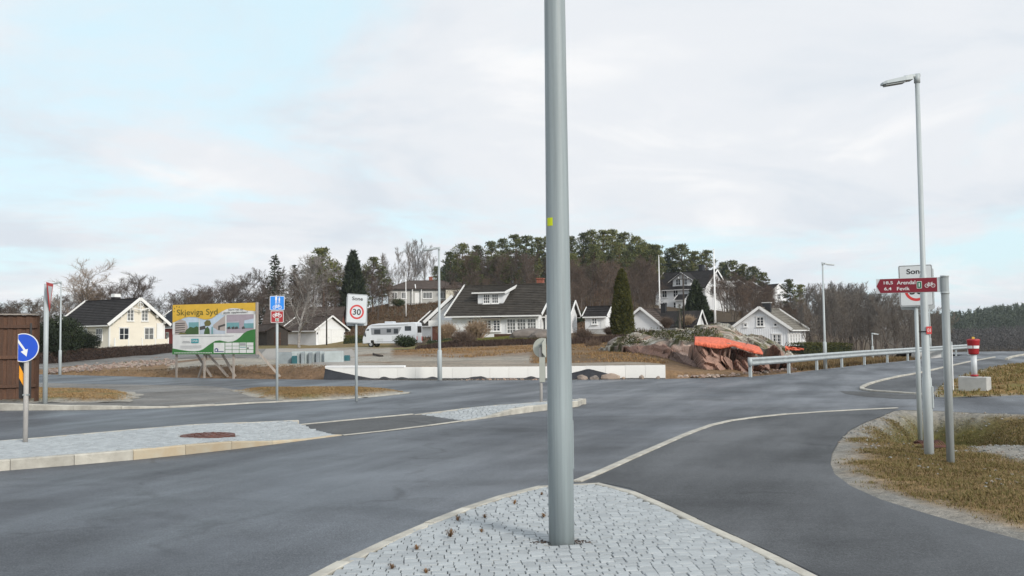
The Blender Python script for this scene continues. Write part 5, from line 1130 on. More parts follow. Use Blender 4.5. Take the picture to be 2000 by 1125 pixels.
for i, s in enumerate((.765, .80, .845, .88, .93, .975)):
    q = a.lerp(b, s); rk = random.Random(i); bm = bmesh.new(); bmesh.ops.create_icosphere(bm, subdivisions=2, radius=1)
    for v_ in bm.verts: v_.co *= 1 + .35 * noise.noise(v_.co * 1.3 + Vector((i * 7, 0, 0)))
    me = bpy.data.meshes.new('boulder'); bm.to_mesh(me); bm.free(); me.materials.append(M['rubble']); o = link('boulder', me, None, (q.x, q.y - .1, .02), (0, 0, rk.uniform(0, 6))); w_ = (.28, .22, .42, .12, .16, .1)[i]; o.scale = (w_, w_ * .6, w_ * (.5 if i < 4 else .9))
    setp(o, ['pinkish stone under the raised black membrane', 'small pink stone beside the black membrane', 'largest pink stone lying against the white panel wall', 'low grey stone right of the largest pink stone', 'grey pointed stone against the white wall', 'small dark stone at the right end of the panel wall'][i], 'stone', 'stones along the panel wall')

# ================================================================== slabs stored in the yard
def yard(u, v, Y): return at(u, v, Y)
Yd = 44.0
def slab(name, u0, u1, v0, v1, Y, depth, mat, label, grp=None, cat='slab'):
    q0, q1 = at(u0, v1, Y), at(u1, v1, Y); h_ = zat(u0, v0, Y) - q0.z; g = T((q0.x + q1.x) / 2, Y); o = thing(name, label, cat, ((q0.x + q1.x) / 2, Y, g - .02), 0, grp); h_ = max(.2, zat((u0 + u1) / 2, v0, Y) - g)
    mb = MB(); mb.box((0, 0, h_ / 2), (q1.x - q0.x, depth, h_), bev=.02); mb.build('slab_body', mat, o); mb = MB(); mb.box((0, 0, h_ + .012), (q1.x - q0.x - .06, max(.04, depth - .06), .024)); mb.build('top_edge', mat, o); return o
slab('concrete_wall_element', 543, 570, 688, 711, 44.2, .15, M['bluegrey2'], 'dark blue-grey concrete panel left of the stored slabs', cat='concrete wall')
slab('concrete_wall_element', 569, 633, 686, 706, 45.4, .15, M['bluegrey'], 'pale grey concrete panel standing behind the upright slabs', cat='concrete wall')
slab('concrete_wall_element', 634, 671, 686, 712, 43.7, .3, M['bluegrey'], 'pale green-grey concrete panel right of the upright slabs', cat='concrete wall')
for i in range(7): slab('upright_slab', 582 + i * 7.3, 588.4 + i * 7.3, 688 - (i % 3) * .6, 711.5, 44.0 - (i % 2) * .2, .4, M['bluegrey2'] if i % 2 else M['bluegrey'], ['leftmost grey slab in the row of upright slabs', 'second upright grey slab from the left', 'third upright grey slab from the left', 'middle slab of the upright grey row', 'third upright grey slab from the right', 'second upright grey slab from the right', 'rightmost slab in the row of upright grey slabs'][i], 'upright slabs in the gravel yard')
slab('plastic_crate', 571, 582, 695, 711, 44.0, .4, M['teal'], 'dark teal crate left of the upright slabs', cat='crate'); slab('plastic_crate', 672.5, 683, 694, 705, 45, .4, M['teal'], 'small teal crate right of the concrete panels', cat='crate')

# ================================================================== guard rail
GL = [(1467, 737), (1540, 730), (1600, 723), (1680, 714), (1760, 706.5), (1830, 700), (1893, 693.5)]
GP_ = [gp(u, v) for u, v in GL]; S = resample(GP_, 1.9)
t = thing('guard_rail', 'galvanised steel guard rail along the road up to the crest', 'guard rail', (S[0].x, S[0].y, 0), 0); o0 = S[0]
WP = [(-.0, -.155), (-.035, -.14), (-.075, -.085), (-.035, -.03), (-.012, 0), (-.035, .03), (-.075, .085), (-.035, .14), (0, .155)]
for i in range(len(S) - 1):
    if i % 2 == 0:
        j = min(i + 2, len(S) - 1); a, b = S[i] - o0, S[j] - o0; d = (b - a).normalized(); nrm = Vector((d.y, -d.x)) * -1
        if nrm.y > 0: nrm = -nrm
        mb = MB(); V = []
        for e, q in ((a - d * .02, 0), (b + d * .02, 0)):
            for th in (0, .012): V += [(e.x + nrm.x * (-w_[0] + th), e.y + nrm.y * (-w_[0] + th), .60 + w_[1] * 1.0) for w_ in WP]
        k_ = len(WP); mb.add(V, [(i_, i_ + 1, 2 * k_ + i_ + 1, 2 * k_ + i_) for i_ in range(k_ - 1)] + [(k_ + i_, 3 * k_ + i_, 3 * k_ + i_ + 1, k_ + i_ + 1) for i_ in range(k_ - 1)], M['rail'], False); mb.build('rail_section', None, t)
for i, s in enumerate(S):
    if i % 2 == 0: mb = MB(); mb.box((0, 0, .2), (.10, .12, 1.1)); mb.box((.0, -.07, .6), (.09, .1, .14)); mb.build('post', M['galv'], t, (s.x - o0.x, s.y - o0.y + .1, 0), (0, 0, rad(-35)))
mb = MB(); mb.tube([(-.03, -.02, .44), (-.03, -.02, .76)], .085, 14); mb.build('end_cap', M['galv'], t)
a = gp(1781, 699.5); t = thing('concrete_barrier', 'low pale concrete barrier behind the guard rail', 'barrier', (a.x + 1.7, a.y + 1.2, -.2), rad(32)); mb = MB(); mb.prism([(-.25, 0), (.25, 0), (.12, .75), (-.12, .75)], 'x', -1.7, 1.7); mb.build('barrier_body', M['concrete'], t); mb = MB(); mb.box((0, 0, .76), (3.2, .16, .03)); mb.build('top_edge', M['concrete'], t)

# ================================================================== red capped post on a concrete block
p = gp(1904, 758, .12); t = thing('concrete_block', 'grey concrete block on the right grass mound carrying a red capped post', 'block', (p.x, p.y, 0), face(p, -16)); pxm = F / p.y
w_ = 52 / pxm; mb = MB(); mb.prism([(-w_ / 2, .05), (w_ / 2, -.1), (w_ / 2, zat(1904, 736, p.y)), (-w_ / 2, zat(1880, 735.5, p.y))], 'y', -.22, .22); o = mb.build('block_body', M['concrete'], t); bv = o.modifiers.new('bevel', 'BEVEL'); bv.width = .02; bv.segments = 2
for q in (-.5, .5): mb = MB(); mb.tube([(q * w_ * .6, 0, zat(1904, 736, p.y) - .03), (q * w_ * .6, 0, zat(1904, 736, p.y) + .015)], .02, 8); mb.build('lifting_eye', M['rust'], t)
zb_ = zat(1904, 735, p.y); t2 = thing('marker_post', 'white post with a red bucket shaped cap on the concrete block', 'marker post', (p.x, p.y, zb_), face(p, 0)); zz = lambda v: zat(1903, v, p.y) - zb_
mb = MB(); mb.tube([(0, 0, 0), (0, 0, zz(690))], 5.4 / pxm, 20); mb.build('post', M['sign_white'], t2); mb = MB(); mb.tube([(0, 0, 0), (0, 0, .05)], 7 / pxm, 20); mb.build('flange', M['red_dark'], t2)
mb = MB(); mb.tube([(0, 0, zz(692)), (0, 0, zz(690)), (0, 0, zz(666)), (0, 0, zz(663.5)), (0, 0, zz(662))], [8.5 / pxm, 9.3 / pxm, 11.6 / pxm, 12.6 / pxm, 9 / pxm], 28); b_ = mb.build('bucket_cap', M['red_dark'], t2)
mb = MB(); V = []; 
for v_, r_ in ((680.5, 10.55), (675, 11.1)): V += [(r_ / pxm * math.cos(-PI / 2 + rad(-68) + rad(136) * k_ / 16), r_ / pxm * math.sin(-PI / 2 + rad(-68) + rad(136) * k_ / 16), zz(v_)) for k_ in range(17)]
mb.add(V, [(k_, k_ + 1, 18 + k_, 17 + k_) for k_ in range(16) if k_ != 7]); mb.build('white_band', M['swhite'], b_)
mb = MB(); mb.box((0, 0, zz(660.5)), (5 / pxm, 5 / pxm, 5 / pxm), bev=.01); mb.build('yellow_knob', mk('knob_yellow', (.65, .42, .06), .5), b_)
mb = MB(); mb.tube([(.02, 0, zz(663)), (-.05, 0, zz(659.5)), (-.12, 0, zz(663))], .008, 6); mb.build('handle', M['rust'], b_)
p = gp(1862, 764, .05); t = thing('marker_stake', 'thin white stake in the grass behind the red cycle sign', 'stake', p, 0); mb = MB(); mb.box((0, 0, .6), (.022, .022, 1.5)); mb.build('stake', M['swhite'], t); mb = MB(); mb.box((0, 0, 1.3), (.027, .027, .08)); mb.build('band', M['galv'], t)
# rusty grate over the culvert
p = gp(1826, 896, -.12); t = thing('culvert_grate', 'rusty red iron grate in the ditch beside the lamp post', 'grate', (p.x, p.y + .12, verge_a_z(p.x, p.y + .12) + .035), rad(6))
mb = MB(); mb.box((0, -.14, .0), (.46, .03, .05)); mb.box((0, .16, .05), (.46, .03, .05)); mb.build('frame', M['rust'], t)
t.scale = (.78, .8, .6)
for i in range(10): mb = MB(); x_ = -.21 + i * .0465; mb.tube([(x_, -.14, .0), (x_ - .02, -.06, .09), (x_ - .03, .06, .12), (x_ - .03, .16, .06)], .011, 6); mb.build('bar', M['rust'], t)

# ================================================================== rock outcrop
RU = [1180, 1196, 1215, 1240, 1270, 1300, 1340, 1380, 1405, 1425, 1442, 1455, 1480, 1510, 1535, 1548, 1560]
RV = [682, 664, 654, 648, 645, 642, 638, 632, 629, 631, 642, 647, 652, 664, 680, 690, 698]
from mathutils.bvhtree import BVHTree
RFOOT_U = [1170, 1200, 1260, 1290, 1320, 1345, 1370, 1400, 1470, 1520, 1560]; RFOOT_Y = [50, 48.6, 45.6, 43.4, 41.2, 39.6, 38.5, 38.0, 38.6, 42.5, 47]
LOW_V = [1170, 1210, 1280, 1310, 1340, 1370, 1430, 1480, 1520, 1560]; LOW_Z = [.6, 1.15, 1.35, 1.1, .95, 1.0, .95, .75, .4, .1]
def cellrand(p, k): return noise.cell(Vector((p[0] * 37.1 + k * 11.3, p[1] * 29.7, p[2] * 41.3)))
def build_rock():
    us = np.linspace(1168, 1566, 230); prof_s = np.concatenate([np.linspace(0, 1, 26), np.linspace(1.03, 2, 34), np.linspace(2.03, 3, 40), np.linspace(3.1, 4, 10)]); V = []; CO = []; n = len(us)
    for s in prof_s:
        for u in us:
            hv = 655 - .0105 * (u - 1000); crest = 1.7 - (interp(RU, RV, u) - hv) * 50 / F; f = interp(RFOOT_U, RFOOT_Y, u); lo = min(interp(LOW_V, LOW_Z, u), crest * .85)
            Y_ = lin([0, 1, 2, 3, 4], [f, f + .75, f + .75 + max(.8, (50 - f) * .42), max(50.5, f + 2.6), 60], s); Z_ = lin([0, 1, 2, 3, 4], [-.25, lo, lerp(lo, crest, .38), crest, -.4], s)
            if 2 < s < 3: Z_ = lerp(lerp(lo, crest, .38), crest, math.sin((s - 2) * PI / 2))
            x = (u - 1000) / F * Y_; b = Vector((x, Y_, Z_)); fresh = sstep(1.85, 1.3, s + .35 * noise.noise((x * .5, 0, 4)) + (.5 if u < 1290 else 0) * sstep(1300, 1240, u))
            q = Vector((x * 1.0 + .25 * Z_, Y_ * .22, Z_ * .75 + .15 * x)) + noise.noise_vector(b * .8) * .12
            d, pt = noise.voronoi(q * .75); crack = min(1, (d[1] - d[0]) * 22); cr = cellrand(pt[0], 1); d2, pt2 = noise.voronoi(q * 2.3 + Vector((5, 2, 1)))
            amp = lerp(.16, .34, fresh) * sstep(0, .35, s) * sstep(4, 3.2, s); tilt = (q - pt[0] / .75).dot(Vector((cellrand(pt[0], 2) - .5, 0, cellrand(pt[0], 3) - .5)))
            o_ = amp * (cr - .45) + amp * lerp(.8, 2.3, fresh) * tilt - (1 - crack) * (.05 + .13 * fresh) * sstep(0, .3, s) + (.09 * (cellrand(pt2[0], 1) - .5) + .22 * (q * 2.3 + Vector((5, 2, 1)) - pt2[0]).dot(Vector((cellrand(pt2[0], 2) - .5, 0, cellrand(pt2[0], 3) - .5)))) * (.4 + fresh) + .03 * noise.turbulence(b * 3.2, 3, False) - .02
            nrm = Vector((0, -1, .25)) if s < 1 else Vector((0, -.55, .8)) if s < 2 else Vector((0, -.3, .95)); V.append(b + nrm * o_)
            n1 = noise.noise(b * 1.3) + .5 * noise.noise(b * 3.7); n2 = noise.noise(b * 2.1 + Vector((9, 9, 9))) + .6 * noise.noise(b * 6.3)
            pk = mixc(mixc((.30, .195, .165), (.54, .40, .345), min(1, max(0, cr + .25 * n1))), (.13, .10, .095), sstep(.72, .95, cellrand(pt[0], 5)) * .8); pk = mixc(pk, (.10, .08, .07), (1 - crack) * .5 * (n2 > -.3))
            gy = mixc((.19, .165, .145), (.37, .36, .335), sstep(-.35, .5, n2)); gy = mixc(gy, (.36, .27, .23), sstep(.1, .5, noise.noise(b * .9 + Vector((3, 1, 8))))); ms = mixc((.045, .05, .018), (.12, .115, .04), sstep(-.3, .5, n2))
            gy = mixc(gy, (.50, .50, .47), sstep(.45, .7, n2)); c = mixc(gy, ms, sstep(.0, .12, n1 - .22 + (.2 if s > 2.6 else 0)) * .85); CO.append(mixc(c, pk, sstep(.35, .6, fresh + .12 * n1)))
    Fc = [(i * n + k, i * n + k + 1, (i + 1) * n + k + 1, (i + 1) * n + k) for i in range(len(prof_s) - 1) for k in range(n - 1)]
    me = np_mesh('rock_outcrop', [tuple(q) for q in V], Fc, mk_attr('rock', .9, 7., .6), False); a = me.color_attributes.new('Col', 'FLOAT_COLOR', 'POINT'); d = np.ones((len(V), 4), np.float32); d[:, :3] = CO; a.data.foreach_set('color', d.ravel())
    setp(link('rock_outcrop', me), 'pink and mossy grey rock outcrop beside the road', 'rock'); return BVHTree.FromPolygons(V, Fc)
ROCK = build_rock()
def rock_hit(u, v, y0=0, y1=0):
    r = ray(u, v).normalized(); h_ = ROCK.ray_cast(EYE, r)[0]; return h_ if h_ is not None else EYE + r * (46 / r.y)
def build_net():
    top = [(1357, 657), (1385, 657.5), (1410, 659), (1440, 667), (1470, 673), (1483, 677), (1491, 689)]; bot = [(1357, 674), (1385, 679), (1408, 681.5), (1432, 677), (1455, 684), (1475, 691), (1489, 693)]
    mb = MB(); n, k = 130, 10; V = []
    tu, tv, bu, bv_ = [q[0] for q in top], [q[1] for q in top], [q[0] for q in bot], [q[1] for q in bot]
    S_ = np.linspace(0, 1, len(top))
    YA, YB = [], []
    for i in range(n + 1):
        s = i / n; a = (interp(S_, tu, s), interp(S_, tv, s)); b = (interp(S_, bu, s), interp(S_, bv_, s)); ya = min(rock_hit(a[0] + q, a[1]).y for q in (-8, 0, 8)); yb = min(rock_hit(b[0] + q, b[1] - w_).y for q in (-8, 0, 8) for w_ in (0, 5)); ya = min(ya, yb + 1.6); YA.append(ya); YB.append(yb)
    sm_ = lambda A: [lerp(sum(A[max(0, i - 12):i + 13]) / len(A[max(0, i - 12):i + 13]), min(A[max(0, i - 8):i + 9]), .75) for i in range(len(A))]
    YA, YB = sm_(sm_(YA)), sm_(sm_(YB))
    for i in range(n + 1):
        s = i / n; a = (interp(S_, tu, s), interp(S_, tv, s)); b = (interp(S_, bu, s), interp(S_, bv_, s)); ya, yb = YA[i], YB[i]
        for j in range(k + 1):
            q = j / k; V.append(tuple(at(lerp(a[0], b[0], q), lerp(a[1], b[1], q), min(ya, lerp(ya, yb, min(1, q * 1.6))) - .22 + .05 * noise.noise((s * 14, q * 2, 0)) + .05 * noise.noise((s * 60, q * 2 + s * 9, 3)) + .025 * noise.noise((s * 130, q * 4, 6)))))
    c = Vector(V[0]); c.z = 0; t = thing('safety_net', 'orange safety netting slung across the front of the rock', 'netting', c); mb.add([Vector(q) - c for q in V], [(i * (k + 1) + j, i * (k + 1) + j + 1, (i + 1) * (k + 1) + j + 1, (i + 1) * (k + 1) + j) for i in range(n) for j in range(k)], M['net'], True)
    o = mb.build('netting', None, t); sm = o.modifiers.new('thick', 'SOLIDIFY'); sm.thickness = .015
    for s in (0, .33, .62, 1):
        i = int(s * n); a, b = Vector(V[i * (k + 1)]) - c, Vector(V[i * (k + 1) + k]) - c; mb = MB(); mb.tube([a + Vector((0, .05, .08)), b + Vector((0, .1, -.25))], .018, 8); mb.build('stake', M['rust'], t)
build_net()
def scrap_net(u, v, label):
    p = rock_hit(u, v); mb = MB(); V = []; n = 10
    for i in range(n + 1):
        for j in range(4): V.append(((i / n - .5) * .9, -.1 + .25 * noise.noise((i * .5, j, u)), .05 + .22 * (1 - j / 3) * (1 - i / n * .6) + .04 * noise.noise((i, j, 2))))
    t = thing('safety_net', label, 'netting', (p.x, p.y - .15, max(p.z, 0))); mb.add(V, [(i * 4 + j, i * 4 + j + 1, i * 4 + 5 + j, i * 4 + 4 + j) for i in range(n) for j in range(3)], M['net']); mb.build('netting', None, t)
    mb = MB(); mb.tube([(-.4, 0, -.1), (-.4, 0, .4)], .015, 6); mb.build('stake', M['rust'], t)
scrap_net(1548, 703, 'orange scrap of netting lying behind the guard rail'); scrap_net(1549, 686, 'small orange net piece in front of the right white house')

# ------------------------------------------------------------------ side street, rubble, earth details
def drape(name, lo, hi, dz, mat, label, n=60, k=8):
    a = [hit(u, v) for u, v in lo]; b = [hit(u, v) for u, v in hi]; A, B = resample(a, .01 + sum((Vector(q[:2]) - Vector(p[:2])).length for p, q in zip(a, a[1:])) / n), resample(b, .01 + sum((Vector(q[:2]) - Vector(p[:2])).length for p, q in zip(b, b[1:])) / n)
    m = min(len(A), len(B)); V = []
    for i in range(m):
        for j in range(k + 1): q = A[i].lerp(B[i], (j - 1) / (k - 2) if 0 < j < k else (-.01 if j == 0 else 1.01)); V.append((q.x, q.y, T(q.x, q.y) + (dz if 0 < j < k else -.15)))
    me = np_mesh(name, V, [(i * (k + 1) + j, i * (k + 1) + j + 1, (i + 1) * (k + 1) + j + 1, (i + 1) * (k + 1) + j) for i in range(m - 1) for j in range(k)], mat, True); return setp(link(name, me), kind='structure', label=label)
drape('side_street', [(60, 723), (130, 716), (230, 709), (300, 704), (345, 701.5), (430, 699), (505, 700)], [(60, 713), (130, 706), (230, 698.5), (300, 693), (345, 689.5), (430, 685.5), (520, 682)], .05, M['asphalt_old'], 'pale side street climbing behind the hedge and billboard')
drape('yard_road', [(505, 700), (560, 704), (640, 714), (700, 714)], [(520, 682), (560, 681), (620, 681), (690, 683)], .045, mk('gravel_yard', (.32, .30, .275), .95, .2, 5., .5, 60), 'grey gravel yard in front of the white garage')
def samp_rubble(rnd):
    u = rnd.uniform(95, 345); v = interp([95, 150, 230, 345], [728, 722, 714, 707], u) + rnd.normal(0, 3.2 if u > 150 else 2); p = hit(u, v, 40, 90); return p.x, p.y
pebbles('rubble', 1000, samp_rubble, T, .045, .13, M['rubble'], 'pinkish blasted stones piled along the far road edge', 'rubble', 5, .8)
def samp_rub2(rnd):
    s = rnd.uniform(0, 1); u = lerp(900, 1060, s); p = gp(u, 742 + rnd.normal(0, .6)); return p.x, p.y + .1
pebbles('rubble', 60, samp_rub2, lambda x, y: .0, .03, .07, M['rubble'], 'small broken stones at the foot of the panel wall', 'rubble', 6)
def samp_rub3(rnd):
    u = rnd.uniform(1330, 1560); v = interp([1330, 1400, 1465, 1560], [737, 736, 732, 722], u) + rnd.normal(0, 1.5); p = gp(u, v); return p.x, p.y + .3
pebbles('rubble', 220, samp_rub3, lambda x, y: .02, .04, .14, M['rubble'], 'broken pink stones at the foot of the rock', 'rubble', 7)
def strip_tufts(name, n, sample, h, mat, label, seed, k=5, wid=.03, lean=.6, cat='grass'):
    rnd = np.random.default_rng(seed); V = []; Fc = []
    for i in range(n):
        s = sample(rnd)
        if s is None: continue
        x, y = s; z = T(x, y) - .02; hh = h(x, y) if callable(h) else h
        for j in range(k):
            a = rnd.uniform(0, 2 * PI); q = rnd.uniform(.1, lean) * hh; dx, dy = math.cos(a), math.sin(a); g = hh * rnd.uniform(.4, 1.2); px, py = x + rnd.normal(0, .12), y + rnd.normal(0, .12); b = len(V)
            V += [(px - dy * wid, py + dx * wid, z), (px + dy * wid, py - dx * wid, z), (px + dx * q, py + dy * q, z + g)]; Fc.append((b, b + 1, b + 2))
    return setp(link(name, np_mesh(name, V, Fc, mat)), label, cat, kind='stuff')
def s_mid(rnd):
    t_ = rnd.uniform(-.125, .16); y = rnd.uniform(47 if t_ < .02 else 40.5, 66); x = t_ * y
    w = noise.noise((x * .3, y * .3, 4)) + .6 * noise.noise((x * 1.1, y * 1.1, 8)) + (.3 if 53 < y < 62 else 0) - .6 * sstep(-.09, -.125, t_) - (.5 * sstep(51, 47, y) if t_ < .02 else 0)
    return (x, y) if w > rnd.uniform(-.1, .3) else None
strip_tufts('dry_grass', 6000, s_mid, .09, M['brush2'], 'rust and straw coloured dry grass on the bank below the white house', 11)
def s_bank(rnd):
    u = rnd.uniform(95, 636); t_ = (u - 1000) / F; e = rnd.uniform(.2, 3.2); y = interp(EDGE_T, EDGE_Y, t_) + e; return t_ * y, y
strip_tufts('dry_grass', 1200, s_bank, .06, M['brush2'], 'brown dead growth on the earth bank behind the billboard', 12, 4, .02)
def s_brush(rnd):
    y = rnd.uniform(63, 72); t_ = rnd.uniform(-.10, .17); return t_ * y, y
strip_tufts('dry_brush', 5200, s_brush, .26, M['hedge_brown'], 'dark brown brush along the garden edge of the white house', 13, 6, .02, .7, 'brush')
def s_lawn(rnd):
    y = rnd.uniform(72, 86); t_ = rnd.uniform(-.075, .045); x = t_ * y; return (x, y) if noise.noise((x * .4, y * .4, 2)) > -.25 else None
strip_tufts('lawn_grass', 6000, s_lawn, .07, M['lawn'], 'winter green lawn in front of the dormer house', 16, 5, .02)
def s_hill(rnd):
    y = rnd.uniform(98, 235); t_ = rnd.uniform(-.19, .30); x = t_ * y; return (x, y) if T(x, y) > 1.2 and not (t_ > .13 and y > 125 and t_ < .24) else None
strip_tufts('hillside_brush', 15000, s_hill, lambda x, y: .55, M['brush'], 'reddish brown brush covering the wooded hillside', 14, 6, .05, .9, 'brush')
def s_right(rnd):
    u = rnd.uniform(1545, 1790); e = rnd.uniform(1.5, 22); t_ = (u - 1000) / F; y = interp(EDGE_T, EDGE_Y, t_) + e; return t_ * y, y
strip_tufts('dry_grass', 4000, s_right, .3, M['straw'], 'tall straw grass behind the guard rail', 15, 5, .03)
# weeds between the cobbles
for i, (u, v, s, lab) in enumerate([(880, 1049, .085, 'largest rust brown weed tuft left of the thick lamp pole'), (1005, 983, .055, 'brown weed tuft in the cobbles nearest the upper left kerb'), (894, 1013, .05, 'weed tuft by the left kerb of the near island'), (947, 1010, .045, 'small weed tuft midway between kerb and lamp pole'), (814, 1072, .05, 'lowest weed tuft close to the left kerb'), (940, 1040, .035, 'tiny straw weed right of the largest tuft'), (1062, 1011, .045, 'weed tuft touching the left side of the lamp pole'), (766, 1110, .05, 'weed tuft at the bottom of the near island'), (832, 1121, .045, 'weed tuft at the very bottom edge'), (1058, 965, .04, 'weed tuft behind the lamp pole near the island tip')]):
    p = gp(u, v, .09); rnd = random.Random(i); mb = MB()
    for j in range(46):
        a = rnd.uniform(0, 2 * PI); h_ = s * rnd.uniform(.4, 1.1); q = s * rnd.uniform(.2, 1.0); d = Vector((math.cos(a), math.sin(a), 0)); n_ = Vector((-d.y, d.x, 0)) * .0022; m_ = d * q * .5 + Vector((0, 0, h_ * .8)); e = d * q + Vector((0, 0, h_ * .55)); mb.add([-n_, n_, m_ + n_, m_ - n_, e], [(0, 1, 2, 3), (3, 2, 4)])
    o = mb.build('weed_tuft', M['weed'], None, (p.x, p.y, nz(p.x, p.y) - .004)); setp(o, lab, 'weed', 'weeds between the cobbles')
for j, (dx, s) in enumerate(((-.13, .10), (.14, .15))):
    V = []; rnd = np.random.default_rng(j)
    o = pebbles('dead_moss', 55, lambda r: (POLE.x + dx + r.normal(0, .055), POLE.y + .04 * abs(dx) + r.normal(0, .03)), lambda x, y: nz(x, y) - .002, .006, .014, M['hedge_brown'], ('dead moss left of' if dx < 0 else 'dead moss right of') + ' the foot of the thick lamp pole', 'moss', 20 + j, .4)

# ================================================================== plants
def tri_cards(C, size, rnd, up=None, aspect=1.0):
    """one little quad per point, random orientation"""
    n = len(C); a = rnd.normal(size=(n, 3)); 
    if up is not None: a = a * .55 + up
    a /= np.linalg.norm(a, axis=1)[:, None] + 1e-9; b = rnd.normal(size=(n, 3)); b -= a * (a * b).sum(1)[:, None]; b /= np.linalg.norm(b, axis=1)[:, None] + 1e-9
    s = (size * rnd.uniform(.6, 1.4, n))[:, None]; p, q = a * s * aspect, b * s / aspect * .55
    V = np.stack([C - q * .5, C + p * .5 - q * .2, C + p + q * .25, C + q * .5], 1).reshape(-1, 3); return V, np.arange(4 * n).reshape(-1, 4)
class Skel:
    def __init__(s): s.V = []; s.F = []
    def limb(s, pts, rs, n=5):
        b = len(s.V); pts = [np.array(p, float) for p in pts]
        d = pts[-1] - pts[0]; ref = np.array((1., 0, 0)) if abs(d[0]) < abs(d[2]) + .01 else np.array((0, 0, 1.))
        for i, p in enumerate(pts):
            d = pts[min(i + 1, len(pts) - 1)] - pts[max(i - 1, 0)]; d = d / (np.linalg.norm(d) + 1e-9); x = np.cross(d, ref); x /= np.linalg.norm(x) + 1e-9; y = np.cross(d, x)
            for k in range(n): a = 2 * PI * k / n; s.V.append(p + (x * math.cos(a) + y * math.sin(a)) * rs[i])
        for i in range(len(pts) - 1):
            for k in range(n): s.F.append((b + i * n + k, b + i * n + (k + 1) % n, b + (i + 1) * n + (k + 1) % n, b + (i + 1) * n + k))
    def mesh(s, name, mat): return np_mesh(name, s.V, s.F, mat, True)
def unit(v): return v / (np.linalg.norm(v) + 1e-9)
def bare_tree(seed, h=10, spread=.5, trunk_r=.16, split=.25, nb=13, mats=('bark', 'twig'), droop=0.0, tw=.016, up=.55, dens=1.0, multi=1):
    """leafless broadleaf: trunk and boughs in one mesh, twigs in the other"""
    rnd = np.random.default_rng(seed); A = Skel(); B = Skel()
    def grow(p, d, L, r, lev):
        n = (7, 5, 4, 3)[min(lev, 3)]; pts = [p]; dd = d.copy(); q = p.copy(); rs = [r]
        for i in range(n):
            dd = unit(dd + rnd.normal(0, .10 if lev == 0 else .17, 3) + np.array((0, 0, (.05 if lev == 0 else .10 * up) - droop * (lev > 1)))); q = q + dd * L / n; pts.append(q.copy()); rs.append(max(r * (1 - (i + 1) / n * (.82 if lev else .8)), .35 * tw if lev > 2 else .5 * tw))
        (A if lev < 2 else B).limb(pts, rs, (7, 5, 3, 3)[min(lev, 3)])
        if lev >= 3: return
        k = int((nb, 10, 11)[lev] * (dens if lev else 1)); f0 = split if lev == 0 else .22
        for j in range(k):
            f = f0 + (1 - f0) * (j + rnd.uniform(.1, .9)) / k; x = f * n; i = min(n - 1, int(x)); b = pts[i] + (pts[i + 1] - pts[i]) * (x - i); ax = unit(pts[i + 1] - pts[i]); s = rnd.normal(size=3); s = unit(s - ax * s.dot(ax))
            ang = rnd.uniform(.55, 1.0) if lev else rnd.uniform(.5, 1.0) * (1.15 - .5 * f); nd = unit(ax * math.cos(ang) + s * math.sin(ang) + np.array((0, 0, .22 * up)))
            l2 = L * ((spread * (1.25 - .75 * f)) if lev == 0 else rnd.uniform(.38, .62) * (1.15 - .5 * f)); grow(b, nd, max(.25, l2 * rnd.uniform(.8, 1.15)), max(rs[i] * .55, tw), lev + 1)
    for m in range(multi):
        a = rnd.uniform(0, 2 * PI); d = unit(np.array((math.cos(a) * .25 * (multi > 1), math.sin(a) * .25 * (multi > 1), 1.0))); grow(np.array((math.cos(a) * .15 * (multi > 1), math.sin(a) * .15 * (multi > 1), -.3)), d, h * (1 if m == 0 else rnd.uniform(.75, .95)), trunk_r * (1 if multi == 1 else .7), 0)
    zmax = max(v[2] for v in A.V + B.V); k = h / zmax
    for S_ in (A, B): S_.V = [v * np.array((1, 1, k)) for v in S_.V]
    return A.mesh('trunk', M[mats[0]]), B.mesh('crown', M[mats[1]])
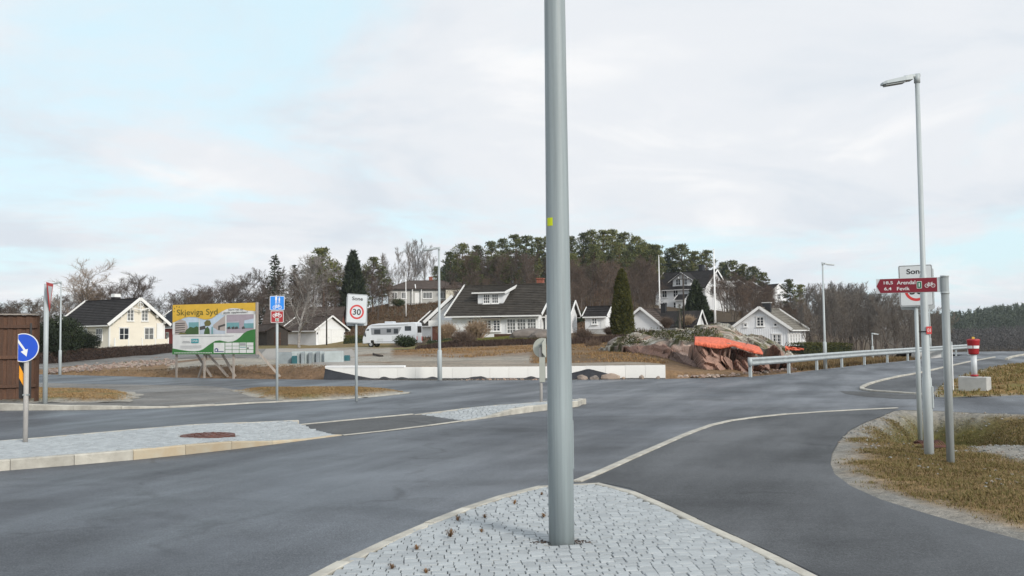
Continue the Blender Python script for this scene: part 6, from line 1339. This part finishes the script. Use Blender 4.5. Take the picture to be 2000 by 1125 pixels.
def pine(seed, h=13, crown=.55, width=.20, mat='pine', dens=1.0, dead=8):
    rnd = np.random.default_rng(seed); A = Skel(); lean = rnd.normal(0, .03, 2); P = [np.array((lean[0] * z * z / h * .6 + .12 * math.sin(z * .7 + seed), lean[1] * z * z / h * .6, z)) for z in np.linspace(-.3, h * .97, 9)]; A.limb(P, list(np.linspace(.2, .04, 9)), 7); Vs = []; Cs = []
    ax = lambda z: np.array((interp([p[2] for p in P], [p[0] for p in P], z), interp([p[2] for p in P], [p[1] for p in P], z), z))
    n = int(36 * dens)
    for i in range(n):
        f = (i + rnd.uniform(0, 1)) / n; z = h * (1 - crown + crown * f); prof = (1 - f ** 2.4) ** .6 * (.6 + .4 * min(1, f * 3)); R = h * width * prof * rnd.uniform(.35, 1.1); a = i * 2.4 + rnd.uniform(-.5, .5)
        c = ax(z) + np.array((math.cos(a) * R, math.sin(a) * R, rnd.uniform(-.1, .5))); c[2] = min(c[2], h - .25); A.limb([ax(z - .3 * R), (ax(z) + c) / 2 + np.array((0, 0, .1)), c], [.06, .04, .02], 4)
        r = h * .050 * rnd.uniform(.7, 1.4); m = int(80 * dens); g = rnd.normal(size=(m, 3)); g = g / np.linalg.norm(g, axis=1)[:, None] * (rnd.uniform(.25, 1, m) ** .5)[:, None]; Cs.append(c + g * np.array((r * 1.25, r * 1.25, r * .62)))
    g = np.array([ax(h * .93)] * 40) + rnd.normal(0, 1, (40, 3)) * np.array((.35, .35, .4)); Cs.append(g)
    for i in range(dead): z = h * rnd.uniform(.08, max(.12, 1 - crown)); a = rnd.uniform(0, 6.3); l = rnd.uniform(.4, 1.2); A.limb([ax(z), ax(z) + np.array((math.cos(a) * l, math.sin(a) * l, -.1))], [.03, .012], 3)
    C = np.concatenate(Cs); V, Fc = tri_cards(C, np.full(len(C), .026 * h), rnd, np.array((0, 0, .35)), 1.15); return A.mesh('trunk', M['bark_pine']), np_mesh('crown', V, Fc, M[mat])
def spruce(seed, h=12, width=.2, mat='spruce', ragged=.25):
    rnd = np.random.default_rng(seed); A = Skel(); A.limb([(0, 0, -.3), (0, 0, h * .5), (0, 0, h * .99)], [.2, .12, .02], 7); Vs = []; Fs = []; nlev = 30; C = []; D = []
    for i in range(nlev):
        f = i / (nlev - 1); z = h * (.06 + .92 * f); R = h * width * (1 - f) ** .85 + .12; nb = int(13 - 7 * f)
        for j in range(nb):
            a = j * 2 * PI / nb + i * .9 + rnd.uniform(-.25, .25); l = R * rnd.uniform(1 - ragged * 1.6, 1 + ragged * .6); m = max(3, int(l * 6))
            for q in range(m): s = (q + .6) / m; C.append((math.cos(a) * l * s + rnd.normal(0, .06), math.sin(a) * l * s + rnd.normal(0, .06), z - l * s * (.30 if f < .8 else -.1) + .12 * l * s * s + rnd.normal(0, .05))); D.append((math.cos(a), math.sin(a), -.25))
    C = np.array(C); V, Fc = tri_cards(C, np.full(len(C), .035 * h), rnd, np.array(D) * 1.2, 1.1); return A.mesh('trunk', M['bark']), np_mesh('crown', V, Fc, M[mat])
def column(seed, prof, n, size, mat, wob=.06):
    """dense clipped or columnar evergreen: leaf sprays over a lathe profile [(z, r)...]"""
    rnd = np.random.default_rng(seed); zs = [p[0] for p in prof]; rs = [p[1] for p in prof]; C = []; D = []
    while len(C) < n:
        z = rnd.uniform(zs[0], zs[-1]); r = interp(zs, rs, z)
        if rnd.random() > (r + .05) / (max(rs) + .05): continue
        a = rnd.uniform(0, 2 * PI); rr = r * (1 + wob * 2 * noise.noise((math.cos(a) * 2, math.sin(a) * 2, z * 1.1 + seed))) * rnd.uniform(.72, 1.0) ** .6; C.append((math.cos(a) * rr, math.sin(a) * rr, z)); D.append((math.cos(a) * .5, math.sin(a) * .5, .9))
    V, Fc = tri_cards(np.array(C), np.full(n, size), rnd, np.array(D) * 1.2, 1.2); A = Skel(); A.limb([(0, 0, -.2), (0, 0, zs[-1] * .85)], [max(rs) * .18, .03], 6); core = Skel(); core.limb([(0, 0, z) for z in zs], [r * .72 for r in rs], 12); A.V += core.V; b = len(A.V) - len(core.V); A.F += [tuple(b + q for q in f) for f in core.F]
    return A.mesh('trunk', M['yew']), np_mesh('crown', V, Fc, M[mat])
def bush(seed, r, n, size, mat, flat_=.75, lobes=6, twigs=True, upw=.4):
    rnd = np.random.default_rng(seed); C = []
    for i in range(lobes):
        a = rnd.uniform(0, 6.3); d = rnd.uniform(0, .55) * r; c = np.array((math.cos(a) * d, math.sin(a) * d, r * flat_ * rnd.uniform(.45, .8))); rr = r * rnd.uniform(.42, .7); g = rnd.normal(size=(n // lobes, 3)); g = g / np.linalg.norm(g, axis=1)[:, None] * (rnd.uniform(.3, 1, len(g)) ** .45)[:, None]; C.append(c + g * np.array((rr, rr, rr * flat_)))
    C = np.concatenate(C); C[:, 2] = np.maximum(C[:, 2], .03); V, Fc = tri_cards(C, np.full(len(C), size), rnd, np.array((0, 0, upw)), 1.0); A = Skel()
    for i in range(9): a = rnd.uniform(0, 6.3); l = r * rnd.uniform(.5, .9); A.limb([(0, 0, -.1), (math.cos(a) * l * .4, math.sin(a) * l * .4, l * .5), (math.cos(a) * l * .8, math.sin(a) * l * .8, l * flat_)], [.04, .025, .01], 4)
    return A.mesh('stem', M['bark']), np_mesh('foliage', V, Fc, M[mat])
def twig_bush(seed, r, h, n, mat, tw=.012):
    rnd = np.random.default_rng(seed); A = Skel(); B = Skel()
    for i in range(n):
        a = rnd.uniform(0, 6.3); q = rnd.uniform(.15, 1) * r; z = h * rnd.uniform(.6, 1.05) * (1 - .35 * (q / r) ** 2); p0 = np.array((math.cos(a) * q * .25, math.sin(a) * q * .25, -.05)); p1 = np.array((math.cos(a) * q * .65, math.sin(a) * q * .65, z * .6)); p2 = np.array((math.cos(a) * q, math.sin(a) * q, z)); (A if i < 9 else B).limb([p0, p1, p2], [tw * 1.6, tw, tw * .4], 3)
        for j in range(5): s = rnd.uniform(.3, 1); b = p1 + (p2 - p1) * s; d = rnd.normal(0, .22 * r, 3); d[2] = abs(d[2]) * 1.2; B.limb([b, b + d], [tw * .7, tw * .3], 3)
    return A.mesh('stem', M['bark']), B.mesh('foliage', M[mat])
PROTO = {}
def place(kind, key, maker, loc, s=1.0, rz=None, label='', cat='tree', group=None, sxy=None, parts=('trunk', 'crown')):
    if key not in PROTO: PROTO[key] = maker()
    o = thing(kind, label, cat, loc, random.uniform(0, 6.28) if rz is None else rz, group); q = sxy or s; o.scale = (q, q, s)
    for n_, me in zip(parts, PROTO[key]): link(n_, me, o)
    return o
def tree_at(kind, key, maker, base_h, u, vtop, Y, label, group=None, width=1.0, dz=0.0, rz=None):
    p = onT(u, Y); h_ = max(2.0, zat(u, vtop, Y) - p.z + dz); s = h_ / base_h; return place(kind, key, maker, (p.x, p.y, p.z - dz - .1), s, rz, label, 'tree', group, s * width)
PINES = [lambda i=i: pine(40 + i, 13, (.74, .62, .8, .68)[i], (.15, .17, .14, .16)[i]) for i in range(4)]
PINES_T = [lambda i=i: pine(60 + i, 13, (.42, .36)[i], (.16, .14)[i], dens=.75, dead=14) for i in range(2)]
SPR = [lambda i=i: spruce(80 + i, 12, (.25, .23)[i], ragged=.35) for i in range(2)]
BARE = [lambda i=i: bare_tree(100 + i, 11, (.42, .5, .36, .46, .4)[i], .13, .28, 12, ('bark', 'twig'), tw=.017) for i in range(5)]
BAREG = [lambda i=i: bare_tree(120 + i, 11, (.34, .4, .3, .37)[i], .12, .22, 13, ('bark', 'twig_grey'), tw=.018, up=.9) for i in range(4)]
def P_(i): return ('pine%d' % i, PINES[i], 13)
def B_(i): return ('bare%d' % i, BARE[i], 11)
def BG_(i): return ('bareg%d' % i, BAREG[i], 11)
# --- skyline of the hill: pines
rr = random.Random(21)
for i, (u, v, Y) in enumerate([(905, 476, 215), (935, 480, 222), (962, 472, 214), (985, 466, 218), (1008, 459, 224), (1030, 461, 216), (1052, 464, 222), (1074, 462, 218), (1098, 458, 216), (1120, 462, 212), (1142, 456, 220), (1160, 449, 224), (1180, 450, 218), (1200, 449, 226), (1222, 454, 220), (1243, 462, 222), (1262, 474, 216), (1284, 480, 220), (880, 492, 224)]):
    k_ = rr.randrange(4); tree_at('pine_tree', *P_(k_), u, v, Y, 'dark green pine on the crest of the wooded hill', 'pines on the hill crest', 1.15)
for i in range(34):
    u = rr.uniform(890, 1110) if i < 20 else rr.uniform(1110, 1300); Y = rr.uniform(182, 212); v = rr.uniform(484, 528) if i < 20 else rr.uniform(474, 500); k_ = rr.randrange(6); tree_at('pine_tree', *(P_(k_) if k_ < 4 else ('pinet%d' % (k_ - 4), PINES_T[k_ - 4], 13)), u, v, Y, 'pine on the upper slope of the wooded hill below the crest', 'pines on the upper slope', 1.05)
for u, v, Y, lab in [(1318, 484, 232, 'pine behind the left part of the villa roof'), (1337, 477, 228, 'tallest pine behind the villa roof'), (1358, 492, 226, 'pine behind the villa chimney'), (1383, 489, 230, 'round topped pine right of the villa roof ridge'), (1412, 513, 236, 'pine just right of the tall white flagpole'), (1432, 509, 230, 'spreading pine above the bare trees right of the villa'), (1452, 516, 228, 'pine above the half hidden pale house'), (1474, 521, 226, 'pine at the right shoulder of the hill'), (1490, 532, 222, 'lowest pine on the right shoulder of the hill'), (1545, 546, 190, 'dark pine on the lower right slope above the white house'), (1562, 556, 186, 'small pine at the foot of the hill right of the dark pine')]:
    k_ = rr.randrange(4); tree_at('pine_tree', *P_(k_), u, v, Y, lab, 'pines by the villa', 1.2)
for i in range(24):
    u = rr.uniform(885, 1075); Y = rr.uniform(185, 215); v = rr.uniform(482, 500); k_ = rr.randrange(5); tree_at('bare_tree', *B_(k_), u, v, Y, 'leafless tree mixed among the pines above the dormer house', 'bare trees among the pines', .8)
# --- bare wood on the slope
for i in range(60):
    u = rr.uniform(1112, 1272); Y = rr.uniform(128, 182); v = rr.uniform(496, 530) + (Y < 145) * 34; k_ = rr.randrange(5); tree_at('bare_tree', *B_(k_), u, v, Y, 'leafless brown tree on the slope between the lamp pole and the villa', 'bare trees on the hill slope', 1.0)
for i in range(26):
    u = rr.uniform(1412, 1532); Y = rr.uniform(132, 205); v = lerp(520, 556, (u - 1412) / 120) + rr.uniform(-4, 22); k_ = rr.randrange(5); tree_at('bare_tree', *B_(k_), u, v, Y, 'leafless tree on the slope right of the villa', 'bare trees right of the villa', 1.05)
for i in range(14):
    u = rr.uniform(1500, 1590); Y = rr.uniform(125, 175); v = lerp(560, 600, (u - 1500) / 90) + rr.uniform(-6, 18); k_ = rr.randrange(5); tree_at('bare_tree', *B_(k_), u, v, Y, 'low leafless tree behind the white house by the guard rail', 'bare trees behind the right house', 1.2)
for i in range(14):
    u = rr.uniform(880, 1075); Y = rr.uniform(140, 178); v = rr.uniform(520, 548); k_ = rr.randrange(5); tree_at('bare_tree', *B_(k_), u, v, Y, 'leafless tree just above the roof of the dormer house', 'bare trees behind the dormer house', 1.0)
# --- left flank of the hill
for u, v, Y, kk, lab in [(537, 497, 168, 's0', 'ragged dark spruce left of the birch'), (632, 484, 165, 't0', 'tall open pine behind the birch'), (612, 505, 172, 't1', 'pine standing close left of the tall open pine'), (655, 512, 170, 'p1', 'pine between the tall open pine and the dark spruce'), (727, 502, 172, 't0', 'reddish trunked pine right of the dark conical spruce'), (746, 520, 176, 'p0', 'smaller pine right of the reddish trunked pine'), (712, 528, 166, 'p2', 'pine close behind the dark conical spruce'), (872, 508, 190, 's1', 'small spruce on the skyline above the grey bungalow'), (855, 520, 196, 'p3', 'low pine left of the small skyline spruce'), (762, 545, 196, 'p1', 'low pine left of the grey bungalow'), (575, 515, 176, 's1', 'slim spruce half behind the birch crown')]:
    key, mkr, bh = {'s': ('spruce' + kk[1], SPR[int(kk[1]) % 2], 12), 't': ('pinet' + kk[1], PINES_T[int(kk[1]) % 2], 13), 'p': P_(int(kk[1]) % 4)}[kk[0]]; tree_at('spruce_tree' if kk[0] == 's' else 'pine_tree', key, mkr, bh, u, v, Y, lab, None, 1.1)
tree_at('cypress_tree', 'darkcone', lambda: column(31, [(0, 1.5), (1.5, 1.9), (4, 1.7), (7, 1.25), (9.5, .7), (11, .12)], 5200, .42, 'spruce', .14), 11, 690, 490, 150, 'dense dark conical evergreen behind the left zone sign', None, .98)
for i in range(30):
    u = rr.uniform(520, 760); Y = rr.uniform(150, 185); v = rr.uniform(508, 555); k_ = rr.randrange(5); tree_at('bare_tree', *B_(k_), u, v, Y, 'leafless brown tree among the evergreens behind the garage', 'bare trees behind the garage', .9)
for u, v in [(775, 478), (790, 466), (803, 462), (818, 468), (832, 476), (848, 488), (760, 490), (742, 492)]: k_ = rr.randrange(4); tree_at('bare_tree', *BG_(k_), u, v, rr.uniform(200, 225), 'slender leafless tree on the skyline above the grey bungalow', 'slender skyline trees', .62)
# --- right wood behind the guard rail
for i in range(82):
    u = rr.uniform(1580, 1850); Y = rr.uniform(100, 170); v = interp([1580, 1640, 1700, 1760, 1800, 1850], [556, 546, 545, 564, 590, 608], u) + rr.uniform(-3, 24); k_ = rr.randrange(4); tree_at('bare_tree', *BG_(k_), u, v, Y, 'thin grey leafless tree in the wood behind the guard rail', 'grey wood behind the guard rail', .85)
# --- left edge trees
for u, v, Y, w, key, lab in [(172, 499, 150, 1.15, 'pale', 'tall pale leafless tree above the cream house'), (232, 528, 158, 1.5, 'b1', 'broad leafless tree right of the tall pale tree'), (262, 540, 165, 1.3, 'b3', 'leafless tree behind the cream house gable'), (204, 548, 160, 1.4, 'b2', 'leafless tree behind the cream house chimney'), (150, 560, 155, 1.5, 'b0', 'leafless tree behind the left end of the black roof'), (120, 566, 170, 1.6, 'b4', 'leafless tree between the lamp post and the cream house'), (55, 572, 175, 1.7, 'g1', 'greyish leafless tree above the board fence'), (20, 582, 180, 1.8, 'g2', 'low leafless tree at the left picture edge'), (85, 580, 185, 1.6, 'g0', 'leafless tree behind the give way sign'), (300, 578, 200, 1.5, 'g3', 'far leafless tree between the cream house and the billboard'),
        (412, 528, 150, 1.35, 'b3', 'large leafless tree above the middle of the billboard'), (380, 552, 160, 1.5, 'b1', 'leafless tree above the left part of the billboard'), (455, 526, 165, 1.05, 'g1', 'tall slim leafless tree above the right part of the billboard'), (485, 548, 150, 1.2, 'b0', 'leafless tree right of the billboard top'), (505, 562, 140, 1.3, 'b2', 'dark leafless tree behind the blue path sign'), (350, 566, 175, 1.3, 'g0', 'thin leafless tree at the billboard left corner'), (520, 575, 150, 1.4, 'b4', 'leafless tree left of the ragged spruce foot'), (430, 560, 175, 1.5, 'b4', 'leafless tree behind the white gable peak')]:
    key, mkr, bh = ('barepale', lambda: bare_tree(140, 11, .5, .17, .25, 13, ('bark', 'twig_pale'), tw=.017), 11) if key == 'pale' else (B_(int(key[1])) if key[0] == 'b' else BG_(int(key[1]))); tree_at('bare_tree', key, mkr, bh, u, v, Y, lab, None, w)
for i in range(16):
    u = rr.uniform(-20, 335); Y = rr.uniform(165, 215); v = interp([-20, 60, 140, 200, 260, 335], [588, 578, 560, 545, 556, 594], u) + rr.uniform(0, 16); k_ = rr.randrange(5); tree_at('bare_tree', *B_(k_), u, v, Y, 'leafless tree in the belt of trees behind the cream house', 'tree belt behind the cream house', 1.5)
for i in range(16):
    u = rr.uniform(345, 545); Y = rr.uniform(155, 200); v = interp([345, 400, 450, 500, 545], [572, 540, 536, 552, 548], u) + rr.uniform(0, 18); k_ = rr.randrange(5); tree_at('bare_tree', *B_(k_), u, v, Y, 'leafless tree in the thicket behind the billboard', 'thicket behind the billboard', 1.4)
# --- birch before the garage
p = at(584, 678, 108); h_ = zat(590, 492, 108) - p.z
place('birch_tree', 'birch', lambda: bare_tree(153, 10.0, .52, .17, .2, 20, ('bark_birch', 'twig_birch'), tw=.026, up=.6, droop=.02, dens=.95), (p.x, p.y, p.z - .1), h_ / 10.0, 1.0, 'white barked leafless birch in front of the garage', 'tree')
# --- thuja, spruce by the villa, shrubs
p = at(1216, 650, 76); h_ = zat(1216, 526, 76) - p.z
place('thuja_tree', 'thuja', lambda: column(5, [(0, .80), (.6, .92), (2.0, .80), (3.4, .60), (4.4, .40), (4.95, .22), (5.15, .05)], 9000, .14, 'thuja', .10), (p.x, p.y, p.z - .15), (h_ + .15) / 5.15, 0, 'tall olive green columnar thuja in front of the hill', 'tree')
p = at(1361, 636, 120); h_ = zat(1361, 548, 120) - p.z
place('spruce_tree', 'spruceV', lambda: column(90, [(0, 2.0), (.8, 2.2), (2.2, 1.6), (3.6, 1.0), (5.0, .45), (6, .05)], 5200, .32, 'yew', .22), (p.x, p.y, p.z - .3), (h_ + .3) / 6, 0, 'dark broad spruce in front of the villa', 'tree')
p = at(1328, 645, 96); place('spruce_tree', 'spruceS', lambda: spruce(91, 3, .14, 'spruce', .5), (p.x, p.y, p.z - .3), 1.0, 0, 'thin ragged young spruce beside the utility pole', 'tree')
def shrub(kind, key, maker, u, v, Y, s, label, group=None, cat='shrub', sz=None):
    p = at(u, v, Y); return place(kind, key, maker, (p.x, p.y, p.z), sz or s, None, label, cat, group, s, ('stem', 'foliage'))
RH = lambda: bush(7, 1.0, 2600, .15, 'rhodo', .8, 7); RH2 = lambda: bush(8, 1.0, 2600, .14, 'rhodo', .75, 8)
shrub('rhododendron_bush', 'rh', RH, 793, 679, 84, .95, 'round green rhododendron in front of the motorhome rear')
shrub('rhododendron_bush', 'rh2', RH2, 874, 677, 80, .78, 'green rhododendron right of the lamp post'); shrub('rhododendron_bush', 'rh', RH, 848, 680, 80, .62, 'small green bush left of the middle lamp post')
shrub('evergreen_bush', 'rh2', RH2, 1122, 682, 70, .8, 'dark green bush right of the thick lamp pole low on the bank'); shrub('evergreen_bush', 'rh', RH, 1127, 630, 100, 1.15, 'dark evergreen bush above the bank right of the lamp pole')
shrub('evergreen_bush', 'rh', RH, 778, 598, 172, 1.2, 'dark bush in front of the grey bungalow left end')
shrub('beige_shrub', 'tb', lambda: twig_bush(3, 1.1, 1.5, 260, 'beige_shrub', .02), 931, 667, 82, 1.1, 'pale beige leafless shrub before the dormer house'); shrub('beige_shrub', 'tb', None, 873, 664, 84, .9, 'beige leafless shrub beside the balcony of the dormer house')
shrub('leafless_shrub', 'tb2', lambda: twig_bush(4, 1.1, 1.4, 300, 'twig', .018), 1140, 672, 72, .75, 'reddish leafless shrub left of the thuja'); shrub('leafless_shrub', 'tb2', None, 1190, 655, 84, .5, 'dark leafless shrub beside the playhouse'); shrub('leafless_shrub', 'tb2', None, 1302, 640, 84, .6, 'leafless shrub on top of the rock before the cottage'); shrub('leafless_shrub', 'tb2', None, 905, 684, 68, .9, 'brown leafless shrub on the bank below the dormer house'); shrub('leafless_shrub', 'tb', None, 1345, 640, 100, .8, 'rusty beige shrub at the foot of the villa spruce')
shrub('leafless_shrub', 'tb2', None, 1096, 684, 66, .8, 'brown leafless shrub partly behind the thick lamp pole'); shrub('leafless_shrub', 'tb2', None, 1160, 694, 58, .6, 'low brown brush on the bank left of the rock')
# big dark conifer left
for u, v, Y, r_, z_, lab in [(118, 690, 66, 2.35, 3.0, 'tall dark yew bush behind the lamp post on the left'), (165, 690, 70, 1.7, 1.75, 'lower dark yew bush nearest the cream house'), (85, 698, 62, 1.6, 2.6, 'dark yew bush half behind the give way sign post')]:
    p = at(u, v, Y); place('yew_bush', 'yew%d' % (u % 3), lambda u=u: bush(u, 1.0, 10000, .06, 'yew', 1.0, 10), (p.x, p.y, p.z - .1), z_ / 1.35, None, lab, 'shrub', None, r_, ('stem', 'foliage'))
# mossy cover and heather on the rock
def s_rock(rnd):
    u = rnd.uniform(1215, 1400); v = rnd.uniform(644, 680); p = rock_hit(u, v, 40, 58)
    return (p.x, p.y, p.z) if noise.noise((p.x * .9, p.z * 2.2, 5)) > .02 and p.y > 42.5 else None
rnd_ = np.random.default_rng(5); C = []
for i in range(5200):
    s = s_rock(rnd_)
    if s: C.append((s[0] + rnd_.normal(0, .1), s[1] + rnd_.normal(0, .1), s[2] + rnd_.uniform(-.02, .10)))
V, Fc = tri_cards(np.array(C), np.full(len(C), .085), rnd_, np.array((0, -.3, .5)), 1.); setp(link('heather', np_mesh('heather', V, Fc, M['thuja'])), 'dark green heather and moss cushions growing over the rock', 'heather', kind='stuff')
# hedges
def hedge(name, pts, w, h_, n, size, mat, label, seed, cat='hedge', wob=.12):
    P = [Vector(p) for p in pts]; rnd = np.random.default_rng(seed); C = []; L_ = [0]
    for a, b in zip(P, P[1:]): L_.append(L_[-1] + (b - a).length)
    for i in range(n):
        s = rnd.uniform(0, L_[-1]); k = min(len(P) - 2, max(0, int(np.searchsorted(L_, s)) - 1)); q = P[k].lerp(P[k + 1], (s - L_[k]) / (L_[k + 1] - L_[k])); d = (P[k + 1] - P[k]).normalized(); nn = Vector((-d.y, d.x, 0)); f = rnd.uniform(-1, 1); z = rnd.uniform(0, 1); ht = h_ * (1 + wob * noise.noise((s * .5, seed, 0)))
        if rnd.random() < .6: (f, z) = (math.copysign(rnd.uniform(.85, 1.05), f), z) if rnd.random() < .55 else (f, rnd.uniform(.9, 1.06))
        C.append(tuple(q + nn * f * w / 2 + Vector((0, 0, z * ht))))
    c = P[0]; t = thing(name, label, cat, c); V, Fc = tri_cards(np.array(C) - np.array(c), np.full(n, size), rnd, np.array((0, 0, .25)), 1.2); link('foliage', np_mesh('foliage', V, Fc, M[mat]), t)
    mb = MB()
    for a, b in zip(P, P[1:]): mb.beam(a - c + Vector((0, 0, h_ * .42)), b - c + Vector((0, 0, h_ * .42)), w * .72, h_ * .8)
    mb.build('stems', M['hedge_brown'] if mat == 'hedge_brown' else M['yew'], t)
hp = [at(u, v, Y) for u, v, Y in ((60, 716, 60), (130, 708, 65), (200, 701, 71), (270, 695, 79), (338, 689, 88))]
hedge('brown_hedge', hp, 1.0, .76, 15000, .10, 'hedge_brown', 'long leafless brown hedge in front of the cream house', 3)
hedge('clipped_hedge', [at(1556, 694, 84), at(1600, 694, 86), at(1650, 694, 88)], 2.0, 1.05, 7000, .12, 'thuja', 'dark green clipped hedge beside the right white house', 4, wob=.2)
hedge('clipped_hedge', [at(672, 680, 118), at(712, 680, 118), at(745, 681, 120)], 1.2, 1.5, 3500, .14, 'thuja', 'green hedge between the garage and the motorhome', 6, wob=.2)
# stones and garden wall below the dormer house
for i, (u, v, Y, w_, lab) in enumerate([(1035, 662, 78, 1.7, 'grey boulder before the terrace of the dormer house'), (1060, 660, 77, 1.4, 'boulder beside the thick lamp pole in the garden'), (988, 671, 74, .55, 'small grey stone on the garden lawn edge'), (905, 690, 58, .4, 'stone lying in the dry grass bank'), (1212, 676, 56, .9, 'rounded boulder left of the rock outcrop')]):
    bm = bmesh.new(); bmesh.ops.create_icosphere(bm, subdivisions=3, radius=1)
    for v_ in bm.verts: v_.co *= 1 + .28 * noise.noise(v_.co * 1.4 + Vector((i * 5, 2, 0))) + .1 * noise.noise(v_.co * 4)
    me = bpy.data.meshes.new('boulder'); bm.to_mesh(me); bm.free(); me.materials.append(mk('boulder%d' % i, (.15, .13, .115), .9, .35, 2.5, .5, 12)); p = at(u, v, Y); o = link('boulder', me, None, (p.x, p.y, p.z), (0, 0, i)); o.scale = (w_, w_ * .7, w_ * .55); setp(o, lab, 'stone')
# drain pipe end on the bank
p = hit(742, 697); t = thing('drain_pipe', 'dark drain pipe end lying on the gravel bank', 'pipe', p, rad(-40)); mb = MB(); mb.tube([(-.5, 0, .12), (.2, 0, .02)], .06, 12, cap=False); mb.tube([(-.5, 0, .12), (.2, 0, .02)], .05, 12, cap=False); mb.build('pipe', M['wood_pole'], t); mb = MB(); mb.tube([(-.5, 0, .125), (-.46, 0, .115)], .068, 12); mb.build('collar', M['black'], t)

# ================================================================== far wooded hills on the right
def far_wood(name, u0, u1, Y0, Y1, n, hgt, mat, label, seed, conif):
    rnd = np.random.default_rng(seed); C = []; S_ = []
    for i in range(n):
        Y = rnd.uniform(Y0, Y1); u = rnd.uniform(u0, u1); p = onT(u, Y); h_ = hgt * rnd.uniform(.7, 1.15); m = 95 if conif else 60
        z = rnd.uniform(0, 1, m) ** (.8 if conif else .7); r = h_ * (.24 * (1.05 - z) if conif else .30 * np.sin(np.clip(z * 1.0 + .1, 0, 1) * PI) ** .6); a = rnd.uniform(0, 6.3, m); C.append(np.stack([p.x + r * np.cos(a), p.y + r * np.sin(a), p.z + z * h_], 1)); S_.append(np.full(m, h_ * (.075 if conif else .085)))
    V, Fc = tri_cards(np.concatenate(C), np.concatenate(S_), rnd, np.array((0, 0, .4)), 1.1); setp(link(name, np_mesh(name, V, Fc, M[mat])), label, 'forest', kind='stuff')
far_wood('far_forest', 1790, 2150, 470, 640, 1000, 12, 'far_conifer', 'far dark green conifer forest along the right horizon', 3, True)
far_wood('far_forest', 1770, 2150, 290, 440, 1900, 5.5, 'far_bare', 'far grey leafless wood below the conifer forest', 4, False)
far_wood('far_forest', -250, 620, 300, 420, 600, 5.5, 'far_bare', 'far leafless wood low behind the houses on the left', 5, False)
far_wood('hill_forest', 860, 1480, 226, 290, 520, 9.5, 'far_conifer', 'forest deeper on the back of the hill', 6, True)


# ================================================================== air
m = bpy.data.materials.new('haze'); m.use_nodes = True; nt = m.node_tree; nt.nodes.clear(); o_ = nt.nodes.new('ShaderNodeOutputMaterial'); pv = nt.nodes.new('ShaderNodeVolumePrincipled')
pv.inputs['Color'].default_value = (.86, .92, 1, 1); pv.inputs['Density'].default_value = .00016; pv.inputs['Anisotropy'].default_value = .2; nt.links.new(pv.outputs[0], o_.inputs['Volume'])
mb = MB(); mb.box((0, 1620, 17), (8600, 3420, 52)); setp(mb.build('haze', m), 'thin pale air over the whole place', 'haze', kind='stuff')
